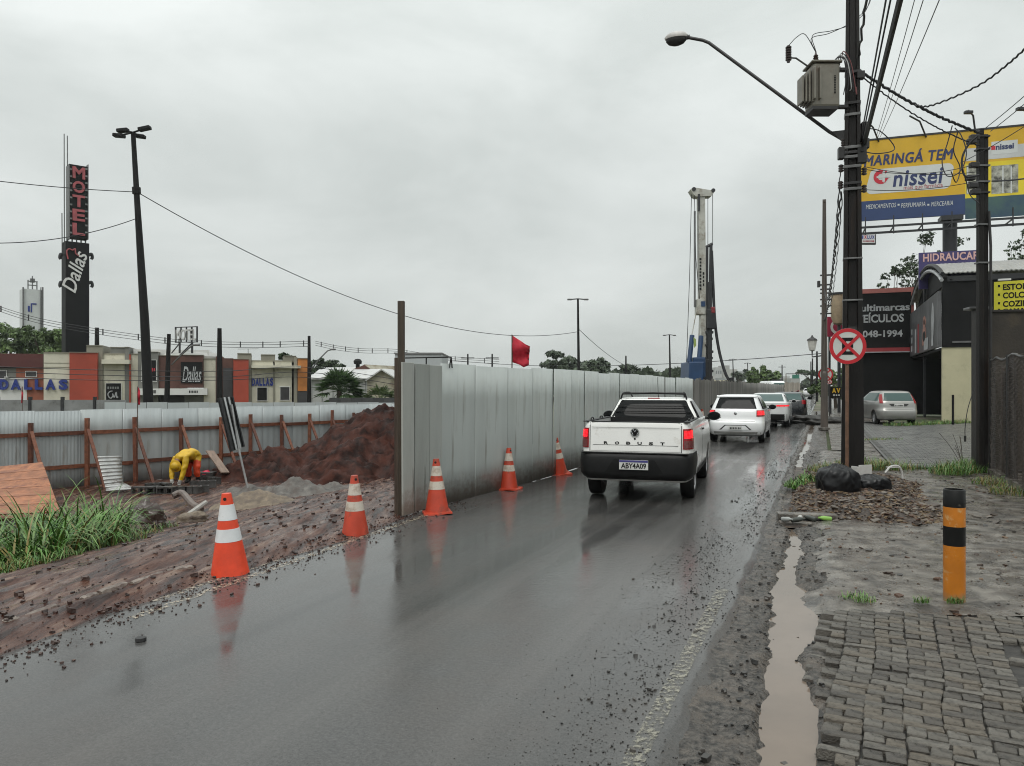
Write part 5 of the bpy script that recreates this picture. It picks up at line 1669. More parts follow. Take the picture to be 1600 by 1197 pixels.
# ---------------------------------------------------------------- private double pole, dark wall, fence
FX = G(1537, 742)
pp = wthing('service_pole', 'twin dark timber service pole rising in front of the billboard', 'utility pole', flat(FX))
zt = EYE + (605 - 200) / F * FX.y
MB().box((FX.x - 0.02, FX.y + 0.08, zt / 2), (0.09, 0.12, zt)).build('pole', M_POLE, pp, bevel=0.01)
MB().box((FX.x + 0.08, FX.y + 0.10, zt / 2 - 0.05), (0.085, 0.11, zt - 0.1)).build('pole', M_POLE, pp, bevel=0.01)
MB().tube([(FX.x + 0.135, FX.y, 0.6), (FX.x + 0.135, FX.y, zt * 0.66), (FX.x + 0.10, FX.y, zt * 0.76)], 0.025, 8).build('conduit', M_DARK, pp, True)
for y in (212, 232, 258, 283, 300, 350, 410):
    z = EYE + (605 - y) / F * FX.y
    MB().box((FX.x + 0.02, FX.y + 0.08, z), (0.22, 0.16, 0.03)).build('steel_band', M_STEEL if y % 4 else M_DARK, pp)
for x, y in ((1518, 221), (1522, 215), (1522, 258), (1520, 290), (1524, 300), (1516, 278)):
    c = P(x, y, FX.y)
    MB().box(c, (0.16, 0.12, 0.10)).build('clamp', M_DARK, pp, bevel=0.015)

M_DWALL = mat('stained_dark_wall', (0.018, 0.015, 0.013), 0.6, 0.35, 2, 0.4, 20, stretch=(2, 2, 0.5), dirt=((0.06, 0.042, 0.026), 1.4, 0.2))
M_OWALL = mat('mouldy_wall', (0.028, 0.022, 0.016), 0.6, 0.4, 1.3, 0.3, 20, dirt=((0.075, 0.055, 0.03), 1.0, 0.3))
wl_ = wthing('garden_wall', 'tall dark stained wall with a corner pillar behind the wire fence', 'wall', flat(FX))
zt2 = EYE + (605 - 487) / F * 15.0
wp = Plane((FX.x - 0.3, FX.y + 0.45), (FX.x + 5, FX.y - 0.4))
wp.abox(MB(), 0.63, 7.0, 0, zt2, -0.16, 0).build('wall_panel', M_OWALL, wl_)
wp.abox(MB(), 0.38, 0.62, 0, zt2 + 0.06, -0.2, 0.06).build('pillar', M_DWALL, wl_, bevel=0.01)
wp.abox(MB(), 0.24, 0.66, zt2 + 0.061, zt2 + 0.11, -0.22, 0.08).build('cap', M_STEEL, wl_, bevel=0.01)
wp.abox(MB(), 0.67, 7.0, zt2 + 0.001, zt2 + 0.05, -0.20, 0.04).build('coping', M_DWALL, wl_, bevel=0.01)

# yellow furniture-shop board
M_YEL = mat('lime_yellow_board', (0.60, 0.56, 0.035), 0.5, 0.05, 3)
yb = wthing('yellow_shop_board', 'bright yellow board listing furniture in black letters at the right edge', 'sign', flat(P(1600, 488, 15.2)))
yp = Plane(P(1552, 460, 15.45), P(1700, 460, 14.6))
yp.box(1553, 1668, 437, 488.5, -0.05, 0).build('board', M_YEL, yb)
for i, tx in enumerate(('ESTOFADOS', 'COLCHÕES', 'COZINHAS', 'CAMAS')):
    y0 = 442 + i * 13.4
    x1 = 1566.5 + len(tx) * 8.1
    if i < 3:
        yp.text(tx, 1566.5, x1, y0 - (2.2 if 'Õ' in tx else 0), y0 + 9.6, M_INK, 0.002, yb, bold=0.035)
    else:
        yp.text(tx, 1566.5, x1, y0 - 0.5, y0 + 4.3, M_INK, 0.002, yb, bold=0.035)
    b = MB().box((0, 0, 0), (0.035, 0.045, 0.004)); o = b.build('bullet', M_INK, yb); o.matrix_basis = yp.frame(1561, y0 + (5 if i < 3 else 2), 0.002)

# weathered board fence with wire mesh, coming toward the camera
M_OLDB = [mat('old_fence_board_%d' % i, c, 0.6, 0.4, 6, 0.7, 25, stretch=(4, 4, 0.3), detail=9, dirt=((0.06, 0.04, 0.03), 3, .2)) for i, c in enumerate(((0.022, 0.016, 0.014), (0.008, 0.007, 0.0065), (0.060, 0.040, 0.032), (0.038, 0.030, 0.026)))]
fe = wthing('board_fence', 'old dark board fence with sagging wire mesh at the right edge', 'fence', flat(FX))
f0 = flat(FX) + Vector((0.10, -0.1, 0)); f1 = flat(G(1655, 800)); fdv = (f1 - f0).normalized(); ffn = Vector((fdv.y, -fdv.x, 0))
if ffn.dot(-f0) < 0: ffn = -ffn
Lf = 6.5; a = 0.05; i = 0
while a < Lf:
    w = rnd.uniform(0.13, 0.20)
    c = f0 + fdv * (a + w / 2)
    h = 2.0 + rnd.uniform(-0.12, 0.12)
    a += w; i += 1
    if rnd.random() < 0.3: continue
    o = MB().box((0, 0, h / 2), (w - 0.014, 0.025, h)).build('board', M_OLDB[rnd.randrange(4)], fe)
    o.matrix_basis = frame(c - ffn * 0.06, fdv, ffn.cross(fdv) if False else (-fdv.y, fdv.x, 0), (0, 0, 1)) @ Matrix.Rotation(R(rnd.uniform(-1.2, 1.2)), 4, 'Y')
for a in (0.0, 1.55, 3.1, 4.6, 6.1):
    c = f0 + fdv * a
    MB().box((c.x, c.y, 1.12), (0.08, 0.08, 2.24)).build('post', M_DARK, fe)
rail = [f0 + fdv * (Lf * i / 24) + Vector((0, 0, 2.20 + 0.035 * math.sin(i * 1.1) - 0.04 * (i == 1))) + ffn * 0.02 for i in range(25)]
MB().tube(rail, 0.022, 8).build('top_rail', M_STEEL, fe, True)
mesh = MB()
for i in range(-26, 80):
    for s in (1, -1):
        a0 = i * 0.085
        p0 = [(a0 + (k * 0.18 if s > 0 else 2.1 - k * 0.18), 0.06 + k * 0.18) for k in range(13)]
        p0 = [(x, z) for x, z in p0 if 0 <= x <= Lf - 0.1]
        if len(p0) > 1:
            pts = [f0 + fdv * x + ffn * (0.035 + 0.02 * noise.noise(Vector((x * 2, z * 2, 0)))) + Vector((0, 0, z)) for x, z in (p0[0], p0[len(p0) // 2], p0[-1])]
            mesh.tube(pts, 0.0026, 3, cap=False)
tag(mesh.build('wire_mesh', mat('rusty_wire', (0.075, 0.060, 0.050), 0.55), fe), kind='stuff')
o = MB().box((0, 0, 0.06), (Lf, 0.16, 0.14)).build('footing', M_CONC, fe)
o.matrix_basis = frame(f0 + fdv * Lf / 2 + ffn * 0.0, fdv, (-fdv.y, fdv.x, 0), (0, 0, 1))

# hanging dark pendant cable by the wall
pts = bez([P(1521, 610, 14.6), P(1512, 640, 14.6), P(1508, 668, 14.6), P(1508, 684, 14.6)])
o = MB().tube(pts, 0.007, 6).build('loose_cable', M_CABLE, None, True)
tag(o, 'loose black cable dangling from the dark corner pillar', 'cable')
MB().cyl(P(1508, 681, 14.6), P(1508, 690, 14.6), 0.022, 0.02, 8).build('plug', M_DARK, o)

# ---------------------------------------------------------------- bollard
bo = G(1491, 941)
bl = thing('bollard', 'orange and black striped pipe bollard standing on the broken pavement', 'bollard', (bo.x, bo.y, 0.012), 0)
M_BOR = mat('orange_bollard_paint', (0.50, 0.165, 0.013), 0.36, 0.12, 5, dirt=((0.58, 0.44, 0.22), 9, 0.16), rvar=.1, splash=((0.22, 0.16, 0.10), 0.14))
M_BBK = mat('black_bollard_paint', (0.005, 0.005, 0.005), 0.45, 0.2, 5, dirt=((0.30, 0.26, 0.2), 7, 0.0), spec=0.25)
r = 0.078
zs = [(-0.03, 0.155, M_BOR), (0.155, 0.31, M_BOR), (0.31, 0.435, M_BOR), (0.435, 0.585, M_BBK), (0.585, 0.735, M_BOR), (0.735, 0.865, M_BBK)]
for i, (z0, z1, m) in enumerate(zs):
    if i in (0, 1): continue
    if i == 2: z0 = -0.03
    b = MB().lathe([(r - 0.008, z0), (r, z0 + 0.0), (r, z1)] + ([(r - 0.006, z1 + 0.006), (r - 0.014, z1 + 0.006), (r - 0.014, z1 - 0.10)] if i == 5 else []), 36)
    b.build('stripe', m, bl, True, sharp=50)
MB().lathe([(r - 0.012, 0.80), (0.001, 0.802)], 30).build('fill', mat('bollard_rust_fill', (0.25, 0.19, 0.11), 0.7), bl)

# ---------------------------------------------------------------- trash bags and litter
M_BAG = mat('black_bin_liner', (0.006, 0.006, 0.007), 0.32, 0.2, 4, 0.5, 7, spec=0.35)
def bag(label, c, dims, seed, knot):
    bm = bmesh.new(); bmesh.ops.create_icosphere(bm, subdivisions=5, radius=1.0)
    for v in bm.verts:
        n0 = v.co.normalized()
        sq = (abs(n0.x) ** 3.2 + abs(n0.y) ** 3.2 + abs(n0.z) ** 3.2) ** (-1 / 3.2)
        d = sq * (1 + 0.07 * fbm(n0 * 1.6 + Vector((seed, 0, 0)), 3))
        ang = math.atan2(n0.y, n0.x)
        top = smooth((n0.z - 0.1) / 0.8)
        d -= (0.03 + 0.07 * top) * abs(math.sin(ang * 5 + 2.4 * noise.noise(n0 * 2.2 + Vector((seed, 3, 1)))))
        d -= 0.025 * abs(noise.noise(n0 * 3.2 + Vector((seed, 7, 1))))
        v.co = Vector((n0.x * dims[0], n0.y * dims[1], n0.z * dims[2])) * d
        if v.co.z < -0.62 * dims[2]: v.co.z = -0.62 * dims[2] + 0.1 * (v.co.z + .62 * dims[2])
        v.co.z += 0.12 * dims[2] * smooth((n0.z - 0.85) / 0.15) * knot
        v.co.z += 0.62 * dims[2]
    me = bpy.data.meshes.new('trash_bag'); bm.to_mesh(me); bm.free(); me.materials.append(M_BAG)
    me.polygons.foreach_set('use_smooth', [True] * len(me.polygons))
    o = bpy.data.objects.new('trash_bag', me); COL.objects.link(o); o.location = c
    return tag(o, label, 'trash bag', 'trash bags by the utility pole')
g1 = G(1309, 777); g2 = G(1362, 773)
bag('larger upright black trash bag at the foot of the utility pole', flat(g1, 0.05), (0.30, 0.27, 0.27), 1.0, 0.9)
bag('smaller slumped black trash bag right of the bigger one', flat(g2, 0.05), (0.27, 0.22, 0.16), 4.0, 0.6)
M_FOAM = mat('white_foam', (0.55, 0.54, 0.52), 0.6, 0.1, 6)
bxo = thing('foam_box', 'broken white foam box behind the smaller trash bag', 'box', flat(G(1352, 762), 0.16), 0.3)
for (c, d) in (((0, 0, 0.12), (0.26, 0.02, 0.20)), ((-0.12, 0.09, 0.10), (0.02, 0.18, 0.18)), ((0.12, 0.09, 0.08), (0.02, 0.18, 0.12)), ((0, 0.09, 0.01), (0.24, 0.18, 0.02))):
    MB().box(c, d).build('side', M_FOAM, bxo, bevel=0.004)
sc = thing('foam_scrap', 'bent white plastic scrap right of the trash bags', 'scrap', flat(G(1398, 762), 0.15), 0.2)
MB().tube(bez([(-0.18, 0, 0.10), (-0.08, 0, 0.20), (0.06, 0, 0.21), (0.13, 0, 0.12), (0.15, 0, 0.0)]), 0.018, 6).build('strip', M_FOAM, sc, True)
MB().box((0.0, 0.03, 0.19), (0.22, 0.10, 0.012)).build('sheet', M_FOAM, sc)

M_SOIL = mat('littered_soil', (0.028, 0.016, 0.010), 0.5, 0.5, 8, 0.9, 40, dirt=((0.16, 0.12, 0.085), 4, 0.4), detail=9)
def mound_z(u, v):
    e = smooth((u - 10.3) / 0.8) * smooth((17.3 - u) / 2.0) * smooth((v + 0.46) / 0.2) * smooth((1.75 - v + 0.25 * noise.noise(Vector((u, 0, 0)))) / 0.7)
    return -0.03 + e * (0.14 + 0.06 * fbm(Vector((u * 1.5, v * 1.5, 4)), 5)) + 0.02 * noise.noise(Vector((u * 8, v * 8, 0))) * e
soil = grid('soil_mound', us_fine(10.0, 17.6, 0.06, 0), lin(-0.5, 2.2, 54), mound_z, M_SOIL)

def scatter(name, label, cat, items, mats, parent=None):
    """many tiny pieces of one kind, joined: nobody could count them"""
    b = MB()
    for (p, sx, sy, sz, seed) in items:
        r = random.Random(seed)
        vs = []
        for k in range(8):
            s = ((k & 1) * 2 - 1, ((k >> 1) & 1) * 2 - 1, ((k >> 2) & 1) * 2 - 1)
            vs.append(Vector((s[0] * sx * r.uniform(.5, 1), s[1] * sy * r.uniform(.5, 1), s[2] * sz * r.uniform(.6, 1))))
        M = Matrix.Rotation(r.uniform(0, 6.28), 3, 'Z') @ Matrix.Rotation(r.uniform(-.4, .4), 3, 'X') @ Matrix.Rotation(r.uniform(-.3, .3), 3, 'Y')
        b.add([M @ v + Vector(p) for v in vs], [(0, 2, 3, 1), (4, 5, 7, 6), (0, 1, 5, 4), (1, 3, 7, 5), (3, 2, 6, 7), (2, 0, 4, 6)], r.randrange(len(mats)))
    o = b.build(name, mats, parent)
    return tag(o, label, cat, kind='stuff')
rs = random.Random(21)
LM = [mat('dead_leaf_%d' % i, c, 0.55, 0.2, 10) for i, c in enumerate(((0.075, 0.035, 0.018), (0.11, 0.065, 0.036), (0.038, 0.022, 0.015), (0.15, 0.125, 0.10), (0.12, 0.078, 0.035)))]
it = []
for i in range(6400):
    u = rs.uniform(10.2, 15.4); v = rs.uniform(-0.44, 1.9) 
    if mound_z(u, v) < 0.0: continue
    s = rs.choice((0.008, 0.012, 0.018, 0.028))
    it.append((UV(u, v, mound_z(u, v) + 0.006), s * rs.uniform(.7, 1.7), s, 0.003 + 0.003 * (s > .02), i))
scatter('leaf_litter', 'dead leaves and bark chips covering the soil around the pole', 'leaf litter', it, LM)
SM = [mat('broken_slab_%d' % i, c, 0.5, 0.25, 6, .4, 40) for i, c in enumerate(((0.12, 0.10, 0.082), (0.075, 0.060, 0.050), (0.15, 0.13, 0.11)))]
it = []
for i in range(46):
    u = rs.uniform(10.1, 12.6); v = rs.uniform(0.1, 2.3)
    s = rs.uniform(0.02, 0.06)
    it.append((UV(u, v, max(mound_z(u, v), 0.02) + 0.008), s * 1.4, s, s * 0.22, i))
scatter('stone_chips', 'flat broken stones lying along the front of the soil', 'stones', it, SM)
for i, (px, py, L) in enumerate(((1428, 800, 0.34), (1450, 798, 0.26), (1440, 806, 0.22))):
    p = G(px, py)
    o = MB().box((0, 0, 0), (L, 0.20, 0.035)).build('slab_fragment', SM[i % 3], None, bevel=0.008)
    o.location = (p.x, p.y, 0.06 + 0.015 * i); o.rotation_euler = (R(6), R(-14 if i == 0 else -4), 0.2 + i * 0.3)
    tag(o, ('tilted pavement slab fragment left of the bollard top', 'flat pavement slab fragment nearest the bollard', 'small pavement slab fragment under the tilted one')[i], 'slab')

# storm drain slot with litter
dr = wthing('storm_drain', 'concrete storm drain inlet clogged with bottles at the gutter', 'drain', flat(G(1260, 822)))
a, b = G(1216, 812), G(1310, 815)
t = (b - a).normalized(); n_ = Vector((t.y, -t.x, 0))
L = (b - a).length
o = MB().box((L / 2, 0.09, 0.03), (L, 0.16, 0.10)).build('lintel', M_CONC, dr, bevel=0.015); o.matrix_basis = frame(flat(a), t, -n_, (0, 0, 1))
o = MB().box((L / 2, -0.09, -0.03), (L, 0.16, 0.06)).build('sill', M_CONC, dr, bevel=0.015); o.matrix_basis = frame(flat(a), t, -n_, (0, 0, 1))
o = MB().box((L / 2, 0.0, 0.0), (L - 0.04, 0.05, 0.04)).build('slot', M_INK, dr); o.matrix_basis = frame(flat(a), t, -n_, (0, 0, 1))
M_PET = [mat('bottle_clear', (0.30, 0.31, 0.30), 0.1), mat('bottle_green', (0.22, 0.42, 0.08), 0.3), mat('bottle_white', (0.5, 0.5, 0.48), 0.4), mat('bottle_dark', (0.04, 0.045, 0.04), 0.2)]
blist = [(1222, 815, 0, 'clear plastic bottle lying at the left end of the drain'), (1236, 817, 3, 'dark bottle in the drain, second from the left'), (1249, 814, 2, 'white plastic bottle in the middle of the drain'), (1275, 816, 3, 'dark crumpled bottle right of the drain middle'), (1299, 815, 1, 'lime green bottle at the right end of the drain')]
for i, (px, py, mi, nm) in enumerate(blist):
    p = G(px, py)
    o = MB().lathe([(0.02, 0), (0.036, 0.01), (0.037, 0.13), (0.03, 0.16), (0.014, 0.19), (0.014, 0.215), (0.001, 0.216)], 14).build('bottle', M_PET[mi], None, True)
    o.location = (p.x, p.y, 0.03); o.rotation_euler = (R(82), R(10), i * 1.1 + 0.4)
    o.location.z = 0.03; o.scale = (.8, .8, .8)
    tag(o, nm, 'bottle', 'bottles in the drain')

# gravel along both edges of the asphalt
GM = [mat('dark_gravel_%d' % i, c, 0.45, 0.2, 20) for i, c in enumerate(((0.022, 0.021, 0.020), (0.04, 0.037, 0.034), (0.07, 0.062, 0.055)))]
it = []
for i in range(4800):
    u = 2.2 + 26 * rs.random() ** 1.6
    c = -0.95 - 0.45 * smooth((u - 4.5) / 4) * smooth((11 - u) / 5)
    v = rs.gauss(c + 0.18, 0.20 + 0.05 * rs.random())
    if noise.noise(Vector((u * 0.8, v * 2, 5))) < -0.15: continue
    if v > edge_r(u) - 0.02 or v < -2.2: continue
    s = min(0.018, 0.0028 + rs.expovariate(1 / 0.0024))
    it.append((UV(u, v, road_z(u, v) + s * 0.4), s, s * .8, s * .6, i))
for i in range(1500):
    u = 2.4 + 20 * rs.random() ** 1.4; v = rs.uniform(edge_r(u), 0.1)
    s = min(0.03, 0.004 + rs.expovariate(1 / 0.005))
    it.append((UV(u, v, gut_z(u, v) + s * 0.4), s, s * .8, s * .6, i))
for i in range(7000):
    u = 2.2 + 20 * rs.random() ** 1.5; v = min(edge_r(u) - 0.01, rs.gauss(-1.0, 0.30)); s = rs.uniform(0.0012, 0.0034)
    it.append((UV(u, v, road_z(u, v) + s * 0.4), s, s * .8, s * .6, i))
scatter('gravel', 'loose dark gravel strewn along the right edge of the asphalt', 'gravel', it, GM)
it = []
CMu = [mat('clay_clod_%d' % i, c, 0.5, 0.3, 12) for i, c in enumerate(((0.045, 0.022, 0.017), (0.028, 0.015, 0.012), (0.075, 0.045, 0.036)))]
for i in range(2600):
    u = rs.uniform(1.0, 10.2); v = edge_l(u) + rs.gauss(0.10, 0.20)
    if v > -4.2: continue
    s = min(0.022, 0.003 + rs.expovariate(1 / 0.0032))
    z = road_z(u, v) if v > edge_l(u) + 0.06 else mud_z(u, v)
    it.append((UV(u, v, z + s * .4), s, s * .8, s * .6, i))
for i in range(4200):
    u = rs.uniform(1.0, 24); v = edge_l(u) - 8 * rs.random() ** 1.5
    s = min(0.042, 0.006 + rs.expovariate(1 / 0.008))
    it.append((UV(u, v, mud_z(u, v) + s * .25), s, s * .8, s * .6, i))
scatter('clay_clods', 'clods of red clay spilled along the left edge of the asphalt', 'clods', it, CMu)
it = []
for i in range(2600):
    u = rs.uniform(6.4, 17); v = 0.0 + 3.4 * rs.random()
    if noise.noise(Vector((u * 1.1, v * 1.4, 8))) < -0.05: continue
    s = min(0.03, 0.003 + rs.expovariate(1 / 0.0055))
    it.append((UV(u, v, walk_z(u, v) + s * .25), s * 1.3, s, s * .35, i))
scatter('pavement_grit', 'leaf bits and grit strewn over the wet concrete pavement', 'grit', it, LM[:3] + GM[1:])
o = MB().lathe([(0.012, 0), (0.03, 0.004), (0.028, 0.018), (0.001, 0.02)], 10).build('drain_stud', M_DARK, None, True)
p = G(220, 1001); o.location = (p.x, p.y, road_z(p.dot(RD), p.dot(RN)) - .002); o.scale = (1.2, 1.2, 1.4)
tag(o, 'small dark stud sticking out of the wet road at the lower left', 'stud')
# dark rubble dumped farther on the pavement edge
lump('rubble_heap', 'dark heap of asphalt rubble beside the second utility pole', 'rubble', flat(P(1271, 662, 36)), (1.3, 0.9, 0.34), mat('asphalt_rubble', (0.035, 0.033, 0.031), 0.6, 0.4, 5, 1, 12), 3, 4, 0.6, 3.0)
# ================================================================== billboard
M_BYEL = mat('billboard_yellow', (0.60, 0.36, 0.012), 0.45, 0.06, 1)
M_BBLUE = mat('billboard_blue', (0.020, 0.045, 0.135), 0.45, 0.08, 1)
M_BWHT = mat('billboard_white', (0.56, 0.58, 0.57), 0.45, 0.04, 1)
M_NAVY = mat('navy_print', (0.018, 0.030, 0.110), 0.45, 0.05)
M_RED = mat('red_print', (0.50, 0.015, 0.035), 0.45, 0.05)
M_MAROON = mat('maroon_print', (0.32, 0.03, 0.05), 0.45, 0.05)
M_MBLU0 = mat('blue_print', (0.03, 0.05, 0.26), 0.5, 0.05)
M_FRAME = mat('dark_steel_frame', (0.018, 0.019, 0.022), 0.5, 0.2, 5)
bp_ = Plane(P(1346, 300, 45.0), P(1600, 300, 42.3))
bbd = wthing('billboard', 'huge yellow and blue pharmacy billboard on a steel column above the shops', 'billboard', flat(bp_.pix(1487, 400)))
aL, zT = bp_.hit(1338, 222); aR = bp_.hit(1660, 300)[0]
_, zB = bp_.hit(1346, 345.5)
aM = bp_.hit(1508, 300)[0]
zS = bp_.hit(1346, 315)[1]
bp_.abox(MB(), aL, aR, zS, zT, -0.15, 0).build('yellow_panel', M_BYEL, bbd)
bp_.abox(MB(), aL, aR, zB, zS, -0.15, 0.002).build('blue_panel', M_BBLUE, bbd)
bp_.abox(MB(), aL - 0.05, aR + 0.05, zT, zT + 0.10, -0.2, 0.03).build('top_rail', M_FRAME, bbd)
# tilted text frame: everything on the panel follows its own horizontal
def bt(body, x0, x1, yc, hpx, m, **k):
    a0, a1 = bp_.hit(x0, 300)[0], bp_.hit(x1, 300)[0]
    z = bp_.hit((x0 + x1) / 2, yc)[1]; h = hpx * 44 / F
    return text(body, a1 - a0, h, m, frame(bp_.at((a0 + a1) / 2, z, k.pop('o', 0.012)), bp_.ex, (0, 0, 1), bp_.n), bbd, depth=0.01, **k)
bt('MARINGÁ TEM', 1350, 1490, 244, 21, M_NAVY, bold=0.028, shear=0.18, space=1.1)
a0, a1 = bp_.hit(1353, 280)[0], bp_.hit(1487, 280)[0]
z0, z1 = bp_.hit(1353, 304)[1], bp_.hit(1353, 266)[1]
poly = []
for (cx, cz, q0) in ((a1 - 0.35, z0 + 0.3, -90), (a1 - 0.2, z1 - 0.3, 0), (a0 + 0.5, z1 - 0.3, 90), (a0 + 0.3, z0 + 0.3, 180)):
    for i in range(6):
        q = R(q0 + 18 * i)
        poly.append((cx + 0.3 * math.cos(q), cz + 0.3 * math.sin(q)))
wpn = MB().prism([(a, z) for a, z in poly], bp_.at(0, 0, 0.003), bp_.ex, (0, 0, 1), bp_.n * 0.006).build('white_panel', M_BWHT, bbd)
bt('nissei', 1395, 1474, 277, 25, M_NAVY, bold=0.022, shear=0.15, space=1.06)
bt('mais que farmácia', 1412, 1473, 292, 8.5, M_MAROON)
for w_, x0, x1, y_ in (('MEDICAMENTOS', 1353, 1400, 322), ('PERFUMARIA', 1408, 1446, 320), ('MERCEARIA', 1455, 1489, 318)):
    bt(w_, x0, x1, y_, 7.0, M_BWHT, shear=0.18, space=1.06)
for x in (1404, 1450.5):
    aB, zB_ = bp_.hit(x, 320); bp_.abox(MB(), aB - .05, aB + .05, zB_ - .05, zB_ + .05, 0.004, 0.012).build('bullet', M_BWHT, bbd)
# round red mark with a cross cut out and two chips
aC, zC = bp_.hit(1377, 276.5)
rC = 11.2 * 44 / F
b = MB(); n = 26
pts = []
for i in range(n + 1):
    q = R(75 + 215 * i / n); pts.append((math.cos(q) * rC, math.sin(q) * rC))
for i in range(n, -1, -1):
    q = R(75 + 215 * i / n); pts.append((math.cos(q) * rC * 0.46, math.sin(q) * rC * 0.46))
b.prism([(aC + x, zC + z) for x, z in pts], bp_.at(0, 0, 0.012), bp_.ex, (0, 0, 1), bp_.n * 0.01).build('red_mark', M_RED, bbd)
for dx, dz, s in ((0.62, -0.55, 0.32), (0.62, 0.60, 0.16)):
    MB().prism([(aC + rC * (dx + x * s), zC + rC * (dz + z * s)) for x, z in ((-1, 1), (1, 1), (-0.6, -1.2))], bp_.at(0, 0, 0.012), bp_.ex, (0, 0, 1), bp_.n * 0.01).build('red_chip', M_RED, bbd)
for w, h in ((0.16, 0.9), (0.9, 0.16)):
    bp_.abox(MB(), aC + 0.12 - w * rC, aC + 0.12 + w * rC, zC - h * rC * 0.8, zC + h * rC * 0.8, 0.0225, 0.026 + 0.004 * (w > .5)).build('white_cross', M_BWHT, bbd)
# printed shop front on the right half
M_SHOP1 = mat('printed_shelves', (0.20, 0.20, 0.16), 0.5, 0.9, 3.2, col2=(0.45, 0.45, 0.38), detail=9)
M_SHOPG = mat('printed_green_floor', (0.022, 0.060, 0.13), 0.5, 0.2, 0.4, col2=(0.06, 0.125, 0.09))
M_SHOPY = mat('printed_bright_yellow', (0.66, 0.52, 0.02), 0.5, 0.08, 1)
M_SHOPW = mat('printed_grey_fascia', (0.50, 0.51, 0.50), 0.5, 0.08, 1)
for nm, x0, x1, y0, y1, m, o in (('shop_wall', 1508, 1655, 250, 305, M_SHOPY, 0.004), ('shop_fascia', 1508, 1655, 226, 246, M_SHOPW, 0.008), ('shop_window', 1510, 1528, 258, 303, M_SHOP1, 0.008), ('shop_window', 1549, 1591, 258, 302, M_SHOP1, 0.008), ('shop_floor', 1508, 1655, 305, 338, M_SHOPG, 0.006), ('shop_sign', 1549, 1590, 220, 240, M_BWHT, 0.014)):
    a0, a1 = bp_.hit(x0, 280)[0], bp_.hit(x1, 280)[0]
    xm = (x0 + x1) / 2
    zt_, zb_ = bp_.hit(xm, y0)[1], bp_.hit(xm, y1)[1]
    bp_.abox(MB(), a0, a1, zb_, zt_, 0, o).build(nm, m, bbd)
bt('nissei', 1556, 1584, 229, 8.5, M_NAVY, bold=0.03, o=0.02)
aD, zD = bp_.hit(1552, 231)
bp_.abox(MB(), aD - 0.1, aD + 0.1, zD - 0.12, zD + 0.1, 0.015, 0.022).build('red_mark', M_RED, bbd)
for x in (1567, 1512, 1580):
    a = bp_.hit(x, 280)[0]; bp_.abox(MB(), a - 0.03, a + 0.03, bp_.hit(x, 302)[1], bp_.hit(x, 260)[1], 0.008, 0.014).build('window_bar', M_BWHT, bbd)
# column, catwalk and lamps
ac = bp_.hit(1487, 380)[0]
q = bp_.at(ac, 0, -0.5)
MB().cyl((q.x, q.y, 0), (q.x, q.y, zB + 0.2), 0.37, n=24).build('column', M_FRAME, bbd, True)
bp_.abox(MB(), ac - 0.55, ac + 0.55, zB - 0.28, zB - 0.02, -0.9, 0.2).build('column_head', M_FRAME, bbd)
for o, dz in ((0.25, -0.40), (0.25, -0.75), (0.9, -0.58), (1.0, -0.95), (-0.6, -0.30)):
    bp_.abox(MB(), aL + 0.1, aR, zB + dz - 0.03, zB + dz + 0.03, o - 0.03, o + 0.03).build('catwalk_rail', M_FRAME, bbd)
i = 0; a = aL + 0.4
while a < aR:
    bp_.abox(MB(), a - 0.03, a + 0.03, zB - 1.0, zB + 0.02, 0.93, 0.99).build('catwalk_post', M_FRAME, bbd)
    bp_.abox(MB(), a - 0.03, a + 0.03, zB - 0.63, zB - 0.57, -0.6, 0.95).build('catwalk_joist', M_FRAME, bbd)
    a += 1.45
for (x0, y0, x1, y1, xt, yt) in ((1373, 217, 1362, 205, 1352, 202), (1447, 210, 1434, 196, 1416, 193), (1524, 203, 1516, 187, 1505, 185), (1606, 196, 1597, 182, 1584, 180)):
    p0, p1, p2_ = bp_.pix(x0, y0 + 4, 0.0), bp_.pix(x1, y1, 0.7), bp_.pix(xt, yt, 1.3)
    o = MB().tube([p0, p1, p2_], 0.05, 6).build('lamp_arm', M_FRAME, bbd)
    if x0 > 1500:
        MB().box(p2_ + Vector((0, 0, -0.10)), (0.42, 0.25, 0.16)).build('floodlight', M_FRAME, o, bevel=0.03)

# little far sign under the billboard
M_NX = mat('small_sign_white', (0.55, 0.55, 0.56), 0.5, 0.05)
sp = Plane(P(1340, 373, 60), P(1370, 373, 60))
ss = wthing('small_shop_sign', 'small white sign with red and blue lettering hanging below the billboard', 'sign', flat(P(1352, 373, 60)))
sp.box(1336, 1369, 366, 382, -0.2, -0.02).build('board', M_FRAME, ss)
sp.box(1335, 1367, 365, 380, -0.01, 0.04).build('face', M_NX, ss)
for ch, x0, x1 in (('I', 1346.5, 1348.6), ('X', 1349.8, 1354), ('L', 1354.8, 1357.6), ('U', 1358, 1361.6), ('X', 1362.2, 1366)):
    sp.text(ch, x0, x1, 368, 373.5, M_RED if x0 == 1349.8 else M_MBLU0, 0.05, ss, name='letter', bold=0.03)
marks(9, *[q * .9 for q in sp.size(1347, 1366, 376, 378.6)], M_MAROON, sp.frame(1357, 377, 0.05), ss)
sp.box(1337, 1339, 382, 610, -0.2, -0.05, z0=0).build('post', M_FRAME, ss)

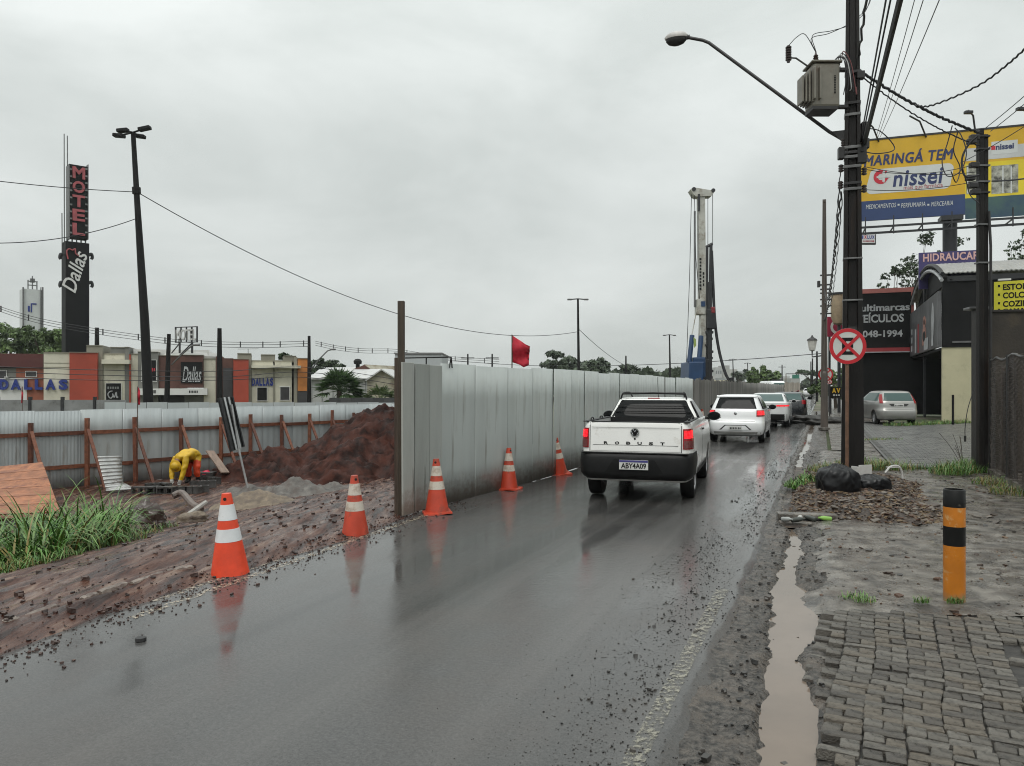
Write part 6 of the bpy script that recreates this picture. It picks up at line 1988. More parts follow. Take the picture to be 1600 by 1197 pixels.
# ================================================================== car shop
M_BLACKP = mat('black_paint_and_bay_shade', (0.006, 0.006, 0.0065), 0.65, 0.3, 1.5, spec=0.2)  # real black paint outside; inside the bay it stands in for shade
M_CREAM = mat('cream_plaster', (0.44, 0.41, 0.27), 0.75, 0.06, 1.2, dirt=((0.30, 0.28, 0.19), 0.9, 0.15))
M_TINR = mat('corrugated_roof', (0.34, 0.34, 0.335), 0.45, 0.12, 2, metal=0.2)
M_SALM = mat('salmon_trim', (0.42, 0.14, 0.12), 0.5, 0.08, 2)
M_SRED2 = mat('sign_red_trim', (0.30, 0.03, 0.035), 0.5, 0.08, 2)
V1 = 5.2; U0, U1 = 40.7, 53.5
shop = wthing('car_shop', 'black car shop with barrel-vault roof, cream side wall and picture banner', 'building', UV(47, 9))
def ubox(u0, u1, v0, v1, z0, z1):
    vs = [UV(a, b_, z) for z in (z0, z1) for a, b_ in ((u0, v0), (u1, v0), (u1, v1), (u0, v1))]
    return MB().add(vs, [(3, 2, 1, 0), (4, 5, 6, 7), (0, 1, 5, 4), (1, 2, 6, 5), (2, 3, 7, 6), (3, 0, 4, 7)])
ubox(U0, U0 + 0.25, V1, V1 + 14, 0, 3.52).build('cream_wall', M_CREAM, shop)
ubox(U0 - 0.06, U0 + 0.2, V1, V1 + 16, 3.53, 6.75).build('black_upper_wall', M_BLACKP, shop)
ubox(U0 - 0.10, U0 - 0.06, V1 + 1.75, V1 + 3.5, 3.15, 3.62).build('wall_box', M_BLACKP, shop)
ubox(U0 - 0.14, U0 - 0.06, V1 + 0.2, V1 + 16, 6.55, 6.80).build('gutter_beam', M_FRAME, shop)
ubox(U0 - 0.13, U0 - 0.061, V1 + 0.4, V1 + 5.0, 3.72, 3.80).build('conduit', M_STEEL, shop)
ubox(U0 - 0.20, U0 - 0.061, V1 + 2.2, V1 + 2.7, 6.48, 6.56).build('lamp', M_PLATE, shop)
# road side: banner over an open bay, its interior shade painted in as black walls
ubox(U0 + 0.26, U1 + 8, V1 + 6, V1 + 6.2, 0, 6.5).build('back_wall', M_BLACKP, shop)
ubox(U1, U1 + 0.25, 1.75, V1 + 6, 0, 4.0).build('far_wall', M_BLACKP, shop)
ubox(U0 + 0.3, U1, V1 - 0.02, V1 + 5.9, 3.40, 3.52).build('bay_ceiling', M_BLACKP, shop)
ubox(U1 - 13.0, U1, V1 + 3, V1 + 5.9, 0.03, 0.06).build('bay_floor', M_CPAN, shop)
M_BAN = mat('dark_banner', (0.045, 0.047, 0.05), 0.45, 0.5, 0.6, col2=(0.10, 0.10, 0.105))
ubox(U0 - 0.02, U1 - 0.4, V1 - 0.16, V1 - 0.03, 3.55, 6.15).build('banner', M_BAN, shop)
M_SKIN = mat('banner_skin_print', (0.36, 0.16, 0.12), 0.5, 0.3, 1.5)
M_PRW = mat('banner_white_print', (0.36, 0.37, 0.38), 0.5, 0.3, 1.2)
def ban(poly, m, nm, o=0.0):
    """flat print on the banner: (along u, z)"""
    MB().prism(poly, UV(0, V1 - 0.165 - o), RD, (0, 0, 1), -RN * 0.008).build(nm, m, shop)
def ell(cu, cz, ru, rz_, n=16):
    return [(cu + ru * math.cos(2 * math.pi * i / n), cz + rz_ * math.sin(2 * math.pi * i / n)) for i in range(n)]
ban(ell(45.9, 5.1, 0.55, 0.32), M_SKIN, 'print_figure'); ban([(45.2, 3.9), (46.8, 3.9), (46.5, 4.8), (45.4, 4.8)], M_SKIN, 'print_figure')
ban(ell(45.9, 4.35, 0.55, 0.28), M_INK, 'print_figure', 0.009); ban(ell(45.9, 5.1, 0.25, 0.16), M_INK, 'print_figure', 0.009)
ban(ell(42.6, 4.9, 0.45, 0.9), M_PRW, 'print_shape'); ban([(42.3, 3.7), (43.0, 3.7), (42.9, 4.5), (42.4, 4.5)], M_PRW, 'print_shape', 0.009)
ban([(44.3, 3.62), (46.0, 3.62), (46.0, 4.22), (44.3, 4.22)], M_PRW, 'print_label', 0.009)
for i, z in enumerate((3.8, 4.3, 4.8)): ban([(51.6, z), (52.3, z), (52.3, z + 0.35), (51.6, z + 0.35)], M_PRW, 'print_label')
ban([(49.6, 3.65), (50.3, 3.65), (50.3, 5.0), (49.6, 5.0)], M_PRW, 'print_shape'); ban([(48.4, 3.6), (48.9, 3.6), (48.9, 5.2), (48.4, 5.2)], M_SRED2, 'print_shape')
# vault: ribbed sheets over an arched gable
def arch(t):                      # t 0..1 over the span
    return U0 - 0.25 + (U1 - U0 + 0.3) * t, 6.62 + 1.15 * math.sin(math.pi * t) ** 0.85
gp = [arch(i / 20) for i in range(21)]
MB().prism(gp, UV(0, V1 + 0.3), RD, (0, 0, 1), RN * 0.1).build('gable', M_BLACKP, shop)
b = MB()
for s0, s1, m_, nm in ((0.0, 0.16, M_FRAME, 'arch_rim'),):
    pts = [UV(u_, V1 - 0.05, z_) for u_, z_ in gp]
    MB().tube(pts, 0.09, 6).build('arch_rim', M_PRW, shop, True)
    pts = [UV(u_, V1 - 0.02, z_ + 0.28) for u_, z_ in gp]
    MB().tube(pts, 0.10, 6).build('arch_rim', M_FRAME, shop, True)
for i in range(1, 20):
    u_, z_ = gp[i]
    MB().tube([UV(u_, V1 - 0.04, z_), UV(u_, V1 - 0.02, z_ + 0.28)], 0.03, 4).build('arch_strut', M_FRAME, shop)
nv_ = 190; vs = []; fs = []
for j in range(nv_ + 1):
    v_ = V1 - 0.05 + 18.0 * j / nv_
    rib = 0.035 if (j % 2) else 0.0
    for (u_, z_) in gp: vs.append(UV(u_, v_, z_ + 0.31 + rib))
for j in range(nv_):
    for i in range(20):
        a = j * 21 + i; fs.append((a, a + 1, a + 22, a + 21))
o = raw('vault_roof', vs, fs, M_TINR, shop, False)
sd = o.modifiers.new('thickness', 'SOLIDIFY'); sd.thickness = 0.05

# the sign that faces the traffic
su = U1 - 0.35
pf = Plane(UV(su, 0), UV(su, 5))
msg = wthing('dealer_sign', 'black dealer sign with white lettering and salmon border over the dark bay', 'sign', UV(su, 2))
aE = pf.hit(1424, 500)[0]; aW = pf.hit(1322, 500)[0]
zs_b, zs_t = pf.hit(1400, 543)[1], pf.hit(1400, 457)[1]
pf.abox(MB(), aW, aE, zs_b, zs_t, -0.3, 0).build('board', M_BLACKP, msg)
pf.abox(MB(), aW, aE, zs_t + 0.005, zs_t + 0.28, -0.35, 0.06).build('top_border', M_SALM, msg)
pf.abox(MB(), aW, aE, zs_b - 0.24, zs_b - 0.005, -0.35, 0.06).build('bottom_border', M_SRED2, msg)
pf.abox(MB(), aW, aE - 0.1, zs_b - 0.30, zs_b - 0.245, -0.35, 0.10).build('ledge', M_PRW, msg)
pf.abox(MB(), aE, aE + 0.14, zs_b - 0.25, zs_t + 0.28, -0.35, 0.05).build('side_border', M_SALM, msg)
pf.text('Multimarcas', 1331, 1421, 475, 486, M_PRW, 0.003, msg, bold=0.03, depth=0.02)
pf.text('VEÍCULOS', 1338, 1412, 488, 504, M_PRW, 0.003, msg, bold=0.03, depth=0.02)
pf.text('3048-1994', 1340, 1410, 516, 527, M_PRW, 0.003, msg, bold=0.03, depth=0.02)
ubox(su - 0.1, su + 0.2, 1.5, 1.72, 0, 4.0).build('sign_post', M_FRAME, msg)

# tan rounded tank on a stand, left of the pole
tp = P(1311, 485, 50)
tk = wthing('water_tank', 'tan rounded tank on a post peeking out left of the utility pole', 'tank', flat(tp))
MB().lathe([(0.05, -1.0), (0.35, -0.85), (0.50, -0.4), (0.52, 0.9), (0.50, 1.0)], 24, tp).build('tank_body', mat('tan_tank', (0.34, 0.26, 0.17), 0.5), tk, True)
MB().cyl(tp + Vector((0, 0, 1.0)), tp + Vector((0, 0, 1.12)), 0.58, n=24).build('lid', M_FRAME, tk)
MB().cyl(flat(tp), tp - Vector((0, 0, 0.9)), 0.10, n=10).build('post', M_FRAME, tk)

# purple workshop sign above the vault
hs = wthing('workshop_sign', 'purple workshop sign with pale capital letters above the vault roof', 'sign', flat(P(1485, 400, 42.6)))
hp_ = Plane(P(1437, 400, 43.0), P(1535, 398, 42.0))
hp_.box(1436, 1534, 392.5, 450, -0.2, -0.05).build('board', mat('purple_board', (0.045, 0.035, 0.13), 0.5, 0.1), hs)
hp_.text('HIDRAUCAR', 1442, 1530, 394.5, 407, mat('pink_letters', (0.58, 0.36, 0.34), 0.5, 0.1), -0.04, hs, bold=0.025, depth=0.03, space=1.05)
for x in (1445, 1525): hp_.box(x, x + 3, 440, 600, -0.5, -0.21, z0=0).build('post', M_FRAME, hs)

# red sign and car-wash board farther along the pavement
rs_ = wthing('red_round_logo_sign', 'red sign with a white ring behind the second utility pole', 'sign', flat(P(1304, 510, 52)))
rp = Plane(P(1292, 510, 52), P(1316, 510, 52))
rp.box(1293, 1330, 495, 526, -0.2, 0).build('board', mat('crimson_board', (0.30, 0.015, 0.05), 0.5, 0.08), rs_)
disc(rs_, rp.frame(1309, 511, 0.01), 0.33, 0.50, 0.02, M_SWHITE, 'ring')
rp.box(1296, 1298.5, 526, 640, -0.2, -0.05, z0=0).build('post', M_FRAME, rs_)
lv = wthing('car_wash_board', 'black board with yellow letters behind the big no-stopping sign', 'sign', flat(P(1310, 612, 48)))
lp_ = Plane(P(1296, 612, 48), P(1345, 612, 48))
lp_.box(1296, 1350, 605, 621, -0.1, 0).build('board', M_INK, lv)
for i, ch in enumerate('AV'):
    lp_.text(ch, 1300 + i * 6.8, 1306.3 + i * 6.8, 606.5, 614, mat('amber_letters', (0.60, 0.38, 0.03), 0.5), 0.004, lv, name='letter', bold=0.05, depth=0.02)
marks(3, *lp_.size(1301, 1313, 616.2, 618.8), M_SWHITE, lp_.frame(1307, 617.5, 0.004), lv, 0.02)
for x in (1298, 1340): lp_.box(x, x + 1.5, 621, 645, -0.1, -0.02, z0=0).build('post', M_FRAME, lv)
# ================================================================== wires
def wire(name, label, a, b, s, r=0.012, n=20, cat='wire', group=None):
    o = MB().tube(sag(a, b, s, n), r, 5).build(name, M_CABLE, None, True)
    return tag(o, label, cat, group)
def wob(a, b, s, r, amp, n=60):
    pts = sag(a, b, s, n)
    return [p + Vector((amp * math.sin(i * 1.9), 0, amp * math.cos(i * 2.3))) for i, p in enumerate(pts)]
top = lambda y, dx=0.0: flat(UP, pz(y)) + RN * dx
# bundles running back over the camera
wire('cable_bundle', 'thick black cable bundle sweeping up from the pole over the street', top(228, 0.20), UV(-24, 1.55, 7.2), 0.25, 0.038, cat='cable')
wire('cable', 'thin cable beside the thick bundle above the utility pole', top(222, 0.16), UV(-24, 1.15, 7.4), 0.3, 0.012, cat='cable')
wire('cable', 'second thin cable left of the thick bundle', top(225, 0.13), UV(-24, 1.0, 7.5), 0.22, 0.012, cat='cable')
o = MB().tube(wob(top(92, 0.10), UV(-24, 1.1, 10.9), 0.5, 0.02, 0.018, 200), 0.022, 5).build('twisted_cable', M_CABLE, None, True)
tag(o, 'dark twisted cable rising from the transformer height to the upper frame edge', 'cable')
U2T = flat(U2, EYE + (605 - 315) / F * U2.y)
for i, (v0, v1, z0, z1, nm) in enumerate(((0.6, 2.3, 9.0, 9.4, 'leftmost of three thin power lines fanning above the billboard'), (0.9, 2.9, 8.9, 9.3, 'middle one of three thin power lines fanning above the billboard'), (1.0, 3.8, 8.8, 9.2, 'rightmost of three thin power lines fanning above the billboard'))):
    wire('power_line', nm, bp_.pix(1368 + 3 * i, 217, 0.25), P((1437, 1452, 1480)[i], -30, (20, 18, 16)[i]), 0.1, 0.013, cat='power line', group='thin power lines above the billboard')
# from the pole to the private twin pole and beyond
PT = lambda y, dx=0.0: P(1530 + dx, y, FX.y)
o = MB().tube(wob(top(112, 0.12), PT(207), 0.10, 0.02, 0.012), 0.026, 6).build('service_cable', M_CABLE, None, True)
tag(o, 'thick service cable sloping from the utility pole to the twin service pole', 'cable')
o = MB().tube(wob(top(118, 0.12), PT(228), 0.14, 0.02, 0.008), 0.013, 5).build('service_cable', M_CABLE, None, True)
tag(o, 'thinner service cable hanging just below the thick one', 'cable')
o = MB().tube([p + Vector((0, 0, 0.012 * math.sin(i * 2.0))) for i, p in enumerate(bez([P(1428, 164, 14.62), P(1450, 166, 14.4), P(1490, 152, 13.6), P(1535, 130, 12.8), P(1575, 100, 12.0), P(1610, 68, 11.2), P(1680, 0, 10)], 12))], 0.016, 5).build('drop_cable', M_CABLE, None, True)
tag(o, 'sagging cable curving up to the right edge of the picture', 'cable')
wire('power_line', 'upper thin wire leaving the right edge above the billboard', P(1540, 200, 16), P(1640, 115, 12), 0.02, 0.008, cat='power line')
wire('power_line', 'lower thin wire leaving the right edge above the billboard', P(1548, 205, 16), P(1640, 128, 12), 0.02, 0.008, cat='power line')
# looped spare cable by the twin pole
loops = [([(1488, 196), (1480, 225), (1472, 252), (1480, 275), (1500, 268), (1510, 240), (1502, 212), (1492, 200)], 'large loop of spare cable hanging left of the twin pole'),
         ([(1497, 205), (1490, 235), (1500, 262), (1494, 285), (1486, 268)], 'short crooked cable loop in front of the yellow billboard'),
         ([(1527, 213), (1512, 228), (1503, 250), (1508, 275), (1530, 274)], 'thick cable bend joining the twin pole at billboard height'),
         ([(1503, 262), (1510, 285), (1516, 305), (1530, 318)], 'cable running down beside the twin pole'),
         ([(1345, 200), (1375, 205), (1398, 232), (1372, 240), (1345, 236)], 'thin wire curl right of the utility pole over the billboard')]
for pts, nm in loops:
    o = MB().tube(bez([P(x, y, 14.4 + 0.1 * math.sin(i)) for i, (x, y) in enumerate(pts)]), 0.020 if 'thick' in nm else 0.010, 6).build('cable_loop', M_CABLE, None, True)
    tag(o, nm, 'cable')
wire('service_wire', 'upper thin wire crossing the billboard between the two poles', top(262, 0.2), PT(268), 0.1, 0.007, cat='wire')
wire('service_wire', 'middle thin wire crossing the billboard between the two poles', top(266, 0.2), PT(255), 0.14, 0.007, cat='wire')
wire('service_wire', 'lower thin wire crossing the billboard between the two poles', top(298, 0.2), PT(282), 0.08, 0.007, cat='wire')
wire('service_wire', 'wire running right from the twin pole to the frame edge', P(1550, 283, FX.y), P(1680, 262, 12), 0.05, 0.014, cat='wire')
wire('service_wire', 'thin wire slanting over the printed shop sign', P(1500, 255, 15), P(1620, 185, 13), 0.03, 0.007, cat='wire')
# tangle from the big pole down to the second
for i, (y, dx, y2) in enumerate(((300, -0.2, 500), (288, -0.22, 470), (262, -0.21, 455), (310, -0.18, 445))):
    nm = ('lowest', 'second', 'third', 'highest')[i] + ' slack cable between the two utility poles'
    o = MB().tube(wob(top(y, dx), flat(U2, EYE + (605 - y2) / F * U2.y), 0.5 + 0.3 * i, 0.01, 0.01 if i else 0.02, 80), 0.018 if not i else 0.010, 5).build('slack_cable', M_CABLE, None, True)
    tag(o, nm, 'cable', 'slack cables between the utility poles')
# wires at the left
LP = P(214, 300, 42)
wire('street_wire', 'upper wire leaving the leaning lamp post to the left edge', LP, P(-60, 276, 36), 0.1, 0.022)
wire('street_wire', 'lower slack wire leaving the leaning lamp post to the left edge', P(217, 340, 42), P(-60, 378, 36), 0.5, 0.022)
wire('street_wire', 'long wire sagging from the leaning lamp post to the distant lamp post', LP, P(905, 518, 78), 3.0, 0.026, 40)
wire('street_wire', 'wire from the distant lamp post down to the right', P(905, 515, 78), P(975, 570, 110), 0.3, 0.03)
wire('street_wire', 'faint long wire low across the sky toward the second utility pole', P(700, 562, 120), P(1288, 552, 60), 1.0, 0.03, 40)

for i, (y0, y1, y2) in enumerate(((572, 578, 574), (580, 587, 582), (588, 592, 590))):
    o = MB().tube(bez([P(-30, y0, 50), P(150, y0 + 6, 50), P(343, y1 + 2, 50), P(483, y2, 58), P(640, y2 + 22, 62)]), 0.022, 4).build('facade_wire', M_CABLE, None, True)
    tag(o, ('top', 'middle', 'bottom')[i] + ' one of three wires strung across the motel front', 'wire', 'wires across the motel front')
# ================================================================== leaning lamp post
M_LPOST = mat('dark_steel_post', (0.009, 0.0085, 0.009), 0.6, 0.2, 4, spec=0.2)
lb = P(233, 652, 42)
lpst = wthing('lamp_post', 'tall dark leaning lamp post with four heads behind the pit fence', 'lamp post', P(233, 660, 42))
ltop = P(208, 207, 42)
MB().tube([P(233.5, 668, 42), P(226, 500, 42), P(214, 310, 42), ltop], [0.27, 0.23, 0.15, 0.12], 12).build('post', M_LPOST, lpst, True)
MB().cyl(P(213.5, 303, 42), P(213, 293, 42), 0.22, n=12).build('collar', M_LPOST, lpst)
for (x, y, w, dz) in ((186, 212, 0.62, 5), (192, 204, 0.6, -6), (219, 213, 0.55, 8), (226, 201, 0.65, -12)):
    hpnt = P(x, y, 42 + (0.5 if y > 210 else -0.5))
    o = MB().box(hpnt, (w, 0.35, 0.20), Matrix.Rotation(R(dz) * (1 if x < 208 else 1), 3, 'Y')).build('lamp_head', M_LPOST, lpst, bevel=0.05)
    MB().tube([ltop, hpnt], 0.05, 6).build('arm', M_LPOST, lpst)

def far_lamp(label, px, ytop, ybot, D, arm, r=0.10, single=0):
    b0 = P(px + 1.5, ybot, D); tp_ = P(px, ytop, D)
    t = wthing('street_lamp', label, 'street lamp', flat(b0, b0.z))
    MB().tube([b0, tp_], [r * 1.3, r * 0.8], 8).build('post', M_LPOST, t, True)
    for s in ((-1, 1) if not single else (single,)):
        e = P(px + s * arm, ytop + 1.0, D)
        MB().tube([tp_, e], r * 0.5, 6).build('arm', M_LPOST, t)
        MB().box(e, (arm * D / F * 0.55, 0.3, 0.16)).build('lamp_head', M_STEEL, t, bevel=0.05)
    return t
far_lamp('double-armed street lamp standing beyond the red flag', 903, 467, 606, 78, 13, 0.12)
far_lamp('thin double-armed street lamp left of the drilling rig', 1046, 523, 608, 115, 8, 0.12)
far_lamp('small double-armed street lamp just right of the rig hose', 1145, 561, 612, 165, 5, 0.12)
far_lamp('tiny double-armed street lamp before the round tree', 1168, 567, 612, 190, 4, 0.12)

# ================================================================== power poles across the street with spacers
def mini_pole(label, px, ytop, ybot, D, r=0.13, cross=True, lean=0, m=None):
    b0, t0 = P(px + lean, ybot, D), P(px, ytop, D)
    t = wthing('power_pole', label, 'utility pole', b0)
    MB().tube([b0, t0], [r * 1.3, r * 0.8], 8).build('post', m or M_LPOST, t, True)
    if cross:
        MB().box(t0 - Vector((0, 0, 0.5)), (1.6, 0.12, 0.12)).build('crossarm', M_LPOST, t)
    return t
mini_pole('dark power pole left of the roof sign, slightly leaning', 264, 522, 650, 52, 0.16, False, -4)
mini_pole('dark power pole in front of the right motel wing', 343, 513, 650, 46, 0.16, False, 0)
mini_pole('power pole at the orange end of the motel', 483, 525, 650, 60, 0.14, False)
mini_pole('small power pole just above the hoarding end', 631, 538, 640, 75, 0.10, False)
mini_pole('small power pole above the grey hoarding, left of the flag', 731, 553, 620, 95, 0.11, True)
mini_pole('small power pole with crossarm left of the red flag', 769, 553, 620, 95, 0.11, True)
mini_pole('small power pole behind the dark tree line', 978, 556, 620, 120, 0.14, False)
def arm_lamp(label, pts, D):
    t = wthing('arm_lamp', label, 'street lamp', P(*pts[0], D))
    MB().tube([P(x, y, D) for x, y in pts], 0.05, 6).build('arm', M_STEEL, t)
    e = P(*pts[-1], D); MB().box(e, (0.45, 0.2, 0.14)).build('lamp_head', M_STEEL, t, bevel=0.04)
arm_lamp('slanted lamp arm on the orange-end power pole', [(484, 580), (500, 560), (512, 548), (520, 546)], 60)
arm_lamp('slanted lamp arm below the roof sign', [(268, 570), (285, 553), (300, 540), (307, 539)], 52)
def spaced(label, pts, D, n, seed):
    t = wthing('spacer_cable', label, 'power line', P(*pts[0], D))
    for dy in (0.0, 0.22, 0.10):
        MB().tube(bez([P(x, y, D) + Vector((0, dy, -dy * 1.6)) for x, y in pts], 8), 0.016, 4).build('conductor', M_CABLE, t, True)
    c = bez([P(x, y, D) for x, y in pts], 8)
    for i in range(n):
        p_ = c[int((i + 0.5) * len(c) / n)]
        MB().box(p_ - Vector((0, -0.1, 0.15)), (0.06, 0.06, 0.42)).build('spacer', M_DARK, t)
spaced('spacer power line on the left, crossing the black pylon', [(-40, 462), (0, 479), (60, 497), (140, 512), (215, 523), (270, 530)], 52, 7, 0)
spaced('spacer power line above the right motel wing', [(270, 530), (340, 534), (410, 535), (483, 533)], 54, 7, 0)
spaced('spacer power line sagging behind the hoarding post', [(492, 533), (530, 541), (570, 545), (620, 546), (690, 556), (780, 562)], 66, 10, 0)

# ================================================================== the motel
M_MRED = mat('motel_red_wall', (0.33, 0.050, 0.026), 0.6, 0.14, 0.5)
M_MBRN = mat('motel_brown_brick', (0.095, 0.042, 0.032), 0.7, 0.2, 2)
M_MTER = mat('motel_terracotta', (0.25, 0.080, 0.046), 0.7, 0.15, 1)
M_MCRM = mat('motel_cream_wall', (0.56, 0.535, 0.44), 0.7, 0.10, 0.8, dirt=((0.28, 0.26, 0.21), 0.6, 0.25))
M_MBGE = mat('motel_beige_pillar', (0.25, 0.235, 0.19), 0.7, 0.10, 0.8)
M_MGRY = mat('motel_grey_tower', (0.165, 0.165, 0.150), 0.7, 0.12, 0.8)
M_MWHT = mat('motel_white_band', (0.62, 0.62, 0.60), 0.6, 0.08, 0.8)
M_MORG = mat('motel_orange_wall', (0.42, 0.155, 0.036), 0.7, 0.22, 0.8)
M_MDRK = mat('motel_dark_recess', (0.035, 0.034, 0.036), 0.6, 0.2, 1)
M_MBLU = mat('blue_letter_face', (0.015, 0.032, 0.20), 0.4, 0.08, 2)
M_MPIT = mat('oxblood_fascia', (0.085, 0.020, 0.018), 0.6, 0.15, 0.6)
mp = Plane(P(-60, 600, 58), P(490, 600, 66))
Z0 = -1.1
def blocks(root, rows):
    for nm, x0, x1, y0, y1, o0, o1, m in rows:
        f_ = mp.box(x0, x1, y0, y1 if y1 else 634, o0, o1, z0=Z0 if not y1 else None).build(nm, m, root)
        if nm in ('window', 'door_panel'):
            for a_, b_, c_, d_ in ((x0 - .7, x1 + .7, y0 - .7, y0), (x0 - .7, x0, y0, y1), (x1, x1 + .7, y0, y1), (x0 - 1, x1 + 1, y1, y1 + .8)):
                mp.box(a_, b_, c_, d_, o0, o1 + 0.06).build('frame', M_MWHT, f_)
        elif nm in ('cream_block', 'red_block', 'beige_pillar', 'cream_wall', 'grey_tower', 'brick_wall', 'beige_tower', 'orange_block'):
            mp.box(x0 - .3, x1 + .3, y0 - .9, y0 - .02, o0, o1 + 0.08).build('coping', M_MBGE, f_)
m1 = wthing('motel_wing', 'left motel wing with big blue letters, cream and red blocks', 'building', flat(mp.pix(80, 630), Z0))
blocks(m1, [('main_wall', -60, 69, 573, None, -8, -0.30, M_MDRK), ('fascia', -60, 69, 552.5, 574, -8, 0.25, M_MPIT), ('white_wall', -60, 42, 592, 626, -0.3, 0.0, M_MWHT), ('side_wall', -60, 25, 575, 591.5, -0.3, -0.05, M_MGRY),
            ('terracotta_wall', 42.2, 69.3, 575, None, -0.3, 0.02, M_MTER), ('terracotta_wall', 25.2, 42, 575, 591.8, -0.3, 0.0, M_MTER), ('window', 41, 57.5, 580.5, 588.5, 0.02, 0.06, M_MDRK), ('window', -20, 10, 579, 591, -0.05, 0.02, M_MDRK),
            ('cream_block', 69.8, 111, 551.5, None, -7, 0.30, M_MCRM), ('red_block', 111.3, 154.5, 551.5, None, -7, 0.60, M_MRED), ('base_strip', -60, 69, 626, None, -0.2, 0.1, M_MDRK),
            ('beige_pillar', 136, 161, 540.5, None, -7, 0.20, M_MBGE), ('cream_wall', 161.5, 195, 553, None, -7, 0.0, M_MCRM), ('slab', 162, 204.5, 562.5, 569, 0.0, 0.9, M_MCRM), ('beige_tower', 172, 195, 543, 553, -4, -0.2, M_MGRY),
            ('beige_tower', 195.3, 202, 543, None, -4, 0.1, M_MGRY), ('red_strip', 202.2, 204.6, 554, None, -3, 0.14, M_MRED), ('cream_wall', 205, 216, 553.5, None, -7, 0.0, M_MCRM), ('door_panel', 166, 189.5, 599, 628, 0.0, 0.06, M_INK), ('ledge', -60, 69, 591.0, 592.0, 0, 0.1, M_MWHT)])
MB().tube(bez([mp.pix(x, y, 0.09) for x, y in ((176, 611), (172, 612), (169, 616), (171, 621), (174, 622), (177, 618), (176, 615), (179, 621), (182, 613), (183, 621), (185, 620))]), 0.045, 5).build('script', M_PRW, m1, True)
marks(5, *mp.size(168, 187, 604, 608), M_CPAN, mp.frame(177, 606, 0.07), m1)
for y in (567, 573.5):
    mp.box(70, 111, y, y + 0.7, 0.30, 0.33).build('joint', M_MBGE, m1)
for ch, x0, x1 in (('D', 1, 14.5), ('A', 18, 33.5), ('L', 39, 51), ('L', 55.5, 67.5), ('A', 73.5, 89), ('S', 94, 108)):
    mp.text(ch, x0, x1, 593, 609, M_MBLU, 0.42 if x0 > 70 else 0.16, m1, name='letter', bold=0.05, depth=0.16)
ac_ = mp.box(9, 15, 588.5, 591, 0.02, 0.4); ac_.build('air_conditioner', M_MWHT, m1)

m2 = wthing('motel_reception', 'middle motel block with dark brick, white canopy band and script sign', 'building', flat(mp.pix(270, 630), Z0))
blocks(m2, [('grey_tower', 216.4, 248, 550.5, None, -7, 0.35, M_MGRY), ('window', 223, 245, 563, 596, 0.35, 0.40, M_INK), ('brick_wall', 248.3, 281.5, 556, 607, -7, 0.10, M_MBRN), ('brick_wall', 281.7, 318, 555.5, 606, -7, 0.45, M_MBRN),
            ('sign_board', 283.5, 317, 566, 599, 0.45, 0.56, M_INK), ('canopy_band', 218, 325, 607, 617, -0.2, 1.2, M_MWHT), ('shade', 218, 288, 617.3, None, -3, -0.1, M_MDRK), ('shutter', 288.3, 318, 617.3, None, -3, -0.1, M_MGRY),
            ('cream_wall', 318.3, 337, 561, None, -7, 0.0, M_MCRM), ('roof_curve', 205.5, 325, 545.5, 555.2, -9, -1.0, M_MWHT)])
mp.text('Dallas', 286, 315.5, 573, 597, M_PRW, 0.565, m2, bold=0.012, shear=0.35)
marks(6, *mp.size(297, 311, 610, 614), M_INK, mp.frame(304, 612, 1.21), m2)
marks(5, *mp.size(238, 247, 609.5, 615), M_INK, mp.frame(242.5, 612, 1.21), m2)
marks(2, *mp.size(237.5, 244, 575, 581), M_RED, mp.frame(240.7, 578, 0.41), m2)
c_ = mp.pix(325, 556, -2.5)
o = MB().lathe([(2.6, -0.28), (2.7, 0.0), (2.6, 0.28), (2.4, 0.30)], 28, c_ + Vector((-1.8, 0, 0))).build('round_canopy', M_MWHT, m2, True)
# roof sign frame
rf = wthing('roof_sign', 'open steel roof sign frame with thin pale capital letters', 'sign', mp.pix(291, 550, -2))
rpn = Plane(P(270, 520, 63), P(310, 520, 62))
for x0, x1, y0, y1 in ((274, 308.5, 510.5, 511.7), (274, 308.5, 534, 535.2), (274, 275.1, 511, 535), (307.4, 308.5, 511, 535), (282.5, 283.2, 511, 535), (291, 291.7, 511, 535), (299, 300.2, 511, 535), (280, 281.5, 535, 552), (299.3, 301.2, 535, 552)):
    rpn.box(x0, x1, y0, y1, -0.06, 0.06).build('frame_bar', M_FRAME, rf)
rpn.text('MOTEL', 276, 307, 514.5, 532, mat('pale_letter', (0.45, 0.45, 0.44), 0.5), 0.08, rf, bold=0.012, depth=0.05)
MB().tube([rpn.pix(281, 536), rpn.pix(268, 552)], 0.05, 5).build('stay', M_FRAME, rf)
MB().tube([rpn.pix(300, 536), rpn.pix(280, 556)], 0.05, 5).build('stay', M_FRAME, rf)

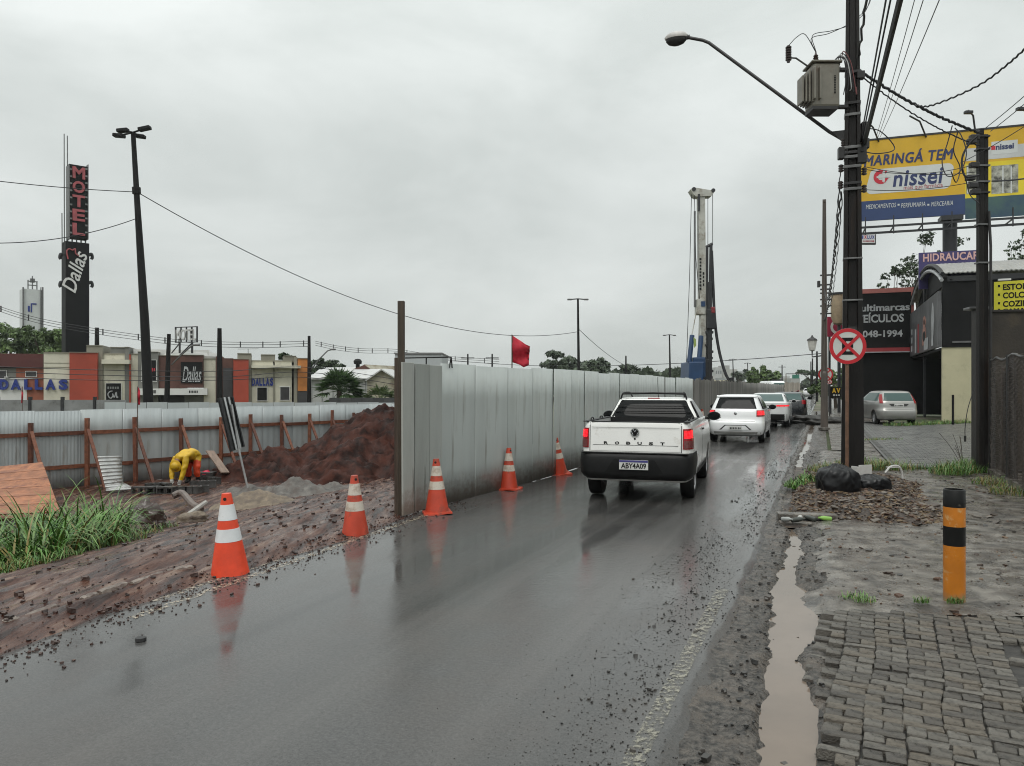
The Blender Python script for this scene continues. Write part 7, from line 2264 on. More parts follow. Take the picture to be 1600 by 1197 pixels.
m3 = wthing('motel_wing', 'right motel wing with small blue letters and an orange end block', 'building', flat(mp.pix(410, 630), Z0))
blocks(m3, [('brown_wall', 337.3, 348, 557, None, -7, 0.1, M_MBRN), ('brown_wall', 348.3, 364.6, 560, None, -7, 0.3, M_MBRN), ('dark_panel', 349, 363.5, 575, None, 0.3, 0.36, M_MDRK), ('red_block', 365, 388.5, 562, None, -7, 0.6, M_MRED), ('beige_pillar', 371, 392.5, 553, None, -7, 0.2, M_MBGE),
            ('cream_wall', 393, 426.5, 564, None, -7, 0.0, M_MCRM), ('beige_tower', 408, 430, 554.5, 566, -4, -0.3, M_MBGE), ('pilaster', 426.8, 429, 575, None, -3, 0.12, M_MBGE), ('cream_wall', 429.3, 456, 564, None, -7, 0.0, M_MCRM), ('beige_tower', 444, 463, 556.5, 566, -4, -0.3, M_MBGE),
            ('pilaster', 459, 464.5, 558, None, -6, 0.15, M_MBGE), ('slab', 393, 469.5, 571.5, 575.5, 0.0, 0.9, M_MCRM), ('orange_block', 465, 481, 560.5, 611, -6, 0.3, M_MORG), ('dark_base', 465, 481, 611.3, None, -6, 0.25, M_MDRK), ('window', 402, 417, 605.5, 626, 0, 0.05, M_INK), ('window', 438, 452, 605, 625, 0, 0.05, M_MDRK), ('window_frame', 436.5, 453.5, 603.5, 605, 0, 0.09, M_MWHT)])
for ch, x0, x1 in (('D', 393.5, 398.6), ('A', 399, 404.8), ('L', 405.2, 409.5), ('L', 410.5, 414.8), ('A', 415.2, 421), ('S', 421.6, 427)):
    mp.text(ch, x0, x1, 590.5, 603, M_MBLU, 0.06, m3, name='letter', bold=0.05, depth=0.12)
b_ = mp.pix(387, 548, -3)
MB().tube([b_ - Vector((0, 0, 0.6)), b_ + Vector((0, 0, 0.3))], 0.03, 5).build('tv_mast', M_STEEL, m3)
MB().tube([b_ + Vector((-0.9, 0, .28)), b_ + Vector((0.9, 0, .30))], 0.025, 5).build('tv_aerial', M_STEEL, m3)

# ---------------------------------------------------------------- pylon
M_PYL = mat('black_pylon_cladding', (0.007, 0.007, 0.008), 0.6, 0.2, 1, spec=0.2)
M_PLET = mat('pylon_red_letter', (0.33, 0.075, 0.085), 0.5, 0.2, 2)
py_ = Plane(P(100, 400, 71.3), P(145, 400, 72.9))
pyl = wthing('motel_pylon', 'tall black motel pylon with red vertical capitals and white script', 'sign', flat(P(121, 630, 72), Z0))
py_.box(102.5, 139.5, 378.5, 640, -1.6, 0, z0=Z0).build('shaft', M_PYL, pyl)
py_.box(108.5, 138, 258, 372, -1.2, -0.1).build('upper_panel', M_PYL, pyl)
for x in (108, 137.3): py_.box(x, x + 1.2, 257, 374, -1.25, 0.0).build('edge_trim', M_STEEL, pyl)
for x in (107, 114, 121, 128, 135): py_.box(x, x + 1.5, 372, 379, -0.6, -0.4).build('standoff', M_FRAME, pyl)
for i, ch in enumerate('MOTEL'):
    y0 = 261 + i * 22
    py_.text(ch, 113.5, 133, y0, y0 + 18.5, M_PLET, -0.08, pyl, name='letter', bold=0.03, depth=0.2)
for y in range(263, 370, 11):
    py_.box(109.5, 113, y, y + 2.5, -0.1, -0.02).build('bracket', M_CPAN, pyl)
    py_.box(133.5, 137, y, y + 2.5, -0.1, -0.02).build('bracket', M_CPAN, pyl)
wS, hS = 3.5, 0.95
text('Dallas', 3.9, 1.25, mat('white_script', (0.60, 0.60, 0.59), 0.4), py_.frame(116.5, 424, 0.06) @ Matrix.Rotation(R(74), 4, 'Z'), pyl, bold=0.01, shear=0.3, depth=0.06)
hat = bez([py_.pix(106, 405, .08), py_.pix(104, 393, .08), py_.pix(108, 389, .08), py_.pix(113, 391, .08), py_.pix(117, 389, .08), py_.pix(118, 396, .08), py_.pix(123, 400, .08)])
MB().tube(hat, 0.06, 6).build('script_hat', M_PLET, pyl, True)
for x, s in ((101, -1), (141, 1)):
    for y in (398, 442):
        MB().tube(bez([py_.pix(x, y, -.5), py_.pix(x + s * 4, y - 2, -.5), py_.pix(x + s * 5.5, y + 3, -.5), py_.pix(x + s * 4, y + 6, -.5)]), 0.14, 8).build('horn_lamp', M_FRAME, pyl, True)
for x, y0, y1 in ((104.5, 205, 380), (109.5, 208, 262), (101, 330, 380)):
    MB().tube([py_.pix(x, y1, -1), py_.pix(x - 0.3, y0, -1)], 0.045, 5).build('aerial', M_STEEL, pyl)

# ---------------------------------------------------------------- water tower
wt = wthing('water_tower', 'white square water tower with a small blue mark behind the trees', 'tower', flat(P(52, 620, 130), Z0))
wpn_ = Plane(P(30, 480, 129), P(75, 480, 131.8))
wpn_.box(36, 66, 452, 640, -3.0, 0, z0=Z0).build('shaft', mat('tower_white', (0.53, 0.55, 0.55), 0.6, 0.06, 0.5), wt)
for x0, x1 in ((34.8, 37), (63, 64.2), (65.5, 67.5)): wpn_.box(x0, x1, 449, 640, 0.02, 0.3, z0=Z0).build('ladder_rail', M_STEEL, wt)
for x0, x1, y0, y1 in ((46, 47, 436, 452), (53, 54, 430, 452), (60, 61, 438, 452), (46, 61, 444, 445), (46, 61, 438, 439), (50, 57, 434, 440)): wpn_.box(x0, x1, y0, y1, -1.8, -1.2).build('mast', M_STEEL, wt)
wpn_.box(48, 50, 474, 488, 0, 0.08).build('blue_mark', M_MBLU, wt); wpn_.box(50.2, 57, 474, 476, 0, 0.08).build('blue_mark', M_MBLU, wt); wpn_.box(43.5, 46.5, 478, 487, 0, 0.08).build('blue_mark', M_MBLU, wt)
mini_pole('short dark chimney-like pole right of the pylon', 151.5, 512, 640, 70, 0.22, False)

# ---------------------------------------------------------------- sheds with pale roofs
M_SHED = mat('pale_shed_wall', (0.40, 0.405, 0.40), 0.6, 0.10, 1)
M_SROOF = mat('pale_metal_roof', (0.50, 0.50, 0.495), 0.5, 0.10, 0.8, dirt=((0.36, 0.34, 0.32), 0.8, .3))
M_STAIN = mat('stained_gable', (0.34, 0.315, 0.245), 0.7, 0.15, 1.0, dirt=((0.17, 0.13, 0.09), 0.7, 0.45))
sh = wthing('pale_shed', 'low pale shed with metal roofs and a stained gable behind the fan palms', 'building', flat(P(550, 620, 78), Z0))
spn = Plane(P(480, 600, 78), P(640, 600, 78))
spn.box(484, 574, 593, 636, -8, 0, z0=Z0).build('wall', M_SHED, sh)
def quad(pts, m, nm, par, th=0.12):
    o = raw(nm, pts, [tuple(range(len(pts)))], m, par)
    s = o.modifiers.new('thickness', 'SOLIDIFY'); s.thickness = th
    return o
quad([spn.pix(484, 593, .4), spn.pix(574, 593, .4), spn.pix(596, 577, -3), spn.pix(487, 578, -3)], M_SROOF, 'roof_slope', sh)
quad([spn.pix(484, 578.5, -3.1), spn.pix(592, 578.5, -3.1), spn.pix(545, 570.5, -7), spn.pix(486, 571.5, -7)], M_SROOF, 'roof_slope', sh)
MB().prism([(spn.hit(574, 593)[0], spn.hit(574, 593)[1]), (spn.hit(574, 600)[0], Z0), (spn.hit(640, 600)[0], Z0), (spn.hit(640, 596)[0], spn.hit(640, 604)[1]), (spn.hit(597, 577)[0], spn.hit(597, 578)[1])], spn.at(0, 0, 0.05), spn.ex, (0, 0, 1), -spn.n * 6).build('gable_wall', M_STAIN, sh)
quad([spn.pix(572, 594, .5), spn.pix(597, 576.5, .5), spn.pix(597, 574, -8), spn.pix(572, 590, -8)], M_SROOF, 'roof_slope', sh)
quad([spn.pix(597, 576.5, .5), spn.pix(640, 603, .5), spn.pix(640, 598, -8), spn.pix(597, 574, -8)], M_SROOF, 'roof_slope', sh)
MB().prism([(spn.hit(537, 578)[0], spn.hit(537, 578)[1]), (spn.hit(573, 578)[0], spn.hit(573, 578)[1]), (spn.hit(560, 569)[0], spn.hit(560, 569)[1])], spn.at(0, 0, -2.9), spn.ex, (0, 0, 1), -spn.n * 0.3).build('brick_gable', M_MBRN, sh)
quad([spn.pix(560, 568, -3), spn.pix(574, 577.5, -3), spn.pix(612, 577, -8), spn.pix(606, 569, -8)], M_STAIN, 'roof_slope', sh)
vt = spn.pix(543.5, 567, -5)
MB().lathe([(0.22, -0.6), (0.22, 0), (0.42, 0.05), (0.45, 0.35), (0.28, 0.55), (0.02, 0.6)], 14, vt).build('roof_vent', M_LPOST, sh, True)
for x in (487, 503, 520, 538, 556, 571): spn.box(x, x + 0.8, 593, 636, 0, 0.06, z0=Z0).build('wall_rib', M_CPAN, sh)
dw = wthing('dark_low_fence', 'low dark panel fence in front of the pale shed', 'fence', flat(P(565, 632, 50), Z0))
dpn = Plane(P(510, 625, 48), P(630, 625, 52))
for i in range(7):
    x0 = 515 + i * 17
    dpn.box(x0, x0 + 16.4, 621.5, 640, -0.05, 0, z0=Z0).build('panel', mat('dark_panel_%d' % (i % 2), ((0.05, 0.05, 0.052), (0.065, 0.064, 0.066))[i % 2], 0.6), dw)
dc = thing('parked_white_car', 'white car roof just above the pale fence by the fan palm', 'car', flat(P(500, 640, 40.5), -1.06), R(80))
c = Car([(0.25, 0.8, -1.2, 3.0), (0.9, 0.85, -1.25, 3.1), (1.0, 0.8, -1.1, 2.0), (1.45, 0.66, -0.5, 1.4), (1.50, 0.5, -0.2, 1.1)], 7)
c.body(M_WHITE2, dc); 
for s in (-1, 1):
    c.patch('side_window', M_GLASSD, dc, lambda y, z: c.side(y, z, s), 1.02, 1.40, lambda k: -0.8 + 0.4 * k, lambda k: 1.8 - 0.5 * k, 0.01)
    wheel(dc, s * 0.72, 0, 0.31); wheel(dc, s * 0.72, 2.4, 0.31)

# container roof behind the hoarding end
ct = wthing('site_container', 'grey site container roof showing over the first hoarding boards', 'container', flat(P(660, 600, 24), -1.0))
cpn = Plane(P(630, 560, 24), P(695, 560, 24))
cpn.box(617, 690, 552, 600, -2.4, 0, z0=-0.9).build('container_body', M_PALE, ct)
cpn.box(616, 691, 551, 553.2, -2.45, 0.04).build('roof_edge', M_CPAN, ct)
fr2 = wthing('steel_frame', 'thin black steel frame just above the hoarding boards', 'frame', UV(10.3, -5.3))
for a, b in (((628, 559.5), (705, 558)), ((705, 558), (702, 575)), ((705, 558), (706.5, 575)), ((666, 559), (666, 572))):
    MB().tube([P(*a, 11.2), P(*b, 11.2)], 0.010, 5).build('bar', M_INK, fr2)
# ================================================================== drilling rig
RGD = 52.0
M_RWHT = mat('rig_white_paint', (0.45, 0.45, 0.41), 0.5, 0.15, 1.0, dirt=((0.22, 0.19, 0.15), 1.5, 0.35))
M_RBLU = mat('rig_blue_paint', (0.014, 0.045, 0.115), 0.45, 0.2, 1.0)
rb_ = flat(P(1092, 620, RGD), -0.6)
rig = wthing('drilling_rig', 'tall white drilling rig mast with a blue body behind the hoarding', 'drilling rig', rb_)
def rt(nm, pts, r, m, n=8): return MB().tube([P(x, y, RGD + (d if d else 0)) for x, y, d in pts], r, n).build(nm, m, rig, True)
def rbox(nm, x0, x1, y0, y1, d0, d1, m, bevel=0.0, skew=0):
    vs = []
    for y in (y1, y0):
        k = skew * (y1 - y) / (y1 - y0)
        for x, d in ((x0 + k, d0), (x1 + k, d0), (x1 + k, d1), (x0 + k, d1)):
            vs.append(P(x, y, RGD) + Vector((0, d, 0)))
    return MB().add(vs, [(3, 2, 1, 0), (4, 5, 6, 7), (0, 1, 5, 4), (1, 2, 6, 5), (2, 3, 7, 6), (3, 0, 4, 7)]).build(nm, m, rig, bevel=bevel)
rbox('mast_lower', 1090, 1099.5, 478, 606, -0.35, 0.35, M_RWHT, 0.03, 4.5)
rbox('mast_upper', 1092, 1102, 306, 486, -0.32, 0.32, M_RWHT, 0.03, -2)
rbox('mast_joint', 1087.5, 1100, 468, 492, -0.42, 0.42, M_RWHT, 0.03)
rbox('mast_cylinder', 1084.5, 1086.5, 330, 480, -0.1, 0.1, M_STEEL)
b = MB()
hd = [(1079, 296), (1083, 292.5), (1113, 297.5), (1115, 302), (1112, 306), (1088, 307), (1084, 304)]
mbp = [P(x, y, RGD - 0.4) for x, y in hd] + [P(x, y, RGD - 0.4) + Vector((0, 0.8, 0)) for x, y in hd]
n = len(hd)
b.add(mbp, [tuple(range(n))[::-1], tuple(range(n, 2 * n))] + [(i, (i + 1) % n, n + (i + 1) % n, n + i) for i in range(n)]).build('mast_head', M_RWHT, rig)
for x, y in ((1082, 298), (1112, 300)):
    c = P(x, y, RGD); MB().cyl(c - Vector((0, .46, 0)), c + Vector((0, .46, 0)), 0.13, n=16).build('pulley', M_FRAME, rig)
rbox('mast_ladder', 1088.2, 1091, 306, 332, -0.5, -0.3, M_FRAME)
marks(10, 2.2, 0.14, M_INK, frame(P(1094.5, 428, RGD - 0.36), (0, 0, -1), (1, 0, 0), (0, -1, 0)), rig)
marks(4, 1.0, 0.12, M_INK, frame(P(1099.3, 436, RGD - 0.36), (0, 0, -1), (1, 0, 0), (0, -1, 0)), rig)
rbox('blue_label', 1093, 1099.5, 472, 480, -0.47, -0.43, M_RBLU)
rt('kelly_bar', [(1111, 382, -.3), (1110.2, 440, -.3), (1108, 606, -.3)], 0.11, M_FRAME)
rt('kelly_bar', [(1105, 386, -.3), (1104.5, 606, -.3)], 0.09, M_FRAME)
rt('kelly_yoke', [(1103.5, 386, -.3), (1107, 384, -.3), (1113, 381, -.3)], 0.10, M_FRAME)
rbox('kelly_sleeve', 1102.5, 1109.5, 442, 600, -0.55, -0.1, M_FRAME, 0.03)
rbox('rotary_head', 1101, 1114, 484, 515, -0.7, 0.0, M_FRAME, 0.06)
rbox('red_motor', 1107, 1113.5, 481, 491, -0.72, -0.2, mat('rig_red', (0.20, 0.02, 0.025), 0.5), 0.06)
for i in range(8):
    rbox('auger_flight', 1100 + (i % 2), 1112 - (i % 3), 518 + i * 10, 522 + i * 10, -0.5, 0.0, M_FRAME, 0.03)
for pts in (((1080.5, 300, 0), (1077.5, 430, 0), (1072.5, 570, 0)), ((1085, 300, -.3), (1087, 400, -.3), (1094, 480, -.3)), ((1106, 305, -.3), (1106, 384, -.3)), ((1113.5, 303, -.3), (1113.5, 383, -.3))):
    rt('hoist_rope', pts, 0.022, M_CABLE, 5)
hz = bez([P(1112, 392, RGD - .3), P(1114, 440, RGD - .3), P(1117, 500, RGD - .4), P(1123, 545, RGD - .5), P(1133, 582, RGD - .8), P(1143, 600, RGD - 1.0)])
MB().tube(hz, 0.10, 8).build('hose', M_CABLE, rig, True)
rt('hose_end', [(1142, 590, -1.0), (1145, 606, -1.0)], 0.14, M_FRAME)
rbox('engine_body', 1069, 1092, 566, 606, -1.2, 1.4, M_RBLU, 0.08, 2)
rbox('engine_cover', 1078, 1097, 559, 590, -1.0, 1.2, M_RBLU, 0.08)
for pts in (((1077, 566, -.8), (1081.5, 524, -.5)), ((1092, 566, -.8), (1095.5, 525, -.5))):
    rt('back_stay', pts, 0.16, M_RBLU, 8)
rt('stay_rod', [(1080, 528, -.5), (1090, 478, -.2)], 0.035, M_RWHT, 6); rt('stay_rod', [(1095, 527, -.5), (1096, 482, -.2)], 0.04, M_RWHT, 6)
vs = [P(x, y, RGD - 1.3) for x, y in ((1083.5, 527), (1087.5, 530), (1088, 540), (1084.5, 544))]
o = raw('flag_cloth', vs, [(0, 1, 2, 3)], mat('lime_cloth', (0.28, 0.36, 0.10), 0.7), rig); o.modifiers.new('t', 'SOLIDIFY').thickness = 0.01
rbox('hydraulic_block', 1095, 1105, 562, 600, -0.6, 0.6, M_FRAME, 0.05)
rbox('deck', 1100, 1130, 596, 600, -1.2, 1.0, M_SHED, 0.03)
rbox('deck_cage', 1112, 1132, 600, 616, -1.0, 1.0, M_FRAME, 0.05)
rbox('platform_roof', 1108, 1133, 594.5, 596.5, -0.9, 0.9, M_CREAM, 0.02)
for s in (-1, 1):
    c = rb_ + Vector((0.6 , s * 1.2, 0.0))
    b = MB()
    pr = [(-2.2, 0.1), (-1.9, -0.1), (1.9, -0.1), (2.2, 0.1), (2.2, 0.5), (1.9, 0.7), (-1.9, 0.7), (-2.2, 0.5)]
    b.prism(pr, c - Vector((0, 0.3, 0)), (1, 0, 0), (0, 0, 1), (0, 0.6, 0)).build('track', M_FRAME, rig, bevel=0.05)

# ================================================================== vegetation
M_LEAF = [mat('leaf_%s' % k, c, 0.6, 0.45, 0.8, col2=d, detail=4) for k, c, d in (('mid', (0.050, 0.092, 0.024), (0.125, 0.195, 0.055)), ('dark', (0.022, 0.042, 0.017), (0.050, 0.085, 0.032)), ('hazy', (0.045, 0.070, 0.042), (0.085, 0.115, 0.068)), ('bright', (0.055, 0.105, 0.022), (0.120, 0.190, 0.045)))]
M_BARK = mat('bark', (0.065, 0.050, 0.038), 0.85, 0.3, 4, 0.4, 20)
def tree(name, label, base, H, clumps, nl, ls, m, seed, trunk=0.25, group=None):
    """clumps: (dx, dy, dz, rx, ry, rz) crown masses; leaves fill their shells unevenly"""
    r = random.Random(seed)
    t = wthing(name, label, 'tree', base, group)
    base = Vector(base)
    b = MB()
    fork = base + Vector((0, 0, H * 0.45))
    b.tube([base, base + Vector((0.04 * H * r.uniform(-1, 1), 0, H * 0.25)), fork], [trunk, trunk * .8, trunk * .6], 8)
    for c in clumps:
        e = base + Vector(c[:3]); mid_ = fork.lerp(e, 0.5) + Vector((r.uniform(-.1, .1), 0, -0.03)) * H * .3
        b.tube([fork, mid_, e], [trunk * .5, trunk * .28, trunk * .08], 6)
    b.build('trunk', M_BARK, t, True)
    vol = [c[3] * c[4] + c[4] * c[5] + c[3] * c[5] for c in clumps]; S = sum(vol)
    L = MB()
    for c, w in zip(clumps, vol):
        ctr = base + Vector(c[:3])
        sub = []
        for k in range(max(6, int(14 * w / S * len(clumps)))):            # sprays inside the mass
            q = Vector((r.gauss(0, 1), r.gauss(0, 1), r.gauss(0, 1))).normalized() * r.uniform(0.55, 1.02)
            sub.append((Vector((q.x * c[3], q.y * c[4], q.z * c[5])), r.uniform(0.22, 0.42)))
        for k in range(int(nl * w / S)):
            sc_, sr = r.choice(sub)
            n0 = Vector((r.gauss(0, 1), r.gauss(0, 1), r.gauss(0, 1))).normalized()
            mr = (c[3] + c[4] + c[5]) / 3
            p_ = ctr + sc_ + Vector((n0.x, n0.y, n0.z * 0.6)) * sr * mr * r.uniform(.55, 1.0)
            a = Vector((r.gauss(0, 1), r.gauss(0, 1), r.gauss(0, .6))).normalized()
            nn = (n0 + Vector((0, 0, .5)) + Vector((r.gauss(0, .5), r.gauss(0, .5), r.gauss(0, .5)))).normalized()
            a = a.cross(nn).normalized(); d = nn.cross(a)
            s = ls * r.uniform(.6, 1.35)
            L.add([p_ - a * s, p_ - d * s * .5, p_ + a * s, p_ + d * s * .5], [(0, 1, 2, 3)])
    me = bpy.data.meshes.new('crown'); me.from_pydata(L.v, [], L.f); me.materials.append(m)
    o = bpy.data.objects.new('crown', me); COL.objects.link(o); attach(o, t)
    return t
def crown(rng, n, R0, H0, H1, flat_=0.45):
    r = random.Random(rng); out = []
    for i in range(n):
        q = r.uniform(0, 6.283); d = R0 * math.sqrt(r.random())
        s = R0 * r.uniform(.32, .5)
        out.append((d * math.cos(q), d * math.sin(q) * .8, r.uniform(H0, H1) - 0.25 * (H1 - H0) * (d / R0), s, s, s * flat_))
    return out
# umbrella trees behind the motel
tree('umbrella_tree', 'broad green umbrella tree above the left edge of the motel', flat(P(10, 630, 92), Z0), 11, crown(1, 14, 6.5, 7.0, 10.6), 9000, 0.26, M_LEAF[0], 1, 0.4)
tree('umbrella_tree', 'broad green umbrella tree directly behind the cream motel block', flat(P(78, 630, 86), Z0), 10, crown(2, 12, 4.8, 5.6, 9.2), 7500, 0.24, M_LEAF[0], 2, 0.35)
tree('dark_tree', 'small dark tree showing right of the black pylon', flat(P(158, 630, 84), Z0), 6.0, crown(3, 5, 2.6, 4.0, 5.8), 2400, 0.24, M_LEAF[1], 3, 0.25)
tree('dark_tree', 'dark flat-topped tree behind the right end of the motel', flat(P(497, 630, 90), Z0), 6.6, crown(4, 6, 2.9, 4.4, 6.0, .35), 2600, 0.24, M_LEAF[1], 4, 0.25)
tree('dark_tree', 'small dark sprig of tree above the right motel roof', flat(P(462, 630, 88), Z0), 6.4, crown(5, 4, 1.6, 5.2, 6.6, .4), 1300, 0.22, M_LEAF[1], 5, 0.2)
# tree belt beyond the hoarding
tree('leafy_tree', 'rounded dark tree just left of the distant lamp post', flat(P(893, 620, 125)), 8, crown(6, 13, 5.0, 3.0, 6.7, .7), 7500, 0.36, M_LEAF[2], 6, 0.35)
tree('leafy_tree', 'wide dark tree right of the distant lamp post', flat(P(930, 620, 130)), 7, crown(7, 12, 5.0, 2.6, 5.9, .7), 6500, 0.36, M_LEAF[2], 7, 0.35)
tree('leafy_tree', 'low tree at the right end of the distant tree belt', flat(P(955, 620, 140)), 6, crown(8, 9, 4.6, 2.2, 5.2, .7), 4500, 0.36, M_LEAF[2], 8, 0.3)
tree('leafy_tree', 'rounded green tree behind the white van', flat(P(1196, 620, 118)), 4.9, crown(9, 10, 2.8, 1.8, 4.6, .8), 4200, 0.30, M_LEAF[0], 9, 0.3)
tree('leafy_tree', 'small rounded green tree left of the van roof', flat(P(1183, 620, 122)), 3.8, crown(10, 6, 1.8, 1.5, 3.4, .8), 1800, 0.28, M_LEAF[0], 10, 0.25)
tree('spreading_tree', 'flat spreading tree far down the road beside the poles', flat(P(1268, 612, 190)), 6.5, crown(11, 7, 3.2, 5.0, 6.3, .3), 2000, 0.35, M_LEAF[1], 11, 0.25)
tree('leafy_tree', 'hazy low trees filling the end of the road', flat(P(1258, 608, 260)), 4.5, crown(12, 9, 5.0, 1.5, 4.5, .7), 2400, 0.6, M_LEAF[2], 12, 0.3)
tree('leafy_tree', 'bushy green tree between the second pole and the utility pole', flat(P(1306, 620, 62)), 4.0, crown(13, 8, 1.6, 1.0, 3.4, .9), 3200, 0.16, M_LEAF[3], 13, 0.15)
tree('leafy_tree', 'hazy tree on the distant skyline right of the rig', flat(P(1085 + 72, 610, 240)), 7.0, crown(14, 6, 3.0, 4.0, 7.0, .7), 1500, 0.5, M_LEAF[2], 14, 0.3)
# airy eucalyptus behind the billboard
def airy(label, px, py, D, H, R0, nl, seed, m=M_LEAF[1]):
    r = random.Random(seed)
    zt = EYE + (605 - py) / F * D
    cl = []
    for i in range(34):
        f = r.uniform(.45, 1.0); q = r.uniform(0, 6.28); rad = R0 * r.uniform(.2, 1)
        cl.append((rad * math.cos(q), rad * math.sin(q) * .6, zt * f - 0.2, R0 * r.uniform(.12, .22), R0 * .2, R0 * r.uniform(.10, .2)))
    return tree('eucalyptus_tree', label, flat(P(px, 610, D)), zt, cl, nl, 0.13, m, seed, 0.13)
airy('airy eucalyptus rising between the dealer sign and the workshop sign', 1437, 368, 66, 14, 3.3, 4500, 31, M_LEAF[1])
airy('lower airy eucalyptus above the dealer sign', 1408, 418, 64, 12, 2.2, 2600, 32, M_LEAF[1])
airy('sparse tree behind the vault roof at the right edge', 1592, 345, 60, 14, 3.2, 1800, 33, M_LEAF[1])

# fan palms
def palm(label, base, H, L, n, seed, m):
    r = random.Random(seed)
    t = wthing('fan_palm', label, 'palm tree', base)
    base = Vector(base); top_ = base + Vector((0, 0, H))
    MB().tube([base, base.lerp(top_, .5), top_], [0.26, 0.22, 0.2], 8).build('trunk', M_BARK, t, True)
    for i in range(n):
        q = r.uniform(0, 6.283); el = R(r.uniform(-35, 80))
        d = Vector((math.cos(q) * math.cos(el), math.sin(q) * math.cos(el), math.sin(el)))
        side = d.cross(Vector((0, 0, 1))).normalized(); up = side.cross(d).normalized()
        stem = L * 0.5; b = MB()
        s0 = top_ + d * stem - Vector((0, 0, 0.05))
        b.tube([top_, s0], [0.03, 0.02], 4)
        for k in range(13):
            a = R(-75 + 150 * k / 12)
            ld = (d * math.cos(a) + side * math.sin(a)).normalized()
            tip = s0 + ld * L * 0.62 * r.uniform(.85, 1.1) - Vector((0, 0, 0.16 * L * r.uniform(.5, 1.4)))
            mid_ = s0.lerp(tip, .45) + up * 0.03 * L
            w = 0.045 * L
            cr = ld.cross(up).normalized() * w
            b.add([s0, mid_ - cr, tip, mid_ + cr], [(0, 1, 2, 3)])
        b.build('frond', m, t)
    return t
M_PALM = mat('palm_frond', (0.035, 0.075, 0.022), 0.5, 0.4, 1.5, col2=(0.085, 0.15, 0.05))
M_PALM2 = mat('palm_frond_pale', (0.065, 0.10, 0.035), 0.5, 0.4, 1.5, col2=(0.13, 0.18, 0.07))
palm('large fan palm in front of the pale shed', flat(P(530, 640, 60), Z0), 2.5, 2.0, 46, 1, M_PALM)
palm('smaller paler fan palm right of the large one', flat(P(594, 640, 58), Z0), 1.7, 1.5, 34, 2, M_PALM2)
palm('hazy palm in the tree belt left of the rig', flat(P(988, 615, 150)), 4.0, 2.4, 26, 3, M_LEAF[2])
palm('hazy palm in the tree belt, nearest the rig', flat(P(1060, 615, 150)), 3.6, 2.4, 26, 4, M_LEAF[2])
palm('hazy palm in the tree belt, second from the rig', flat(P(1020, 615, 155)), 3.4, 2.3, 26, 5, M_LEAF[2])
palm('hazy palm in the middle of the tree belt', flat(P(1004, 615, 160)), 3.2, 2.4, 24, 6, M_LEAF[2])
o = MB()
r_ = random.Random(5)
for i in range(9000):
    x = r_.uniform(845, 1075); D = r_.uniform(140, 165)
    p_ = P(x, 606, D); h = 4.7 + 0.9 * noise.noise(Vector((x * .05, 0, 0))) + 0.6 * noise.noise(Vector((x * .2, 3, 0)))
    z = r_.uniform(0.2, max(.6, h)); a = Vector((r_.gauss(0, 1), r_.gauss(0, .4), r_.gauss(0, 1))).normalized(); d = a.cross(Vector((0, 1, .3))).normalized()
    q = Vector((p_.x, p_.y, z)); s = r_.uniform(.25, .6)
    o.add([q - a * s, q - d * s * .6, q + a * s, q + d * s * .6], [(0, 1, 2, 3)])
tag(o.build('distant_shrubbery', M_LEAF[2]), 'dark band of distant shrubs above the hoarding top', 'shrubs', kind='stuff')

# ================================================================== pale skyline at the end of the road
M_SKYL = [mat('skyline_wall_%d' % i, c, 0.8, 0.08, 0.1) for i, c in enumerate(((0.42, 0.43, 0.43), (0.36, 0.36, 0.35), (0.46, 0.46, 0.44), (0.33, 0.345, 0.35)))]
M_SKYW = mat('skyline_window', (0.16, 0.17, 0.18), 0.4, 0.1)
sk = [(1118, 1128, 574, 320, 'pale slab block just right of the rig on the skyline'), (1130, 1140, 571, 330, 'taller pale block on the skyline beside the hose end'), (1141, 1152, 577, 300, 'low wide pale building left of the small street lamp'),
      (1153, 1164, 580, 280, 'low grey building between the two small street lamps'), (1220, 1234, 588, 260, 'low pale building right of the round tree'), (1236, 1250, 591, 240, 'small pale building at the road end'), (1104, 1117, 588, 200, 'low building behind the rig deck'), (1132, 1150, 590, 180, 'pale shop fronts low beyond the hoarding')]
for i, (x0, x1, y0, D, nm) in enumerate(sk):
    t = wthing('distant_building', nm, 'building', flat(P((x0 + x1) / 2, 606, D)), 'pale buildings on the skyline')
    pn = Plane(P(x0, 600, D), P(x1, 600, D))
    pn.box(x0, x1, y0, 612, -8, 0, z0=-0.5).build('walls', M_SKYL[i % 4], t)
    zt_ = pn.hit(x0, y0)[1]
    nfl = max(1, int(zt_ / 3.0)); W_ = pn.hit(x1, y0)[0] - pn.hit(x0, y0)[0]
    for fl in range(nfl):
        for k in range(3):
            pn.abox(MB(), pn.hit(x0, y0)[0] + W_ * (k + 0.25) / 3, pn.hit(x0, y0)[0] + W_ * (k + 0.75) / 3, fl * 3 + 1.2, min(zt_ - .3, fl * 3 + 2.5), 0.0, 0.06).build('window', M_SKYW, t)
gb = wthing('green_road_sign', 'green road sign panel over the far end of the street', 'road sign', flat(P(1244, 612, 170)))
gpn = Plane(P(1236, 590, 170), P(1252, 590, 170))
gpn.box(1238, 1249, 585.5, 591.5, -0.1, 0).build('panel', mat('sign_green', (0.03, 0.17, 0.12), 0.5), gb)
gpn.box(1228, 1262, 583.5, 584.7, -0.2, -0.11).build('gantry', M_STEEL, gb); gpn.box(1228, 1229, 584, 612, -.2, -.1, z0=0).build('leg', M_RUST, gb)
for i, (x, y0, D, nm) in enumerate(((1269.5, 560, 150, 'left of two thin poles at the road end'), (1267, 565, 190, 'farthest thin pole at the road end'), (1276.5, 549, 95, 'thin dark pole left of the second utility pole'))):
    mini_pole(nm, x, y0, 620 if D > 100 else 628, D, 0.16 if D > 100 else 0.13, False)
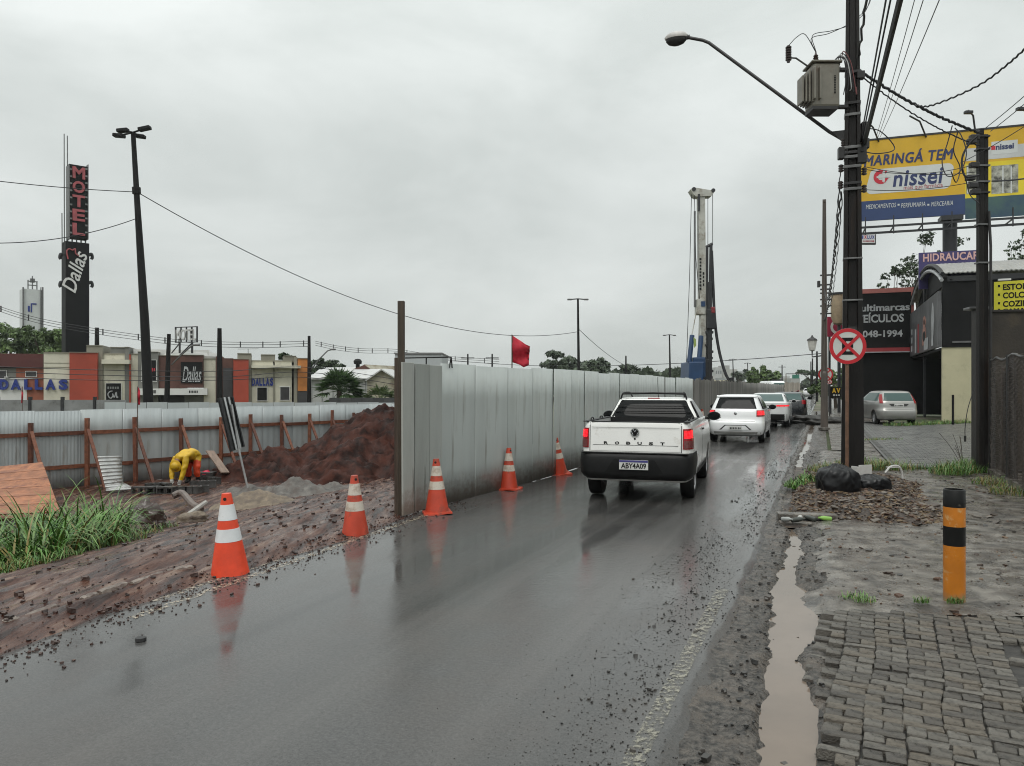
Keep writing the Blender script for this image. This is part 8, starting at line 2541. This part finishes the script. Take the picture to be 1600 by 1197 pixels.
mini_pole('distant power pole standing left of the green sign', 1222, 570, 612, 170, 0.14, True)
# red barrier tilted beside the lane
br = wthing('red_barrier', 'red slatted barrier tilted at the roadside past the dark car', 'barrier', flat(P(1242, 628, 62)))
for i in range(4):
    a, b_ = P(1236, 626 - i * 3.6 + 1, 62), P(1248, 619.5 - i * 3.0, 61)
    MB().tube([a, b_], 0.075, 4).build('slat', mat('barrier_red', (0.16, 0.035, 0.035), 0.5, .2, 2), br)
for x in (1237.5, 1246): MB().tube([P(x, 634, 62), P(x, 611, 62)], 0.05, 4).build('leg', M_FRAME, br)

# ================================================================== grass
GMt = [mat('grass_%s' % k, c, 0.45, 0.3, 3) for k, c in (('green', (0.075, 0.185, 0.025)), ('deep', (0.030, 0.095, 0.016)), ('light', (0.13, 0.22, 0.06)), ('straw', (0.22, 0.175, 0.055)))]
def grass(name, label, spots, n, h, w, weights, seed, bend=0.7, zf=None):
    r = random.Random(seed); b = MB()
    for i in range(n):
        cx, cy, rx, ry, z = r.choice(spots)
        q = r.uniform(0, 6.283); rr = math.sqrt(r.random())
        p0 = Vector((cx + rx * rr * math.cos(q), cy + ry * rr * math.sin(q), 0))
        p0.z = zf(p0) if zf else z
        L = h * r.uniform(.45, 1.15) * (1.1 - .4 * rr)
        q2 = r.uniform(0, 6.283); dirv = Vector((math.cos(q2), math.sin(q2), 0)); side = Vector((-dirv.y, dirv.x, 0))
        k = bend * r.uniform(.3, 1.25); pts = []
        a = R(r.uniform(2, 22)); p_ = p0.copy(); ns = 6
        vs = []
        for s in range(ns + 1):
            t = s / ns; ww = w * (1 - t) ** .6 * (0.55 + 0.45 * min(1, t * 4)) * .5
            vs += [p_ - side * ww, p_ + side * ww]
            a += k * 2.2 / ns * (0.4 + t)
            p_ = p_ + (Vector((0, 0, 1)) * math.cos(a) + dirv * math.sin(a)) * (L / ns)
        mi = r.choices(range(4), weights)[0]
        b.add(vs, [(2 * s, 2 * s + 1, 2 * s + 3, 2 * s + 2) for s in range(ns)], mi)
    me = bpy.data.meshes.new(name); me.from_pydata(b.v, [], b.f)
    for m in GMt: me.materials.append(m)
    me.polygons.foreach_set('material_index', b.m); me.polygons.foreach_set('use_smooth', [True] * len(me.polygons))
    o = bpy.data.objects.new(name, me); COL.objects.link(o)
    return tag(o, label, 'grass', kind='stuff')
mz = lambda p: mud_z(p.dot(RD), p.dot(RN)) - 0.03 if p.dot(RN) < -5 else 0.0
def sp_(x, y, z, rx, ry):
    p_ = G(x, y, z); return (p_.x, p_.y, rx, ry, z)
tall = [sp_(20, 858, -0.35, 0.6, 0.4), sp_(60, 850, -0.4, 0.7, 0.5), sp_(105, 838, -0.45, 0.7, 0.5), sp_(140, 828, -0.5, 0.55, 0.45), sp_(165, 822, -0.55, 0.4, 0.4), sp_(90, 815, -0.6, 0.9, 0.4), sp_(50, 830, -.5, .7, .4)]
grass('tall_grass', 'tall clump of arching green grass at the left edge of the mud', tall, 1500, 1.25, 0.032, (6, 3, 5, 1.5), 7, 1.35, mz)
edge = [sp_(5, 868, -0.3, 0.4, 0.2), sp_(40, 866, -0.3, 0.4, 0.2), sp_(80, 858, -0.35, 0.4, 0.2), sp_(190, 828, -.5, .4, .2), sp_(215, 815, -.6, .5, .3), sp_(245, 806, -.7, .4, .25)]
grass('low_grass', 'yellowish low grass fringe in front of the tall clump', edge, 900, 0.28, 0.016, (3, 1, 4, 4), 9, 0.9, mz)
wz = lambda p: max(mound_z(p.dot(RD), p.dot(RN)), 0.03) - .01
grass('verge_grass', 'straw and green grass behind the utility pole', [sp_(1310, 738, 0, .5, .35), sp_(1290, 745, 0, .4, .3), sp_(1370, 735, 0, .5, .3), sp_(1400, 736, 0, .6, .3), sp_(1350, 730, 0, .6, .3)], 1300, 0.30, 0.014, (3, 1, 3, 6), 11, 0.8, wz)
grass('gutter_weeds', 'green weeds at the gutter left of the trash bags', [sp_(1243, 764, 0, .16, .3), sp_(1258, 760, 0, .2, .25)], 420, 0.20, 0.022, (5, 2, 4, 1), 12, 1.0, wz)
grass('wall_grass', 'green grass at the foot of the dark corner pillar', [sp_(1500, 742, 0, .5, .35), sp_(1520, 738, 0, .35, .35), sp_(1485, 745, 0, .4, .3)], 1000, 0.34, 0.014, (5, 1, 4, 2), 13, 0.8, lambda p: 0.05)
grass('fence_grass', 'dry grass along the foot of the old board fence', [sp_(1545, 760, 0, .25, .3), sp_(1575, 775, 0, .25, .3)], 350, 0.24, 0.012, (2, 1, 2, 6), 17, 0.8, lambda p: 0.03)
grass('paving_weeds', 'small green weeds where the setts meet the concrete', [sp_(1335, 938, 0, .13, .05), sp_(1352, 944, 0, .09, .04), sp_(1440, 945, 0, .06, .03), sp_(1492, 946, 0, .07, .02)], 320, 0.085, 0.007, (5, 1, 5, 1), 14, 0.9, lambda p: 0.015)
grass('forecourt_grass', 'strip of green grass along the forecourt edge by the cream wall', [sp_(1400 + 20 * i, 668 - i * 0.9, 0, .6, .25) for i in range(6)] + [sp_(1505, 662, 0, .5, .3), sp_(1480, 664, 0, .6, .3)], 1500, 0.26, 0.02, (4, 1, 5, 2), 15, 0.8, lambda p: 0.06)
grass('forecourt_tuft', 'small weedy patch in the middle of the block paving', [sp_(1385, 690, 0, .5, .15), sp_(1360, 691, 0, .5, .12)], 220, 0.12, 0.015, (3, 1, 3, 4), 16, .8, lambda p: 0.06)
mk = MB()
p_ = P(1489, 655, 33.5)
mk.tube([flat(p_, 0.0), flat(p_, 1.35)], 0.05, 8)
tag(mk.build('short_post', M_INK), 'short black post in front of the cream wall', 'post')
# bare twigs by the wall
tw = MB(); r_ = random.Random(2)
for i in range(7):
    a = flat(G(1505, 735), 0.05); d = Vector((r_.uniform(-.45, .05), r_.uniform(-.2, .2), r_.uniform(.4, .8)))
    tw.tube(bez([a, a + d * .5 + Vector((0, 0, .05)), a + d]), 0.0045, 4)
tag(tw.build('bare_shrub', M_BARK), 'bare twiggy shrub growing beside the dark corner pillar', 'shrub')
# ================================================================== the worker, bent over the blocks
def worker():
    base = flat(P(290, 757, 21.8), -1.05)
    t = thing('person', 'worker in a yellow rain suit and hat bending down over the blocks', 'person', base, R(0))
    # skeleton: x right in the picture, y away from the camera, z up
    J = {'pelvis': (0.16, 0.20, 0.80), 'waist': (0.10, 0.06, 0.87), 'chest': (0.0, -0.13, 0.83), 'neck': (-0.09, -0.27, 0.70), 'head0': (-0.12, -0.32, 0.62), 'head1': (-0.14, -0.34, 0.52),
         'shL': (-0.20, -0.14, 0.76), 'elL': (-0.29, -0.22, 0.44), 'wrL': (-0.26, -0.30, 0.17),
         'shR': (0.13, -0.26, 0.76), 'elR': (0.10, -0.36, 0.42), 'wrR': (0.03, -0.40, 0.16),
         'hipL': (0.06, 0.24, 0.74), 'knL': (0.0, 0.16, 0.42), 'anL': (-0.02, 0.26, 0.08), 'toL': (-0.06, 0.10, 0.04),
         'hipR': (0.26, 0.18, 0.74), 'knR': (0.29, 0.06, 0.42), 'anR': (0.30, 0.16, 0.08), 'toR': (0.28, -0.02, 0.04)}
    Rd = {'pelvis': .20, 'waist': .20, 'chest': .21, 'neck': .075, 'head0': .085, 'head1': .095, 'shL': .11, 'elL': .082, 'wrL': .058, 'shR': .11, 'elR': .082, 'wrR': .058,
          'hipL': .13, 'knL': .098, 'anL': .075, 'toL': .045, 'hipR': .13, 'knR': .098, 'anR': .075, 'toR': .045}
    E = [('pelvis', 'waist'), ('waist', 'chest'), ('chest', 'neck'), ('neck', 'head0'), ('head0', 'head1'), ('chest', 'shL'), ('shL', 'elL'), ('elL', 'wrL'), ('chest', 'shR'), ('shR', 'elR'), ('elR', 'wrR'),
         ('pelvis', 'hipL'), ('hipL', 'knL'), ('knL', 'anL'), ('anL', 'toL'), ('pelvis', 'hipR'), ('hipR', 'knR'), ('knR', 'anR'), ('anR', 'toR')]
    names = list(J)
    # hands: palm and five bent fingers for each wrist
    for S, wr, el in (('L', 'wrL', 'elL'), ('R', 'wrR', 'elR')):
        w = Vector(J[wr]); d = (w - Vector(J[el])).normalized(); sx = d.cross(Vector((0, 1, 0))).normalized()
        palm = w + d * 0.07; J['pa' + S] = tuple(palm); Rd['pa' + S] = .036; names.append('pa' + S); E.append((wr, 'pa' + S))
        for k, (off, ln) in enumerate(((-.030, .062), (-.010, .072), (.010, .068), (.030, .052))):
            a = palm + sx * off + d * .035; b = a + d * ln * .55 + Vector((0, -.012, 0)); c = b + d * ln * .35 + Vector((0, .03, 0))
            for nm, q, rr in (('f%s%da' % (S, k), a, .0105), ('f%s%db' % (S, k), b, .0095), ('f%s%dc' % (S, k), c, .008)):
                J[nm] = tuple(q); Rd[nm] = rr; names.append(nm)
            E += [('pa' + S, 'f%s%da' % (S, k)), ('f%s%da' % (S, k), 'f%s%db' % (S, k)), ('f%s%db' % (S, k), 'f%s%dc' % (S, k))]
        a = palm + sx * (-.045 if S == 'R' else .045) + d * .0; b = a + d * .04 + sx * (-.012 if S == 'R' else .012)
        for nm, q, rr in (('t%sa' % S, a, .012), ('t%sb' % S, b, .010)):
            J[nm] = tuple(q); Rd[nm] = rr; names.append(nm)
        E += [('pa' + S, 't%sa' % S), ('t%sa' % S, 't%sb' % S)]
    me = bpy.data.meshes.new('body')
    ix = {n_: i for i, n_ in enumerate(names)}
    me.from_pydata([J[n_] for n_ in names], [(ix[a], ix[b]) for a, b in E], [])
    o = bpy.data.objects.new('body', me); COL.objects.link(o)
    o.modifiers.new('skin', 'SKIN'); o.modifiers.new('sub', 'SUBSURF').levels = 2
    o.modifiers['sub'].render_levels = 3; o.modifiers['sub'].levels = 3
    for i, n_ in enumerate(names):
        sv = me.skin_vertices[0].data[i]; sv.radius = (Rd[n_], Rd[n_]); sv.use_root = (n_ == 'pelvis')
    dg = bpy.context.evaluated_depsgraph_get(); dg.update()
    m2_ = bpy.data.meshes.new_from_object(o.evaluated_get(dg))
    bpy.data.objects.remove(o)
    MY = mat('yellow_rain_suit', (0.56, 0.345, 0.012), 0.45, 0.18, 5, 0.3, 14)
    MO = mat('orange_red_trousers', (0.62, 0.060, 0.015), 0.5, 0.15, 5, 0.3, 14)
    MG = mat('grey_work_glove', (0.40, 0.40, 0.38), 0.7, 0.15, 20)
    MBt = mat('black_rubber_boot', (0.02, 0.02, 0.02), 0.4, 0.2, 8)
    MD = mat('dark_red_shirt', (0.10, 0.020, 0.015), 0.7, 0.2, 8)
    MS = mat('skin_tan', (0.26, 0.13, 0.085), 0.55, 0.1, 10)
    for m in (MY, MO, MG, MBt, MS, MD): m2_.materials.append(m)
    for vtx in m2_.vertices:                        # creased rainwear
        if vtx.co.z > 0.14:
            q_ = vtx.co * 1.0
            vtx.co += vtx.normal * (0.020 * noise.noise(q_ * 9) + 0.016 * (0.3 - abs(noise.noise(Vector((q_.x * 14, q_.y * 14, q_.z * 6))))))
    segs = [(Vector(J[a]), Vector(J[b]), a, b) for a, b in E]
    def near(p):
        best = None
        for a, b, na, nb in segs:
            d = b - a; t_ = max(0, min(1, (p - a).dot(d) / d.length_squared)); q = (p - (a + d * t_)).length
            if best is None or q < best[0]: best = (q, na, nb, t_)
        return best
    for pol in m2_.polygons:
        _, na, nb, t_ = near(pol.center)
        mi = 0
        if nb.startswith(('pa', 'f', 't')) and nb[:2] != 'to' or na.startswith(('pa', 'f')): mi = 2
        elif nb in ('anL', 'anR') : mi = 1 if t_ < 0.62 else 3
        elif nb in ('toL', 'toR'): mi = 3
        elif nb in ('knR', 'knL'): mi = 0 if t_ < .35 else 1
        elif nb in ('head0', 'head1'): mi = 4
        pol.material_index = mi; pol.use_smooth = True
    bo_ = bpy.data.objects.new('body', m2_); COL.objects.link(bo_); bo_.parent = t
    # hood-hat with a brim, tipped forward, and jacket skirt
    hd_ = Vector(J['head1']); ax = (Vector(J['head1']) - Vector(J['neck'])).normalized()
    tilt = (ax * 0.55 + Vector((0, -0.8, 0.35))).normalized()
    q = Vector((0, 0, 1)).rotation_difference(tilt).to_matrix()
    MB().lathe([(0.10, -0.03), (0.17, -0.02), (0.172, -0.008), (0.118, 0.012), (0.112, 0.05), (0.095, 0.085), (0.05, 0.11), (0.001, 0.115)], 26, Vector((hd_.x, hd_.y - 0.015, hd_.z + 0.02)), q).build('hat', MY, bo_, True, sharp=50)
    # face: nose, eyes, mouth and ears, turned to the ground
    fwd = (tilt.cross(Vector((1, 0, 0))).normalized() * -1)
    fwd = Vector((0.0, 0.25, -0.97)).normalized() * 0.6 + Vector((0, -0.75, -0.3)) * 0.4; fwd.normalize()
    side = fwd.cross(tilt).normalized()
    MB().cyl(hd_ + fwd * 0.085 - tilt * 0.01, hd_ + fwd * 0.118 - tilt * 0.025, 0.016, 0.012, 8).build('nose', MS, bo_, True)
    for s in (-1, 1):
        MB().cyl(hd_ + fwd * 0.085 + side * s * 0.034 + tilt * 0.012, hd_ + fwd * 0.093 + side * s * 0.034 + tilt * 0.012, 0.011, 0.008, 8).build('eye', M_INK, bo_, True)
        MB().cyl(hd_ + side * s * 0.085, hd_ + side * s * 0.105, 0.028, 0.02, 10).build('ear', MS, bo_, True)
    MB().cyl(hd_ + fwd * 0.086 - tilt * 0.052 - side * .02, hd_ + fwd * 0.086 - tilt * 0.052 + side * .02, 0.007, n=6).build('mouth', MD, bo_, True)
    # hanging open jacket fronts
    MB().prism([(-0.10, 0.0), (0.10, 0.02), (0.07, -0.36), (-0.06, -0.34)], Vector((-0.06, -0.17, 0.72)), (1, 0.1, 0), (0, 0.15, 1), (0, 0.02, 0)).build('shirt_front', MD, bo_)
    return t
worker()
# ================================================================== rainy air
hm = bpy.data.materials.new('rain_haze'); hm.use_nodes = True
hn = hm.node_tree.nodes; hn.clear()
ho = hn.new('ShaderNodeOutputMaterial'); hv_ = hn.new('ShaderNodeVolumePrincipled')
hv_.inputs['Color'].default_value = (0.86, 0.90, 0.89, 1)
hv_.inputs['Density'].default_value = 0.00025
hv_.inputs['Anisotropy'].default_value = 0.2
hm.node_tree.links.new(hv_.outputs[0], ho.inputs['Volume'])
hb_ = MB().box((0, 870, 11.5), (4200, 2400, 29))
tag(hb_.build('haze', hm), 'thin rainy haze hanging over the whole street', 'haze', kind='stuff')
